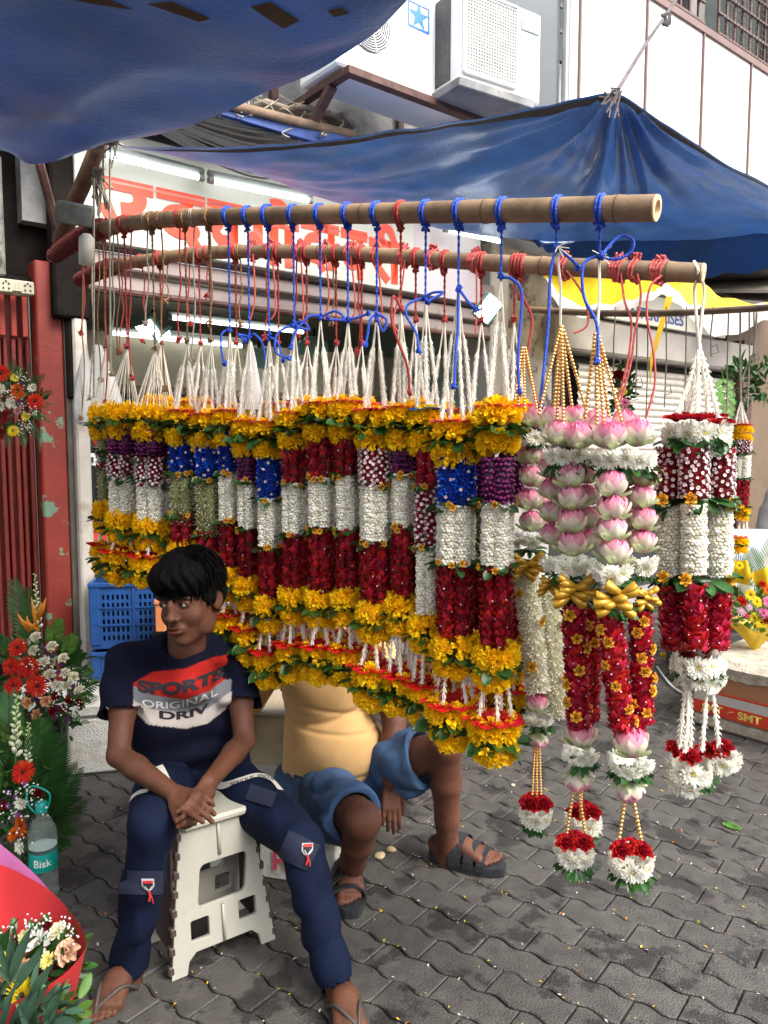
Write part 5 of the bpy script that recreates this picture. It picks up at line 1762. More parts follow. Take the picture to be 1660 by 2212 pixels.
leafc(g, 1502, 1080, 140, -.0); leafc(g, 1560, 1080, 60, -.02)
leafc(g, 1502, 1252, 140); leafc(g, 1450, 1250, 60, -.02)
for (x, y) in ((1492, 1078), (1430, 1080), (1580, 1090), (1480, 1252), (1432, 1247), (1575, 1256)):
    g.inst('rosette', look(g.W(x, y, -.085 if 1450 < x < 1560 else -.04), (0, -1, .1), 0, .0165))
daisies(g, 1508, 1430, 92, 10, 0, .03, -.0); leafc(g, 1505, 1447, 92); daisies(g, 1508, 1464, 88, 10, 0, .026, -.3)
g.tassel([(g.W(1486, 1470, -.03), g.W(1480, 1622, -.04)), (g.W(1530, 1472, -.02), g.W(1518, 1615, -.03)), (g.W(1537, 1472, -.01), g.W(1554, 1618, -.02)), (g.W(1490, 1475, .03), g.W(1492, 1615, .03)), (g.W(1483, 1475, -.02), g.W(1468, 1618, -.0))], s=.021, step=.62)
for (x, y, dy_) in ((1460, 1620, 0), (1490, 1636, -.05), (1525, 1622, -.0), (1562, 1615, -.02), (1545, 1628, .04)):
    q = SZ(26, g.Y)
    g.inst('rose', look(g.W(x, y, dy_), (g.rr.uniform(-.2, .2), -.5, 1), g.rr.uniform(0, 6), (q, q, q)))
daisies(g, 1490, 1662, 72, 9, -.02, .031, -.1); daisies(g, 1562, 1645, 52, 7, .0, .029, -.1)
leafc(g, 1500, 1680, 84, -.01); daisies(g, 1488, 1692, 66, 8, -.02, .027, -.4)
# small distant garland on the thin bamboo
g = Gar(1607, 4.70, 'small distant garland with yellow, white and red bands hanging from the thin bamboo', 'white garlands')
mb = MB()
mb.tube([g.W(1600, 668), g.W(1600, 800), g.W(1602, 880)], .006, 5)
mb.tube([g.W(1602, 820), g.W(1630, 760), g.W(1636, 672)], .006, 5)
for i in range(7):
    mb.tube([g.W(1602, 868), g.W(1590 + i * 4.5, 915)], .004, 4)
g.build(mb, 'hanging_rope', M['rope_grey'])
g.tassel([(g.W(1602, 865), g.W(1590 + i * 8, 913, -.03 + .02 * (i % 2))) for i in range(4)], s=.022, step=.6)
g.inst('disc_red', Matrix.Translation((0, 0, g.zc(918))) @ Matrix.Diagonal((.06, .06, .03, 1)))
g.ring(g.zc(926), .042, .026, n=8); g.ring(g.zc(944), .042, .026, n=8)
for (kind, y0, y1) in (('dotted', 950, 978), ('white', 984, 1032), ('red', 1038, 1096)):
    g.cols(kind, g.zc(y0), g.zc(y1), ringpts(5, .032), .024)
    g.leaves(g.zc(y1) - .004, .062)
g.ring(g.zc(1100), .045, .027, n=8); g.leaves(g.zc(1107), .06); g.ring(g.zc(1116), .04, .025, n=8)
g.tassel([(g.W(1600 + i * 7, 1120, 0), g.W(1596 + i * 10, 1158, -.02)) for i in range(3)], s=.022)
g.inst('disc_pink', Matrix.Translation((0, 0, g.zc(1160))) @ Matrix.Diagonal((.058, .058, .03, 1)))
g.ring(g.zc(1167), .045, .027, n=8); g.leaves(g.zc(1175), .058); g.ring(g.zc(1186), .04, .025, n=8)

# ---------------------------------------------------------------- bare cords hanging from the poles on the left
def cord(px, y1, pole, rad, m, r=.0026, kinks=(), end_knot=True, label='', sway=4, seed=0):
    p, d, pr = on_pole(pole, rad, px)
    rr = random.Random(int(px * 7 + y1) + seed)
    a = p - Vector((0, 0, pr))
    Y = p.y
    pts = [a]
    n = 6
    for i in range(1, n + 1):
        q = P(px + (sway * math.sin(i * 1.3 + px) if i > 2 else 0), lerp(480, y1, i / n), Y - .01)
        q.z = lerp(a.z, P(px, y1, Y).z, i / n)
        pts.append(q)
    mb = MB()
    mb.tube(spline(pts, 5), r, 5)
    w = [p + (Vector((0, 0, 1)) * math.cos(t) + Vector((0, 1, 0)) * math.sin(t)) * (pr + r) + d * (.004 * t / 3) for t in np.linspace(0, 12.5, 26)]
    mb.tube(w, r, 5)
    if end_knot:
        e = pts[-1]
        for i in range(4):
            mb.tube([e + Vector((rr.uniform(-.009, .009), rr.uniform(-.009, .009), rr.uniform(-.012, .010))) for _ in range(4)], r * 1.3, 5)
    o = mb.build('twine', m)
    return tag(o, label, 'twine', 'bare lengths of twine hanging from the poles')
cl_ = [(214, 700), (226, 790), (236, 830), (243, 770), (252, 735), (262, 700), (300, 735), (345, 820), (372, 700), (415, 800)]
for i, (px, y1) in enumerate([(150, 900), (172, 720), (198, 860), (214, 820), (228, 870), (243, 805), (256, 760), (282, 815), (318, 700), (352, 840), (388, 735), (418, 775), (455, 700)]):
    m_, nm = ((M['rope_red'], 'red'), (M['rope_brown'], 'brown'), (M['rope_grey'], 'grey'))[(i * 5 + 1) % 3]
    cord(max(px, 178 + i), y1, pole1, prad1, m_, label='thin %s twine, %s from the left on the upper pole' % (nm, ORD[i]), seed=i)
for i, (px, y1) in enumerate([(262, 760), (310, 735), (360, 650), (408, 700), (448, 640), (520, 700), (575, 730), (640, 730), (720, 700), (775, 760)]):
    m_, nm = ((M['rope_red'], 'red'), (M['rope_red'], 'red'), (M['rope_brown'], 'brown'))[i % 3]
    cord(px, y1, pole2, prad2, m_, label='thin %s twine, %s from the left on the lower pole' % (nm, ORD[i]), seed=i)
# long grey string in front of the sign, up to the knotted corner of the tarpaulins
mb = MB(); mb.tube([P(238, 305, 2.68), P(237, 500, 2.66), P(239, 800, 2.66)], .0035, 5); mb.tube([P(203, 385, 2.68), P(203, 860, 2.68)], .0035, 5)
for k_ in range(10):
    rr = random.Random(k_); c = P(240, 300, 2.68)
    mb.tube([c + Vector((rr.uniform(-.03, .04), rr.uniform(-.02, .01), rr.uniform(-.02, .02))) for _ in range(3)] + [c + Vector((rr.uniform(-.09, .05), 0, rr.uniform(-.10, .02)))], .004, 4)
    c = P(215, 385, 2.72)
    mb.tube([c + Vector((rr.uniform(-.02, .02), rr.uniform(-.02, .01), rr.uniform(-.04, .04))) for _ in range(4)] + [c + Vector((rr.uniform(-.04, .06), 0, rr.uniform(-.14, -.02)))], .004, 4)
o = mb.build('tie_string', M['rope_grey'])
tag(o, 'long grey tie string hanging from the knotted corner where both tarpaulins meet', 'string')
# red cords wound round the lower pole and hanging free between the garlands at right
def wound(px, wraps, tails, label, r=.0034):
    p, d, pr = on_pole(pole2, prad2, px)
    a = (Vector((0, 0, 1)) - d * d.z).normalized(); b = d.cross(a)
    mb = MB()
    N_ = 12 * wraps
    mb.tube([p + d * ((i / N_ - .5) * r * 2.1 * wraps + .004 * math.sin(i)) + (a * math.cos(i * 2 * math.pi / 12) + b * math.sin(i * 2 * math.pi / 12)) * (pr + r * (.8 + .5 * (i % 3 == 0))) for i in range(N_ + 1)], r, 5)
    rr = random.Random(int(px))
    for s_ in (1, -1):
        c = p + Vector((0, -pr * .4, s_ * (pr + r)))
        for i in range(5):
            mb.tube([c + Vector((rr.uniform(-.012, .012), rr.uniform(-.01, .008), rr.uniform(-.010, .012))) for _ in range(4)], r, 5)
    for t in tails:
        mb.tube(spline([p + Vector((0, -pr, -pr * .6))] + [P(x, y, p.y - .03) for (x, y) in t], 6), r * .85, 5)
    o = mb.build('wound_cord', M['rope_red_light'])
    tag(o, label, 'cord', 'red cords wound round the lower pole')
M['rope_red_light'] = mat('faded_red_cord', (.55, .10, .09), .8, var=.25, vscale=100, bump=.5, bscale=260)
wound(942, 3, [], 'red cord wound round the lower pole above the wide blue banded garland')
wound(1030, 3, [[(1030, 640), (1028, 720)]], 'red cord wound round the lower pole left of the bright lamp')
wound(880, 2, [[(868, 620), (850, 690), (862, 720)]], 'red cord with a side loop on the lower pole near the middle')
wound(1228, 3, [[(1262, 640), (1270, 700), (1240, 720)]], 'red cord behind the white knot on the lower pole')
wound(1330, 4, [[(1350, 650), (1365, 700), (1355, 790), (1330, 880)]], 'thick winding of red cord with one long tail on the lower pole')
wound(1376, 2, [[(1385, 640), (1372, 720), (1362, 790), (1340, 870)]], 'thin double winding of red cord beside the thick winding')
wound(1428, 4, [[(1405, 620), (1398, 680), (1412, 760), (1415, 830), (1395, 905)]], 'red cord knotted on the lower pole, long tail beside the white garland')
for k_, px in enumerate((545, 590, 650, 705, 762, 820)):
    wound(px, 2, [[(px + 6, 640 + 20 * (k_ % 3)), (px - 4, 690)]], ['red cord wound at the left on the lower pole', 'red cord wound above the low blue banded garland', 'red cord with raised knot above the red white red garlands', 'red cord wound beside the large blue bow knot', 'red cord wound right of the large blue bow knot', 'red cord wound above the dotted garland'][k_])
# ================================================================== PEOPLE (signed distance fields meshed with OpenVDB)
import openvdb
class Field:
    def __init__(self, lo, hi, h):
        self.lo = np.array(lo, float); self.h = h
        self.n = np.ceil((np.array(hi) - self.lo) / h).astype(int) + 1
        self.a = np.full(self.n, 1.0, dtype=np.float32)
    def sub(self, mn, mx):
        i0 = np.clip(np.floor((mn - self.lo) / self.h).astype(int), 0, self.n - 1)
        i1 = np.clip(np.ceil((mx - self.lo) / self.h).astype(int) + 1, 1, self.n)
        if (i1 <= i0).any(): return None
        sl = tuple(slice(a, b) for a, b in zip(i0, i1))
        ax = [(self.lo[k] + self.h * np.arange(i0[k], i1[k])).astype(np.float32) for k in range(3)]
        X = np.stack(np.meshgrid(*ax, indexing='ij'), -1)
        return sl, X
    @staticmethod
    def smin(a, b, k):
        if k <= 0: return np.minimum(a, b)
        h = np.clip(.5 + .5 * (b - a) / k, 0, 1)
        return b + (a - b) * h - k * h * (1 - h)
    def op(self, mn, mx, fn, k=.01, sub=False, inter=False):
        m = k * 1.5 + 4 * self.h
        r = self.sub(np.array(mn) - m, np.array(mx) + m)
        if r is None: return self
        sl, X = r
        d = fn(X)
        o = self.a[sl]
        if sub: self.a[sl] = -self.smin(-o, d, k)
        else: self.a[sl] = self.smin(o, d, k)
        return self
    def cap(self, a, b, ra, rb=None, k=.01, sub=False, flat=None):
        """tapered capsule; flat=(direction, factor) squashes along a direction"""
        a = np.array(a, float); b = np.array(b, float)
        rb = ra if rb is None else rb
        R0 = max(ra, rb) * (1.6 if flat is not None else 1)
        def fn(X):
            ab = b - a; L2 = max(ab @ ab, 1e-9)
            t = np.clip(((X - a) @ ab) / L2, 0, 1)
            D = X - (a + t[..., None] * ab)
            if flat is not None:
                u = np.array(flat[0], float); u /= np.linalg.norm(u)
                q = D @ u
                D = D + (q * (1 / flat[1] - 1))[..., None] * u
                return (np.linalg.norm(D, axis=-1) - (ra + (rb - ra) * t)) * min(1, flat[1])
            return np.linalg.norm(D, axis=-1) - (ra + (rb - ra) * t)
        return self.op(np.minimum(a, b) - R0, np.maximum(a, b) + R0, fn, k, sub)
    def chain(self, pts, rs, k=.01, sub=False, flat=None):
        for i in range(len(pts) - 1):
            self.cap(pts[i], pts[i + 1], rs[i], rs[i + 1], k, sub, flat)
        return self
    def ell(self, c, r, M3=None, k=.01, sub=False):
        c = np.array(c, float); r = np.array(r, float)
        A = np.eye(3) if M3 is None else np.array(M3)
        def fn(X):
            q = (X - c) @ A / r
            n = np.linalg.norm(q, axis=-1) + 1e-6
            g = np.linalg.norm(q / r, axis=-1) + 1e-6
            return n * (n - 1) / g
        return self.op(c - r.max(), c + r.max(), fn, k, sub)
    def halfspace(self, p, n, mn, mx, k=.002):
        """remove what lies on the side the normal points to, inside a box"""
        p = np.array(p, float); n = np.array(n, float); n /= np.linalg.norm(n)
        r = self.sub(np.array(mn), np.array(mx))
        sl, X = r
        d = (X - p) @ n
        self.a[sl] = -self.smin(-self.a[sl], -d, k)
        return self
    def like(self):
        f = Field.__new__(Field); f.lo, f.h, f.n = self.lo, self.h, self.n; f.a = np.full(self.n, 1.0, dtype=np.float32); return f
    def join(self, o, k=.02):
        m = (np.abs(self.a) < .2) | (np.abs(o.a) < .2)
        r = self.smin(self.a, o.a, k); self.a = np.where(m, r, self.a).astype(np.float32); return self
    def cutall(self, p, n, k=.002):
        return self.halfspace(p, n, self.lo - 1, self.lo + self.n * self.h + 1, k)
    def warp(self, fn):
        ax = [(self.lo[k] + self.h * np.arange(self.n[k])).astype(np.float32) for k in range(3)]
        X, Y, Z = np.meshgrid(*ax, indexing='ij')
        self.a += fn(X, Y, Z).astype(np.float32)
        return self
    def minus(self, other, off=0.0):
        self.a = np.maximum(self.a, -(other.a - off)); return self
    def copy(self):
        f = Field.__new__(Field); f.lo, f.h, f.n, f.a = self.lo, self.h, self.n, self.a.copy(); return f
    def mesh(self, name, mats, colfn=None, smooth=2):
        bg = 3 * self.h
        g = openvdb.FloatGrid(bg)
        g.copyFromArray(np.clip(self.a, -bg, bg).astype(np.float32))
        p, q = g.convertToQuads(0.0)
        p = np.asarray(p) * self.h + self.lo
        q = np.asarray(q)
        me = bpy.data.meshes.new(name)
        me.from_pydata(p.tolist(), [], q[:, ::-1].tolist())
        if not isinstance(mats, (list, tuple)): mats = [mats]
        for m in mats: me.materials.append(m)
        if smooth:
            import bmesh
            bm = bmesh.new(); bm.from_mesh(me)
            for _ in range(smooth):
                bmesh.ops.smooth_vert(bm, verts=bm.verts, factor=.5, use_axis_x=True, use_axis_y=True, use_axis_z=True)
            bmesh.ops.recalc_face_normals(bm, faces=bm.faces)
            bm.to_mesh(me); bm.free()
        me.polygons.foreach_set('use_smooth', [True] * len(me.polygons))
        co = np.empty(len(me.vertices) * 3); me.vertices.foreach_get('co', co); co = co.reshape(-1, 3)
        c = colfn(co) if colfn else np.ones((len(co), 3))
        at = me.color_attributes.new('Col', 'FLOAT_COLOR', 'POINT')
        at.data.foreach_set('color', np.concatenate([c, np.ones((len(c), 1))], 1).astype(np.float32).ravel())
        me.update()
        return me
def wob(X, Y, Z, f, ph=0.0):
    return np.sin(X * f + ph + 1.3 * np.sin(Y * f * .7 + ph)) * np.sin(Y * f * .9 + 2 * ph + 1.1 * np.sin(Z * f * .8)) + .5 * np.sin(Z * f * 1.7 + 1.7 * np.sin(X * f * 1.1 + ph))
def skin_mat(name, col):
    m = mat(name, col, .58, var=.16, vscale=16, bump=.25, bscale=260, spec=.28, col2=tuple(c * .72 for c in col), mix=(.45, .7), mscale=7)
    b = m.node_tree.nodes['Principled BSDF']
    b.inputs['Subsurface Weight'].default_value = .12
    b.inputs['Subsurface Radius'].default_value = (.012, .005, .003)
    b.inputs['Subsurface Scale'].default_value = 1.0
    return m
m_skin = skin_mat('brown_skin', (.098, .036, .019))
m_skin2 = skin_mat('brown_skin_older', (.120, .046, .026))
def V3(v): return np.array((v[0], v[1], v[2]), float)
def hand(F, wrist, d, up, side, curl=(.5, .6, .7, .8), s=1.0, thumb=(.6, .5), spread=.06, pts_out=None, thumb_len=1.0):
    """wrist point; d: direction palm->fingers; up: back of the hand; side: +1 thumb on d x up side"""
    d = V3(d) / np.linalg.norm(V3(d)); up = V3(up); up = up - d * (up @ d); up /= np.linalg.norm(up)
    lat = np.cross(d, up) * side        # towards the thumb
    w = V3(wrist)
    pl, pw = .088 * s, .036 * s
    # palm
    for t in (-.75, -.25, .25, .75):
        F.cap(w + lat * t * pw * .55 + d * .004, w + d * pl * (.97 - .06 * abs(t - .2)) + lat * t * pw * .92, .0125 * s, .0105 * s, .009)
    F.cap(w + lat * pw * .5 + d * .015, w + d * pl * .5 + lat * pw * .95 - up * .006, .014 * s, .010 * s, .008)
    lens = (.068, .078, .072, .056)
    tips = []
    for i in range(4):
        t = .75 - i * .5
        b = w + d * pl * (.97 - .06 * abs(t - .2)) + lat * t * pw * .95
        c = curl[i]
        dirs = d + lat * spread * t
        dirs = dirs / np.linalg.norm(dirs)
        L = lens[i] * s
        p = b; a = c * .45
        r = (.0088 - .0006 * (i == 3) ) * s
        for seg, fr in enumerate((.44, .31, .25)):
            dd = dirs * math.cos(a) - up * math.sin(a)
            q = p + dd * L * fr
            F.cap(p, q, r, r * .93, .003)
            p = q; r *= .93; a += c
        tips.append(p)
    # thumb
    tb = w + d * .018 * s + lat * pw * .75 - up * .004
    td = d * math.cos(thumb[0]) + lat * math.sin(thumb[0]) - up * .25
    td /= np.linalg.norm(td)
    k1 = tb + td * .042 * s
    td2 = d * math.cos(thumb[0] - thumb[1]) + lat * math.sin(thumb[0] - thumb[1]) - up * .35
    td2 /= np.linalg.norm(td2)
    k2 = k1 + td2 * .030 * s * thumb_len
    k3 = k2 + (td2 * .9 - lat * .25) * .024 * s * thumb_len
    F.chain([tb, k1, k2, k3], [.0135 * s, .0108 * s, .0095 * s, .0085 * s], .004)
    return tips + [k3]
def foot(F, ankle, d, s=1.0, z0=.0, side=1, k=.008):
    """ankle joint; d horizontal direction of the toes; sole at z0"""
    d = np.array((d[0], d[1], 0.0)); d /= np.linalg.norm(d)
    lat = np.array((-d[1], d[0], 0.0)) * side      # towards the big toe
    a = V3(ankle)
    heel = np.array((a[0], a[1], z0 + .028 * s)) - d * .040 * s
    F.cap(a, heel, .034 * s, .029 * s, .02)
    ball = np.array((a[0], a[1], z0 + .020 * s)) + d * .135 * s
    mid = np.array((a[0], a[1], z0 + .040 * s)) + d * .055 * s
    F.cap(a - np.array((0, 0, .01)), mid, .033 * s, .031 * s, .02)
    F.cap(heel, ball - d * .01, .026 * s, .020 * s, .02)
    for t in (-1, -.4, .25, .85):
        F.cap(mid + lat * t * .012 * s, ball + lat * t * .030 * s - d * .010 * abs(t - .6) * s, .026 * s, .0165 * s, .012)
    tips = []
    for i, (t, L, r) in enumerate(((1.05, .040, .0125), (.45, .036, .0088), (.0, .030, .0082), (-.45, .025, .0078), (-.9, .020, .0074))):
        b = ball + lat * t * .031 * s - d * .012 * max(0, -t + .2) * s
        b[2] = z0 + .014 * s
        e = b + d * L * s; e[2] = z0 + r * s * .95
        F.cap(b, e, r * s * 1.05, r * s, .003)
        tips.append(e)
    return ball, heel, lat, tips
def rotframe(yaw, pitch, roll=0.0):
    """columns: right, back->front.., returns 3x3 (x: head's left.., y: forward, z: up)"""
    m = Matrix.Rotation(yaw, 3, 'Z') @ Matrix.Rotation(pitch, 3, 'X') @ Matrix.Rotation(roll, 3, 'Y')
    return np.array(m)
def head(F, c, A, s=1.0):
    """c: centre of the skull; A columns = (right-hand x, forward y, up z) in world; face looks along +y of A"""
    def L(x, y, z): return V3(c) + A @ (np.array((x, y, z)) * s)
    def e(p, r, k=.012, sub=False, rot=None):
        M3 = A if rot is None else A @ np.array(rot)
        F.ell(L(*p), np.array(r) * s, M3, k * s, sub)
    e((0, -.012, .030), (.074, .092, .083), .02)          # cranium
    e((0, .030, -.015), (.062, .062, .075), .02)          # face mass
    e((0, .040, -.070), (.047, .044, .040), .02)          # jaw
    e((0, .070, -.090), (.024, .020, .018), .015)         # chin
    for sx in (-1, 1):
        e((sx * .036, .058, -.028), (.023, .019, .021), .018)    # cheek
        e((sx * .050, .020, -.060), (.018, .034, .030), .016)    # jaw corner
        e((sx * .031, .083, .014), (.0175, .014, .0115), .010, True)   # eye socket
        e((sx * .031, .080, .030), (.024, .010, .0065), .010)    # brow ridge
    e((0, .094, .004), (.0095, .015, .026), .010)          # nose bridge
    e((0, .107, -.018), (.0130, .013, .011), .008)         # nose tip
    for sx in (-1, 1):
        e((sx * .0155, .100, -.0215), (.0095, .011, .0085), .004)
        e((sx * .006, .104, -.0295), (.0035, .005, .003), .002, True)
    e((0, .086, -.052), (.026, .016, .018), .010)          # muzzle
    e((0, .1005, -.0470), (.0225, .0095, .0065), .003)      # upper lip
    e((0, .0995, -.0580), (.0200, .0098, .0078), .003)      # lower lip
    e((0, .108, -.0522), (.021, .010, .0018), .0015, True) # mouth line
    for sx in (-1, 1):
        rot = Matrix.Rotation(sx * .35, 3, 'Z')
        e((sx * .077, -.008, -.002), (.007, .020, .030), .006, rot=rot)
        e((sx * .0835, .000, .002), (.005, .011, .017), .004, True, rot=rot)
        # eyelids
        e((sx * .031, .0785, .0165), (.0165, .0115, .0085), .004)
        e((sx * .031, .0780, .0095), (.0155, .0110, .0070), .004)
        e((sx * .031, .093, .0125), (.0145, .0115, .0058), .0018, True)
    return L
def head_colors(L_inv, s=1.0, moustache=False):
    def fn(co):
        q = L_inv(co)
        c = np.ones((len(co), 3))
        def blob(p, r, col, w=1.0):
            d = (((q - np.array(p)) / np.array(r)) ** 2).sum(1)
            t = np.clip(1.6 - 1.6 * d, 0, 1)[:, None] * w
            c[:] = c * (1 - t) + np.array(col) * t
        for sx in (-1, 1):
            blob((sx * .034, .090, .0315), (.024, .022, .0062), (.04, .03, .04), 1)     # eyebrow
            blob((sx * .031, .085, .0150), (.0165, .02, .0052), (.22, .2, .2), .8)    # lid line
        blob((0, .104, -.0470), (.0245, .016, .0075), (.60, .36, .42), 1)
        blob((0, .104, -.0580), (.0225, .016, .0085), (1.15, .68, .66), 1)
        blob((0, .106, -.0522), (.020, .014, .0014), (.15, .1, .1), .9)
        if moustache: blob((0, .104, -.0405), (.024, .016, .0050), (.40, .38, .42), .75)
        return c
    return fn
def ribbon_on(bvh_list, pts, w, off, name, m, parent, toward, inv):
    """flat tape laid on a surface: points are projected on the meshes along `toward`"""
    out = []
    for p in pts:
        best = None
        for b in bvh_list:
            h = b.ray_cast(Vector((0, 0, EYE)), (Vector(p) - Vector((0, 0, EYE))).normalized(), 5)
            if h[0] is not None and (best is None or h[3] < best[3]): best = h
        if best: out.append((best[0], best[1]))
    mb = MB()
    V = []
    n = len(out)
    for i, (p, nn) in enumerate(out):
        t = (out[min(i + 1, n - 1)][0] - out[max(i - 1, 0)][0]).normalized()
        s_ = t.cross(nn).normalized()
        for q in (-1, 1):
            V.append(tuple(inv @ (p + nn * off + s_ * w / 2 * q)))
    if n < 2: return None
    mb.add(V, [(2 * i, 2 * i + 1, 2 * i + 3, 2 * i + 2) for i in range(n - 1)])
    return mb.build(name, m, parent, True)
def bvh_of(me):
    return BVHTree.FromPolygons([v.co.copy() for v in me.vertices], [tuple(p.vertices) for p in me.polygons])
def text_decal(body, bvh, fn, m, name, parent, inv, toward, bold=.02, off=.0022):
    """letters laid on a mesh: text outline mapped by fn(u, v)->world guess, projected along toward"""
    me = text_mesh(body, 1.0, bold, 0, name)
    import bmesh
    bm = bmesh.new(); bm.from_mesh(me)
    bmesh.ops.triangulate(bm, faces=bm.faces)
    for _ in range(2):
        bmesh.ops.subdivide_edges(bm, edges=[e for e in bm.edges if e.calc_length() > .12], cuts=1)
        bmesh.ops.triangulate(bm, faces=bm.faces)
    xs = [v.co.x for v in bm.verts]; ys = [v.co.y for v in bm.verts]
    x0, x1, y0, y1 = min(xs), max(xs), min(ys), max(ys)
    for v in bm.verts:
        p = fn((v.co.x - x0) / (x1 - x0), (v.co.y - y0) / (y1 - y0))
        h = bvh.ray_cast(Vector((0, 0, EYE)), (Vector(p) - Vector((0, 0, EYE))).normalized(), 5)
        q = h[0] + h[1] * off if h[0] is not None else Vector(p)
        v.co = inv @ q
    bm.to_mesh(me); bm.free()
    me.materials.clear(); me.materials.append(m)
    at = me.color_attributes.new('Col', 'FLOAT_COLOR', 'POINT')
    at.data.foreach_set('color', np.ones(4 * len(me.vertices), dtype=np.float32))
    o = bpy.data.objects.new(name, me); link(o, parent)
    return o
def person(name_loc, label):
    return empty('person', name_loc, label, 'person')
def put(me, name, parent, **kw):
    """mesh in world coordinates -> child of an unrotated root"""
    me.transform(Matrix.Translation(-parent.location))
    o = bpy.data.objects.new(name, me); link(o, parent)
    return tag(o, **kw) if kw else o

# ------------------------------------------------------------------ the boy on the stool
H = .0032
NB = P(402, 1366, 2.27)                      # base of neck
HC = P(414, 1296, 2.10)                     # skull centre
shR, shL = P(275, 1432, 2.26), P(512, 1424, 2.44)     # his right (image left), his left
elR, elL = P(256, 1632, 2.10), P(528, 1600, 2.28)
wrR, wrL = P(378, 1716, 1.99), P(452, 1690, 2.02)
hipR, hipL = P(372, 1668, 2.44), P(470, 1664, 2.50)
knR, knL = P(330, 1775, 1.98), P(648, 1822, 2.08)
anR, anL = P(276, 2120, 2.03), P(738, 2168, 1.96)
pel = (V3(hipR) + V3(hipL)) / 2
chest = (V3(shR) + V3(shL)) / 2 + np.array((0, .0, -.12))
lo = np.array((-1.05, 1.55, -.01)); hi = np.array((.15, 2.75, 1.48))
body = Field(lo, hi, H)
A = rotframe(R(180 - 19), R(-7), R(5))       # forward looks toward the camera and to the left of the picture, a little down
# A columns: x, y(forward), z
if (A[:, 1] @ np.array((0, -1, 0))) < 0: A = rotframe(R(-19), R(-7), R(5))
Lh = head(body, HC, A, 1.0)
body.chain([V3(HC) + A @ np.array((0, -.025, -.05)), V3(NB) + np.array((0, .01, .02)), V3(NB) + np.array((0, .01, -.05))], [.052, .052, .06], .02)
# trunk inside the clothes
body.chain([V3(NB) - np.array((0, 0, .05)), chest + (0, .04, 0), pel + np.array((0, .03, .06))], [.05, .06, .07], .01)
body.cap(V3(shR), V3(shL), .036, .036, .012)
for (a, b, c) in ((shR, elR, wrR), (shL, elL, wrL)):
    body.chain([a, V3(a) * .45 + V3(b) * .55, b], [.038, .037, .031], .012)
    body.chain([b, V3(b) * .68 + V3(c) * .32, c], [.032, .033, .0225], .012, )
for (a, b, c) in ((hipR, knR, anR), (hipL, knL, anL)):
    body.chain([a, b, V3(b) * .65 + V3(c) * .35, c], [.06, .045, .042, .030], .01)
# hands: his left hand underneath, right hand over it, fingers forward and right
tipsR = hand(body, wrR, P(445, 1748, 1.90) - wrR, np.array((.15, -.75, .65)), 1, curl=(.12, .55, .6, .65), s=.98, thumb=(.55, .7))
tipsL = hand(body, wrL, P(418, 1752, 1.93) - wrL, np.array((.55, -.75, .1)), -1, curl=(.55, .5, .42, .38), s=.94, thumb=(.35, .35))
foot(body, anR, (-.12, -1.0), .98, .012, -1)
foot(body, anL, (.25, -1.0), .98, .012, 1)
Ai = A.T
Linv = lambda co: (co - V3(HC)) @ A
hc_ = head_colors(Linv, 1.0, True)
def boy_cols(co):
    c = hc_(co)
    for tip in tipsR + tipsL:
        d = np.linalg.norm(co - tip, axis=1)
        t = np.clip(1 - d / .012, 0, 1)[:, None] * .7
        c = c * (1 - t) + np.array((1.8, 1.9, 1.9)) * t
    return c
boy = person((pel[0], pel[1], 0), 'teenage boy in navy t-shirt and cargo trousers on a folding stool, hands clasped')
me = body.mesh('body', m_skin, boy_cols, 1)
bo = put(me, 'body', boy)
# eyes
m_eye = mat('eye_white', (.40, .37, .34), .3); m_iris = mat('dark_iris', (.02, .012, .008), .12)
for sx in (-1, 1):
    c = V3(HC) + A @ np.array((sx * .031, .0735, .0125))
    v, f, _ = ico(.0132, sub=3)
    e_ = MB().add(v, f).build('eyeball', m_eye, boy, True); e_.location = Vector(c) - boy.location
    look_d = A @ np.array((-.55 if A[0, 0] > 0 else .55, .83, .02))
    MB().lathe([(0, 0), (.0058, 0)], n=14).add([], []) if False else None
    ir = MB(); ir.lathe([(0, .0008), (.0050, .0004), (.0084, -.0014)], n=16)
    io = ir.build('iris', m_iris, e_, True)
    io.matrix_basis = look(Vector(look_d) * .0128, Vector(look_d))
# hair: cap with an uneven fringe
Fh = Field(V3(HC) - .20, V3(HC) + .22, .0035)
def Lc(x, y, z): return V3(HC) + A @ np.array((x, y, z))
Fh.ell(Lc(0, -.012, .062), (.082, .098, .080), A, .02)
Fh.ell(Lc(0, -.045, .012), (.076, .066, .080), A, .02)
Fh.ell(Lc(.0, .055, .090), (.068, .046, .042), A, .03)
Fh.ell(Lc(.02, .078, .078), (.045, .034, .028), A, .02)
Fh.ell(Lc(-.045, .062, .070), (.035, .036, .030), A, .02)
for sx in (-1, 1):
    Fh.ell(Lc(sx * .070, .020, .024), (.012, .020, .032), A, .010)
Fface = Field(V3(HC) - .20, V3(HC) + .22, .0035)
Fface.ell(Lc(0, .064, -.036), (.074, .088, .090), A, .01)
Fh.minus(Fface)
def hairw(X, Y, Z):
    q = (np.stack([X, Y, Z], -1) - V3(HC)) @ A
    ang = np.arctan2(q[..., 0], q[..., 1] + .02)
    return .0035 * np.sin(ang * 26 + 3 * np.sin(q[..., 2] * 40)) * np.clip((.16 - q[..., 2]) / .1, .2, 1) + .003 * wob(X, Y, Z, 60, 1.0)
Fh.warp(hairw)
m_hair = mat('black_hair', (.003, .0026, .0026), .7, bump=.8, bscale=90, aniso=(1, 1, .25), spec=.06)
put(Fh.mesh('hair', m_hair, None, 1), 'hair', boy)
hl = MB()
rr = random.Random(5)
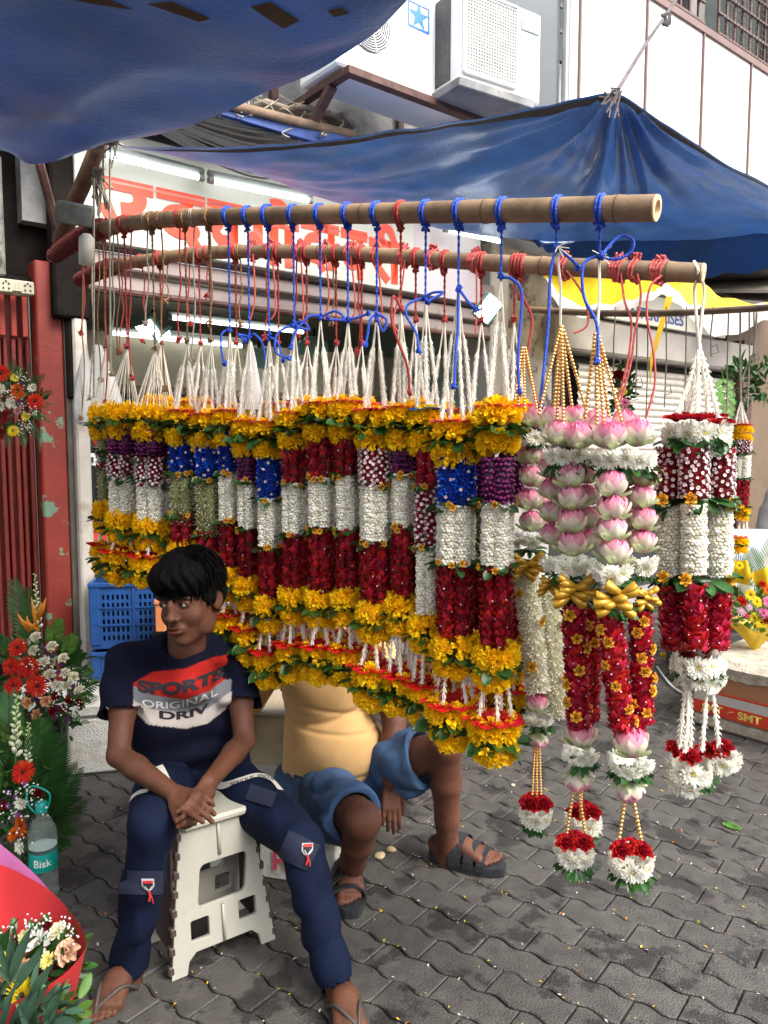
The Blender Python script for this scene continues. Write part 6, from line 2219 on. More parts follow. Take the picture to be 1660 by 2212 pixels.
for k in range(1500):
    a = rr.uniform(0, 2 * math.pi); el = rr.uniform(-.15, 1.45)
    d = np.array((math.cos(a) * math.cos(el), math.sin(a) * math.cos(el), math.sin(el)))
    st = np.array((0, -.012, .062)) + d * np.array((.083, .099, .082))
    crown = np.array((0.02, -.05, .155))
    t = st - crown; t[2] -= .06; t -= d * (t @ d); t /= (np.linalg.norm(t) + 1e-6)
    L_ = rr.uniform(.03, .055)
    if st[1] > .05 and st[2] < .06: L_ *= .7
    pts = [Lc(*(st - t * .01)), Lc(*(st + t * L_ * .5 + d * rr.uniform(.001, .006))), Lc(*(st + t * L_ + d * .001 - np.array((0, 0, .006))))]
    hl.tube([Vector(p) for p in pts], [.0020, .0018, .0003], 3, cap=False)
hm_ = hl.mesh('hair_locks', m_hair, True)
ho = put(hm_, 'hair_locks', boy); ho['kind'] = 'stuff'

# t-shirt
sh = Field((-1.0, 1.85, .40), (.05, 2.75, 1.30), .004)
inner = None
def shirt_shape(F, e=0.0):
    sm_ = .035
    F.cap(V3(shR) + (.01, 0, .0), V3(shL) + (-.01, 0, .0), .056 + e, .054 + e, sm_)
    n_ = 6
    for i in range(n_):
        t = .12 + .88 * i / (n_ - 1)
        a = V3(shR) * (1 - t) + V3(hipR) * t; b = V3(shL) * (1 - t) + V3(hipL) * t
        w = .045 * (1 - t) + .005 * t
        fw = np.array((0, -.030 * math.sin(math.pi * t) - .012 * t, .03 * t))
        r = .085 + .012 * t
        F.cap(a + (w, 0, 0) + fw, b - (w, 0, 0) + fw, r, r, .05)
    F.cap(V3(NB) + (0, .02, -.03), V3(NB) + (0, .01, -.14), .056 + e, .085 + e, .03)
    for q in (shR, shL): F.cap(V3(NB) + (0, .025, -.035), V3(q) + (0, 0, -.005), .050 + e, .052 + e, .03)
shirt_shape(sh)
for (a, b) in ((shR, elR), (shL, elL)):
    a = V3(a); b = V3(b); n = (b - a) / np.linalg.norm(b - a)
    fs_ = sh.like()
    fs_.cap(a, a + (b - a) * .72, .060, .070, .0)
    p = a + (b - a) * .58
    fs_.cutall(p, n)
    fs_.cap(p - n * .02, p + n * .08, .053, .058, .0, sub=True)
    sh.join(fs_, .03)
def shirt_folds(X, Y, Z):
    # tension folds, soft
    t = np.clip((1.02 - Z) / .25, 0, 1)
    return .0045 * np.sin(55 * (Z + .35 * X) + 2.2 * np.sin(X * 14) + 1.5 * np.sin(Y * 20)) * t + .0025 * wob(X, Y, Z, 26, .7)
sh.warp(shirt_folds)
# hem and neckline
hemp = pel + np.array((0, 0, .02))
sh.halfspace(hemp, (0, -.25, -1), (-1, 1.9, .4), (.05, 2.75, hemp[2] + .12))
nk = V3(NB) + np.array((-.012, -.035, .0))
sh.ell(nk + (.0, -.02, -.005), (.062, .062, .062), None, .006, sub=True)
CH0 = V3(shR) * .5 + V3(shL) * .5
def print_cols(co):
    return np.ones((len(co), 3))
m_navy = mat('navy_jersey', (.006, .007, .018), .85, wrinkle=(11, .35), var=.15, vscale=12, bump=.25, bscale=400, spec=.08)
# printed bands: material that follows the garment's own coordinates
m_print = m_navy
mesh_sh = sh.mesh('t_shirt', m_navy, None, 1)
co = np.empty(len(mesh_sh.vertices) * 3); mesh_sh.vertices.foreach_get('co', co); co = co.reshape(-1, 3)
# band coordinate: height on the chest with a slight smile curve; edges given as pictures rows at the chest depth
def project(co):
    dep = co[:, 1] * CP - (co[:, 2] - EYE) * SP
    up_ = co[:, 1] * SP + (co[:, 2] - EYE) * CP
    return 830 + F_PX * co[:, 0] / dep, 1106 - F_PX * up_ / dep
pxs, pys = project(co)
a = np.interp(pxs, (290, 330, 400, 460, 492), (1474, 1452, 1444, 1420, 1414))
b = np.interp(pxs, (290, 330, 400, 450, 500), (1482, 1502, 1512, 1494, 1458))
c = np.interp(pxs, (285, 330, 400, 450, 504), (1512, 1532, 1540, 1530, 1490))
d = np.interp(pxs, (285, 320, 400, 450, 504), (1530, 1566, 1574, 1562, 1520))
front = (co[:, 1] < (V3(shR)[1] + V3(shL)[1]) / 2 - .01) & (pxs > 288) & (pxs < 500)
navy = np.array((1, 1, 1.0))
base = np.array((.006, .007, .018))
cols = np.ones((len(co), 3))
def setc(mask, rgb):
    cols[mask] = np.array(rgb) / base
setc(front & (pys >= a) & (pys < b), (.36, .018, .014))
setc(front & (pys >= b) & (pys < c), (.17, .18, .20))
setc(front & (pys >= c) & (pys < d), (.46, .41, .38))
mesh_sh.color_attributes['Col'].data.foreach_set('color', np.concatenate([cols, np.ones((len(cols), 1))], 1).astype(np.float32).ravel())
bv_sh = bvh_of(mesh_sh)
so = put(mesh_sh, 't_shirt', boy)
inv_b = Matrix.Translation(-boy.location)
m_dk = mat('dark_print', (.012, .010, .016), .8); m_wt = mat('white_print', (.62, .62, .62), .8)
def arc(pa, pb, h, sag, Y=2.17):
    def fn(u, v):
        x = lerp(pa[0], pb[0], u); y = lerp(pa[1], pb[1], u) + sag * 4 * u * (1 - u)
        return P(x, y - v * h, Y)
    return fn
tw = Vector((0, 1, -.0))
text_decal('SPORTS', bv_sh, arc((297, 1494), (484, 1462), 27, 20), m_dk, 'chest_lettering', so, inv_b, tw, .055)
text_decal('ORIGINAL', bv_sh, arc((306, 1524), (470, 1500), 15, 16), m_wt, 'chest_lettering', so, inv_b, tw, .015)
text_decal('DRIV', bv_sh, arc((344, 1552), (452, 1534), 18, 10), m_dk, 'chest_lettering', so, inv_b, tw, .04)

# trousers
tr = Field((-1.0, 1.70, .0), (.10, 2.80, .78), .004)
for (a, b, c_) in ((hipR, knR, anR), (hipL, knL, anL)):
    a = V3(a); b = V3(b); c_ = V3(c_)
    tr.chain([a + (0, 0, -.0), a * .5 + b * .5, b], [.094, .082, .065], .03)
    tr.chain([b, b * .62 + c_ * .38, b * .12 + c_ * .88], [.060, .055, .050], .015)
tr.cap(V3(hipR) + (0, 0, .03), V3(hipL) + (0, 0, .03), .105, .105, .04)
tr.cap(pel + (0, .0, .03), pel + (0, -.03, .12), .11, .10, .04)
def tr_folds(X, Y, Z):
    low = np.clip((.40 - Z) / .25, 0, 1)
    return .0060 * (1 - 2 * np.abs(np.sin(26 * Z + 2.5 * np.sin(X * 13) + 2 * np.sin(Y * 12)))) * low + .004 * wob(X, Y, Z, 22, 2.2) + .003 * np.sin(40 * (X + Y) + 3 * np.sin(Z * 18)) * (1 - low)
tr.warp(tr_folds)
for (b, c_) in ((knR, anR), (knL, anL)):
    b = V3(b); c_ = V3(c_); n = (c_ - b) / np.linalg.norm(c_ - b)
    p = b * .06 + c_ * .94
    tr.halfspace(p, n, p - (.09, .09, .10), p + (.09, .09, .10))
    tr.cap(p - n * .03, p + n * .06, .046, .048, 0, sub=True)
tr.halfspace(pel + (0, 0, .14), (0, 0, 1), (-1, 1.7, pel[2] + .10), (.1, 2.8, .78))
m_trou = mat('navy_twill', (.005, .009, .026), .75, wrinkle=(10, .5), var=.25, vscale=9, bump=.3, bscale=500, spec=.1)
mesh_tr = tr.mesh('trousers', m_trou, None, 1)
bv_tr = bvh_of(mesh_tr)
to = put(mesh_tr, 'trousers', boy)
# white lettered tapes
m_tape = mat('white_tape', (.60, .57, .50), .7)
def tape(pts, w, label=None):
    pl_ = [P(x, y, 2.2) for (x, y) in pts]
    return ribbon_on([bv_tr], spline(pl_, 8), w, .003, 'white_tape', m_tape, to, (0, 1, 0), inv_b)
tape([(344, 1656), (356, 1678), (372, 1712)], .022)
tape([(462, 1690), (482, 1698), (520, 1686), (556, 1676), (584, 1684), (606, 1708)], .022)
tape([(284, 1726), (300, 1714), (322, 1710)], .02)
for (pa, pb, sag) in (((500, 1700), (548, 1684), 0), ((556, 1683), (590, 1690), -3)):
    text_decal('SERIOUS', bv_tr, arc(pa, pb, 7, sag, 2.2), m_dk, 'tape_lettering', to, inv_b, tw, .02, .0045)
# pocket flaps and patch with emblem
def patch_on(cx, cy, w, h, rot, m, name, off=.004, par=None, n=5):
    mb = MB()
    V, f = [], []
    for i in range(n + 1):
        for j in range(n + 1):
            u, v = (i / n - .5) * w, (j / n - .5) * h
            x = cx + u * math.cos(rot) - v * math.sin(rot); y = cy + u * math.sin(rot) + v * math.cos(rot)
            p = P(x, y, 2.1)
            d_ = Vector((p.x, p.y, p.z - EYE)).normalized()
            hh = bv_tr.ray_cast(Vector((0, 0, EYE)), d_, 4)
            q = hh[0] + hh[1] * off if hh[0] is not None else p
            V.append(tuple(inv_b @ q))
    for i in range(n):
        for j in range(n):
            a_ = i * (n + 1) + j
            f.append((a_, a_ + 1, a_ + n + 2, a_ + n + 1))
    return mb.add(V, f).build(name, m, par or to, True)
m_flap = mat('navy_twill_flap', (.007, .012, .033), .85, var=.2, vscale=12, bump=.3, bscale=500)
patch_on(565, 1722, 60, 34, .35, m_flap, 'pocket_flap', .006)
patch_on(645, 1838, 70, 60, .45, m_flap, 'pocket', .005)
patch_on(305, 1905, 90, 52, .02, m_flap, 'pocket', .005)
m_badge = mat('grey_badge', (.42, .44, .46), .6); m_redb = mat('red_badge', (.5, .03, .03), .6)
for (cx, cy, s_, r_) in ((319, 1908, 1.0, 0), (662, 1834, .9, .1)):
    pts = [(-12, -14), (12, -14), (12, 2), (7, 10), (0, 15), (-7, 10), (-12, 2)]
    mb = MB(); V = []
    def prj(x, y, off):
        p = P(cx + x * s_, cy + y * s_, 2.0); d_ = Vector((p.x, p.y, p.z - EYE)).normalized()
        hh = bv_tr.ray_cast(Vector((0, 0, EYE)), d_, 4)
        q = hh[0] + hh[1] * off if hh[0] is not None else p
        return tuple(inv_b @ q)
    V = [prj(x, y, .0085) for (x, y) in pts]
    mb.add(V, [tuple(range(7))[::-1]]); mb.build('badge', m_badge, to)
    mb = MB(); V = [prj(x * .72, y * .72 + .5, .0105) for (x, y) in pts]; mb.add(V, [tuple(range(7))[::-1]]); mb.build('badge_field', m_dk, to)
    mb = MB(); V = [prj(x, y, .0125) for (x, y) in ((-9, -12), (9, -12), (9, -6), (-9, -6))]; mb.add(V, [(3, 2, 1, 0)]); mb.build('badge_bar', m_redb, to)
    mb = MB()
    for (xa, ya, xb, yb) in ((-7, 0, -1, 10), (7, 0, 1, 10), (-3, -3, 3, -3)):
        mb.add([prj(xa - 1.3, ya, .013), prj(xa + 1.3, ya, .013), prj(xb + 1.3, yb, .013), prj(xb - 1.3, yb, .013)], [(3, 2, 1, 0)])
    mb.build('badge_mark', m_badge, to)
    mb = MB(); mb.tube([Vector(prj(0, 12, .012)), Vector(prj(2, 22, .012)), Vector(prj(0, 32, .012))], .0035, 5); mb.tube([Vector(prj(2, 18, .012)), Vector(prj(6, 28, .012)), Vector(prj(8, 38, .012))], .002, 5); mb.build('red_zip_pull', m_redb, to)
# flip-flop soles
m_ff = mat('grey_rubber', (.06, .055, .05), .7, var=.2)
def sole(parent, ank, d, side, L=.265, W=.098, h=.022, m=None, name='sandal_sole', z0=0.0):
    d = Vector((d[0], d[1], 0)).normalized(); lat = Vector((-d.y, d.x, 0)) * side
    mb = MB()
    n = 28; V = []
    c = Vector((ank[0], ank[1], z0)) - d * .072
    for zz in (0, h):
        for k in range(n):
            t = 2 * math.pi * k / n
            x = (1 - math.cos(t)) / 2
            w = W / 2 * (.74 + .30 * math.sin(math.pi * (x ** 1.25) * .95)) * abs(math.sin(t)) ** .55 * (1 if math.sin(t) >= 0 else -1)
            V.append(tuple(c + d * (x * L) + lat * (w + .006 * math.sin(math.pi * x)) + Vector((0, 0, zz)) - parent.location))
    f = [tuple(range(n))[::-1], tuple(range(n, 2 * n))] + [(k, (k + 1) % n, n + (k + 1) % n, n + k) for k in range(n)]
    mb.add(V, f)
    return mb.build(name, m, parent)
for (ank, d_, sd) in ((anR, (-.12, -1.0), -1), (anL, (.25, -1.0), 1)):
    so_ = sole(boy, ank, d_, sd, .262, .10, .016, m_ff, 'flip_flop', .0)
    dd = Vector((d_[0], d_[1], 0)).normalized(); lt = Vector((-dd.y, dd.x, 0)) * sd
    a0 = Vector((ank[0], ank[1], 0))
    mb = MB()
    toe = a0 + dd * .150 + lt * .016 + Vector((0, 0, .035))
    for q in (-1, 1):
        mb.tube([p - boy.location for p in spline([toe + Vector((0, 0, -.02)), toe, a0 + dd * .095 + lt * q * .030 + Vector((0, 0, .062)), a0 + dd * .04 + lt * q * .048 + Vector((0, 0, .02))], 5)], .0055, 6)
    mb.build('flip_flop_strap', mat('dark_strap', (.05, .04, .035), .6), boy, True)

# ------------------------------------------------------------------ the man in the yellow shirt
mpel = V3(P(712, 1690, 2.84)); 
mhipR, mhipL = P(672, 1700, 2.80), P(762, 1690, 2.84)
mknR, mknL = P(783, 1772, 2.30), P(962, 1612, 2.58)
manR, manL = P(752, 1912, 2.53), P(968, 1868, 2.66)
mshR, mshL = P(600, 1400, 2.78), P(806, 1382, 2.84)
melR, melL = P(505, 1535, 2.86), P(852, 1560, 2.74)
mwrR, mwrL = P(470, 1650, 2.95), P(843, 1690, 2.62)
mNB = P(700, 1345, 2.74); mHC = P(700, 1240, 2.66)
mb_ = Field((-.62, 2.05, -.01), (.42, 3.15, 1.48), .004)
AM = rotframe(R(180 - 5), R(-6), 0)
if (AM[:, 1] @ np.array((0, -1, 0))) < 0: AM = rotframe(R(-5), R(-6), 0)
head(mb_, mHC, AM, 1.03)
mb_.chain([V3(mHC) + AM @ np.array((0, -.02, -.05)), V3(mNB), V3(mNB) - (0, 0, .06)], [.06, .06, .07], .02)
mch = (V3(mshR) + V3(mshL)) / 2 - (0, 0, .14)
mb_.chain([V3(mNB) - (0, 0, .06), mch, mpel + (0, 0, .1)], [.08, .12, .13], .03)
mb_.cap(V3(mshR), V3(mshL), .05, .05, .03)
for (a, b, c_) in ((mshR, melR, mwrR), (mshL, melL, mwrL)):
    mb_.chain([a, V3(a) * .5 + V3(b) * .5, b], [.054, .050, .042], .015)
    mb_.chain([b, V3(b) * .7 + V3(c_) * .3, c_], [.042, .043, .029], .012)
for (a, b, c_) in ((mhipR, mknR, manR), (mhipL, mknL, manL)):
    a, b, c_ = V3(a), V3(b), V3(c_)
    mb_.chain([a, a * .5 + b * .5, b], [.088, .074, .058], .02)
    dn = (c_ - b) / np.linalg.norm(c_ - b)
    mb_.ell(b + (0, -.012, .004), (.05, .048, .055), None, .02)
    mb_.chain([b, b * .70 + c_ * .30, b * .4 + c_ * .6, c_], [.054, .053, .042, .034], .015)
    mb_.cap(b * .78 + c_ * .22 + (0, .022, 0), b * .55 + c_ * .45 + (0, .014, 0), .036, .028, .02)
hand(mb_, mwrL, P(846, 1765, 2.58) - mwrL, np.array((.2, -1, .1)), -1, curl=(.22, .2, .24, .3), s=1.06, thumb=(.35, .2))
hand(mb_, mwrR, P(470, 1720, 2.95) - mwrR, np.array((.1, -.3, 1)), 1, curl=(.5, .5, .5, .5), s=1.05)
dR, dL = (.10, -1.0), (1.0, -.42)
foot(mb_, manR, dR, 1.05, .030, -1)
foot(mb_, manL, dL, 1.05, .030, 1)
man = person((mpel[0], mpel[1], 0), 'heavy man in yellow polo shirt and blue denim shorts seated low behind the garlands')
Lm = lambda co: (co - V3(mHC)) @ AM
put(mb_.mesh('body', m_skin2, head_colors(Lm, 1, True), 1), 'body', man)
hf = Field(V3(mHC) - .2, V3(mHC) + .2, .004)
hf.ell(V3(mHC) + AM @ np.array((0, -.018, .045)), (.082, .097, .082), AM, .01)
ff = Field(V3(mHC) - .2, V3(mHC) + .2, .004); ff.ell(V3(mHC) + AM @ np.array((0, .06, -.03)), (.075, .08, .085), AM, .01)
hf.minus(ff); put(hf.mesh('hair', m_hair, None, 1), 'hair', man)
# polo shirt
ps = Field((-.62, 2.3, .2), (.30, 3.15, 1.22), .004)
ps.cap(V3(mshR) + (.01, 0, 0), V3(mshL) + (-.01, 0, 0), .070, .070, .04)
ps.chain([V3(mNB) - (0, 0, .05), mch, mpel + (0, -.02, .12)], [.09, .15, .165], .06)
ps.ell(mpel + (.030, -.070, .165), (.182, .165, .160), None, .05)         # belly
ps.ell(mch + (.0, -.06, .03), (.165, .11, .12), None, .05)
ps.ell(mpel + (.0, .0, .07), (.178, .15, .08), None, .04)
def pfold(X, Y, Z):
    zr = Z - mpel[2]
    f1 = .007 * np.exp(-((zr - .30 - .22 * (X - mpel[0]) - .9 * (X - mpel[0]) ** 2) / .012) ** 2)
    f2 = .006 * np.exp(-((zr - .345 + .22 * (X - mpel[0])) / .010) ** 2)
    f3 = .006 * np.exp(-((zr - .10 - .05 * (X - mpel[0])) / .010) ** 2)
    f4 = .005 * np.exp(-((zr - .265 + .1 * (X - mpel[0])) / .008) ** 2)
    return f1 + f2 + f3 + f4 + .0022 * wob(X, Y, Z, 22, .4)
ps.warp(pfold)
for (a, b) in ((mshR, melR), (mshL, melL)):
    a, b = V3(a), V3(b); n = (b - a) / np.linalg.norm(b - a); p = a + (b - a) * .80
    fs_ = ps.like(); fs_.cap(a, b, .070, .092, 0); fs_.cutall(p, n)
    fs_.cap(p - n * .03, p + n * .10, .074, .080, 0, sub=True)
    ps.join(fs_, .03)
ps.halfspace(mpel + (0, 0, .035), (0, -.12, -1), (-.62, 2.3, .2), (.3, 3.15, mpel[2] + .15))
ps.ell(V3(mNB) + (0, -.03, .015), (.07, .065, .05), None, .006, sub=True)
m_polo = mat('yellow_polo_knit', (.62, .37, .15), .9, wrinkle=(6, .35), var=.06, vscale=9, bump=.2, bscale=420, spec=.2, sheen=.2)
put(ps.mesh('polo_shirt', m_polo, None, 1), 'polo_shirt', man)
# denim shorts
ds = Field((-.60, 2.1, .05), (.42, 3.15, .60), .004)
ds.cap(V3(mhipR) + (0, 0, .03), V3(mhipL) + (0, 0, .03), .135, .135, .04)
ds.ell(mpel + (0, .02, .0), (.20, .16, .12), None, .05)
ds.cutall(mpel + (0, 0, .06), (0, 0, 1))
for (a, b, w0, w1, tt) in ((mhipR, mknR, .112, .084, .86), (mhipL, mknL, .115, .092, .78)):
    a, b = V3(a), V3(b); n = (b - a) / np.linalg.norm(b - a); p = a * (1 - tt) + b * tt
    fs_ = ds.like(); fs_.chain([a, a * .45 + b * .55, b + n * .05], [w0, (w0 + w1) / 2, w1], .02)
    # loose cloth hanging under the thigh
    fs_.chain([a - (0, 0, .03), a * .4 + b * .6 - (0, 0, .045), b + n * .05 - (0, 0, .05)], [w0 * .8, w1 * .72, w1 * .70], .04)
    fs_.warp(lambda X, Y, Z: .006 * (1 - 2 * np.abs(np.sin(16 * (X + Z * .7) + 2.5 * np.sin(Y * 13) + 1.5 * np.sin(Z * 21)))) + .004 * np.sin(34 * (X * .6 + Z * .8) + 3 * np.sin(Y * 12) + 2 * np.sin(X * 17)) + .004 * wob(X, Y, Z, 30, 1.4))
    nn_ = n + np.array((0, 0, -.25)); fs_.cutall(p, nn_)
    fs_.chain([p - n * .06 , p + n * .1], [w1 - .018, w1 - .010], 0, sub=True)
    fs_.chain([p - n * .05 - (0, 0, .045), p + n * .1 - (0, 0, .05)], [w1 * .70 - .012, w1 * .70 - .006], 0, sub=True)
    ds.join(fs_, .03)
m_denim = mat('blue_denim', (.040, .095, .20), .85, wrinkle=(9, .8), var=.35, vscale=10, bump=.5, bscale=500, col2=(.02, .045, .10), mix=(.5, .75), mscale=6)
put(ds.mesh('denim_shorts', m_denim, None, 1), 'denim_shorts', man)
# black strap sandals
m_sandal = mat('black_leather', (.022, .024, .028), .5, var=.3, vscale=30, bump=.3, bscale=200)
def strap_arc(ank, d, side, t, w=.052, h=.07, wid=.020, skew=.0):
    d = Vector((d[0], d[1], 0)).normalized(); lat = Vector((-d.y, d.x, 0)) * side
    mb = MB()
    c = Vector((ank[0], ank[1], .018)) + d * t
    V, f = [], []
    n = 12
    for i in range(n + 1):
        a = math.pi * i / n
        p = c + lat * (math.cos(a) * w + .006) + Vector((0, 0, math.sin(a) ** .8 * h)) + d * skew * math.cos(a)
        for (o, q) in ((-wid / 2, 0), (wid / 2, 0), (wid / 2, .005), (-wid / 2, .005)):
            nn = Vector((0, 0, 1)) * math.sin(a) + lat * math.cos(a)
            V.append(tuple(p + d * o + nn * q - man.location))
    for i in range(n):
        for j in range(4):
            f.append((i * 4 + j, (i + 1) * 4 + j, (i + 1) * 4 + (j + 1) % 4, i * 4 + (j + 1) % 4))
    mb.add(V, f)
    return mb.build('sandal_strap', m_sandal, man)
for (ank, d_, sd) in ((manR, dR, -1), (manL, dL, 1)):
    sole(man, ank, d_, sd, .285, .112, .030, m_sandal, 'sandal_sole')
    for (t, w, h, wid, sk) in ((.048, .052, .092, .046, .01), (.096, .055, .070, .036, .008), (.136, .056, .052, .030, .004)):
        strap_arc(ank, d_, sd, t, w, h, wid, sk)

# ------------------------------------------------------------------ man bending at the right edge
bm_ = Field((2.2, 4.9, -.01), (3.3, 5.9, 1.7), .008)
bx = P(1690, 1100, 5.35)
def bp(dx, dz, dy=0): return V3((bx.x + dx, bx.y + dy, dz))
bm_.chain([bp(.25, 1.33), bp(.05, 1.05), bp(-.0, .88)], [.12, .14, .14], .05)
bm_.ell(bp(.33, 1.48, -.02), (.09, .10, .12), None, .03)
for s_ in (-.09, .09):
    bm_.chain([bp(.0, .86, s_), bp(.06, .48, s_), bp(.02, .08, s_)], [.09, .065, .045], .02)
    bm_.chain([bp(.22, 1.3, s_ * 1.8), bp(.18, 1.02, s_ * 2), bp(.38, .92, s_ * 1.4)], [.06, .045, .035], .02)
    foot(bm_, bp(.02, .08, s_), (1, -.1), 1.0, 0.0)
man2 = person((bx.x, bx.y, 0), 'man in grey t-shirt and dark trousers bending at the right edge of the frame')
put(bm_.mesh('body', m_skin2, None, 1), 'body', man2)
g1 = Field((2.2, 4.9, .8), (3.3, 5.9, 1.7), .008)
g1.chain([bp(.24, 1.34), bp(.06, 1.08), bp(.0, .95)], [.145, .165, .16], .05)
for s_ in (-.09, .09): g1.cap(bp(.22, 1.32, s_ * 1.6), bp(.20, 1.12, s_ * 2), .075, .07, .03)
g1.warp(lambda X, Y, Z: .006 * np.sin(40 * Z + 2 * np.sin(X * 12)))
g1.halfspace(bp(0, .90), (0, 0, -1), (2.2, 4.9, .8), (3.3, 5.9, 1.0))
put(g1.mesh('t_shirt', mat('grey_tshirt', (.34, .34, .35), .9, var=.08), None, 1), 't_shirt', man2)
g2 = Field((2.2, 4.9, .05), (3.3, 5.9, 1.1), .008)
for s_ in (-.09, .09): g2.chain([bp(.0, .86, s_), bp(.06, .48, s_), bp(.02, .13, s_)], [.12, .085, .07], .03)
g2.cap(bp(0, .92), bp(0, .85), .155, .16, .04)
put(g2.mesh('trousers', mat('dark_trousers', (.012, .012, .016), .8), None, 1), 'trousers', man2)
# ================================================================== PROPS
def rrect(cx, cy, w, h, r, n=4, skew=0.0, rev=False):
    pts = []
    for (sx, sy, a0) in ((1, 1, 0), (-1, 1, 90), (-1, -1, 180), (1, -1, 270)):
        for k in range(n + 1):
            a = R(a0 + 90 * k / n)
            x = cx + sx * (w / 2 - r) + r * math.cos(a); y = cy + sy * (h / 2 - r) + r * math.sin(a)
            pts.append((x + skew * (y - cy), y))
    return pts[::-1] if rev else pts
def plate_mesh(outline, holes, th, m, name='plate', bev=.0):
    """flat plate in the xz plane (y = thickness) with holes"""
    c = bpy.data.curves.new(name, 'CURVE'); c.dimensions = '2D'; c.fill_mode = 'BOTH'; c.extrude = th / 2
    c.bevel_depth = bev; c.bevel_resolution = 0
    for poly in [outline] + list(holes):
        s = c.splines.new('POLY'); s.points.add(len(poly) - 1); s.use_cyclic_u = True
        for p, q in zip(s.points, poly): p.co = (q[0], q[1], 0, 1)
    o = bpy.data.objects.new(name, c); COL.objects.link(o)
    bpy.context.view_layer.update()
    me = bpy.data.meshes.new_from_object(o.evaluated_get(bpy.context.evaluated_depsgraph_get()))
    bpy.data.objects.remove(o); bpy.data.curves.remove(c)
    me.transform(Matrix.Rotation(R(90), 4, 'X'))
    me.materials.clear(); me.materials.append(m)
    at = me.color_attributes.new('Col', 'FLOAT_COLOR', 'POINT')
    at.data.foreach_set('color', np.ones(4 * len(me.vertices), dtype=np.float32))
    return me

# ---- white folding stool
m_stool = mat('ivory_stool_plastic', (.40, .39, .33), .45, var=.08, vscale=6, col2=(.30, .27, .20), mix=(.6, .75), mscale=14, bump=.1, bscale=120)
m_brown = mat('brown_stool_plastic', (.055, .035, .03), .5, var=.2)
b0, b1 = G(370, 2118), G(592, 2026)
sd = (b1 - b0); SL = sd.length; sd.normalize()
sn = Vector((-sd.y, sd.x, 0))
stool = empty('folding_stool', b0, 'ivory plastic folding stool with brown hinge teeth under the boy', 'stool')
SH = .42
out = [(0, 0), (.045, 0), (.052, .035), (.075, .055), (SL - .075, .055), (SL - .052, .035), (SL - .045, 0), (SL, 0), (SL - .060, SH), (.050, SH)]
holes = [rrect(SL * .52, .235, .150, .120, .018, skew=.12, rev=True), rrect(SL * .28, .115, .058, .062, .008, rev=True), rrect(SL * .74, .125, .058, .062, .008, rev=True)]
pm_ = plate_mesh(out, holes, .014, m_stool, 'end_panel', .0015)
ang = math.atan2(sd.y, sd.x)
SD = .20
for k in range(2):
    lean = R(-6) if k == 0 else R(6)
    inst('end_panel', pm_, TRS(tuple(sn * (SD * k)), (lean, 0, 0)) if False else Matrix.Translation(sn * (SD * k)) @ Matrix.Rotation(ang, 4, 'Z') @ Matrix.Rotation(lean, 4, 'X'), stool)
hin = MB()
hin.tube([(SL * .50, -.012, .06), (SL * .50, -.012, .165)], .005, 8); hin.tube([(SL * .50, -.012, .31), (SL * .50, -.012, SH - .005)], .005, 8)
o = hin.build('hinge', m_stool, stool, True); o.matrix_basis = Matrix.Rotation(ang, 4, 'Z') @ Matrix.Rotation(R(-6), 4, 'X')
tooth = MB().box((0, 0, 0), (.020, .026, .026), bev=.004).mesh('hinge_tooth', m_brown)
for k in range(8):
    z = .025 + k * .052
    for (x, q) in ((.050 * z / SH - .002, 1), (SL - .060 * z / SH + .002, 1)):
        inst('hinge_tooth', tooth, Matrix.Rotation(ang, 4, 'Z') @ Matrix.Rotation(R(-6), 4, 'X') @ Matrix.Translation((x, .004, z)), stool)
for x in (.02, SL - .03):
    MB().box((0, 0, 0), (.008, SD - .06, SH * .8), bev=.002).build('side_panel', m_brown, stool).matrix_basis = Matrix.Rotation(ang, 4, 'Z') @ Matrix.Translation((x, SD / 2, SH * .5))
MB().box((0, 0, 0), (SL - .10, SD - .02, .025), bev=.008).build('seat', m_stool, stool).matrix_basis = Matrix.Rotation(ang, 4, 'Z') @ Matrix.Translation((SL / 2, SD / 2, SH))

# ---- styrofoam boxes and cartons
m_foam = mat('grimy_styrofoam', (.62, .61, .56), .8, var=.12, vscale=5, col2=(.30, .22, .12), mix=(.56, .70), mscale=4, bump=.5, bscale=120)
m_foam2 = mat('brown_stained_styrofoam', (.46, .38, .26), .85, var=.15, vscale=4, col2=(.22, .12, .05), mix=(.45, .7), mscale=3, bump=.5, bscale=120)
def foam_box(name, c, ang, size, label, m, cat='box', lid=True, group=None):
    e = empty(name, c, label, cat, group, rz=ang)
    L_, D_, H_ = size
    hh = H_ * (.80 if lid else 1)
    MB().box((0, 0, hh / 2), (L_, D_, hh), bev=.012).build('box_body', m, e)
    if lid: MB().box((0, 0, hh + .003 + (H_ - hh) / 2), (L_ + .02, D_ + .02, H_ - hh), bev=.014).build('lid', m, e)
    return e
ca_ = G(250, 1672)
fb1 = foam_box('styrofoam_box', ca_ + Vector((-.26, .15, 0)), R(14), (.50, .38, .33), 'grimy white styrofoam box beside the flower arrangement at left', m_foam)
cb_ = G(585, 1760)
fb2 = foam_box('styrofoam_box', Vector((P(575, 1600, 3.05).x, 3.12, 0)), R(-8), (.36, .34, .44), 'brown stained styrofoam box standing between the boy and the man', m_foam2, lid=False)
lo_ = MB()
for (x, y, w, d_) in ((0, -.165, .37, .03), (0, .165, .37, .03), (-.17, 0, .03, .3), (.17, 0, .03, .3)):
    lo_.box((x, y, .452), (w, d_, .022), bev=.006)
lo_.build('rim', m_foam, fb2)
q0 = G(732, 1915)
fb3 = foam_box('styrofoam_box', Vector((q0.x - .19, q0.y + .24, 0)), R(-14), (.46, .42, .235), 'low white styrofoam box with pink print that the man sits on', m_foam, lid=True)
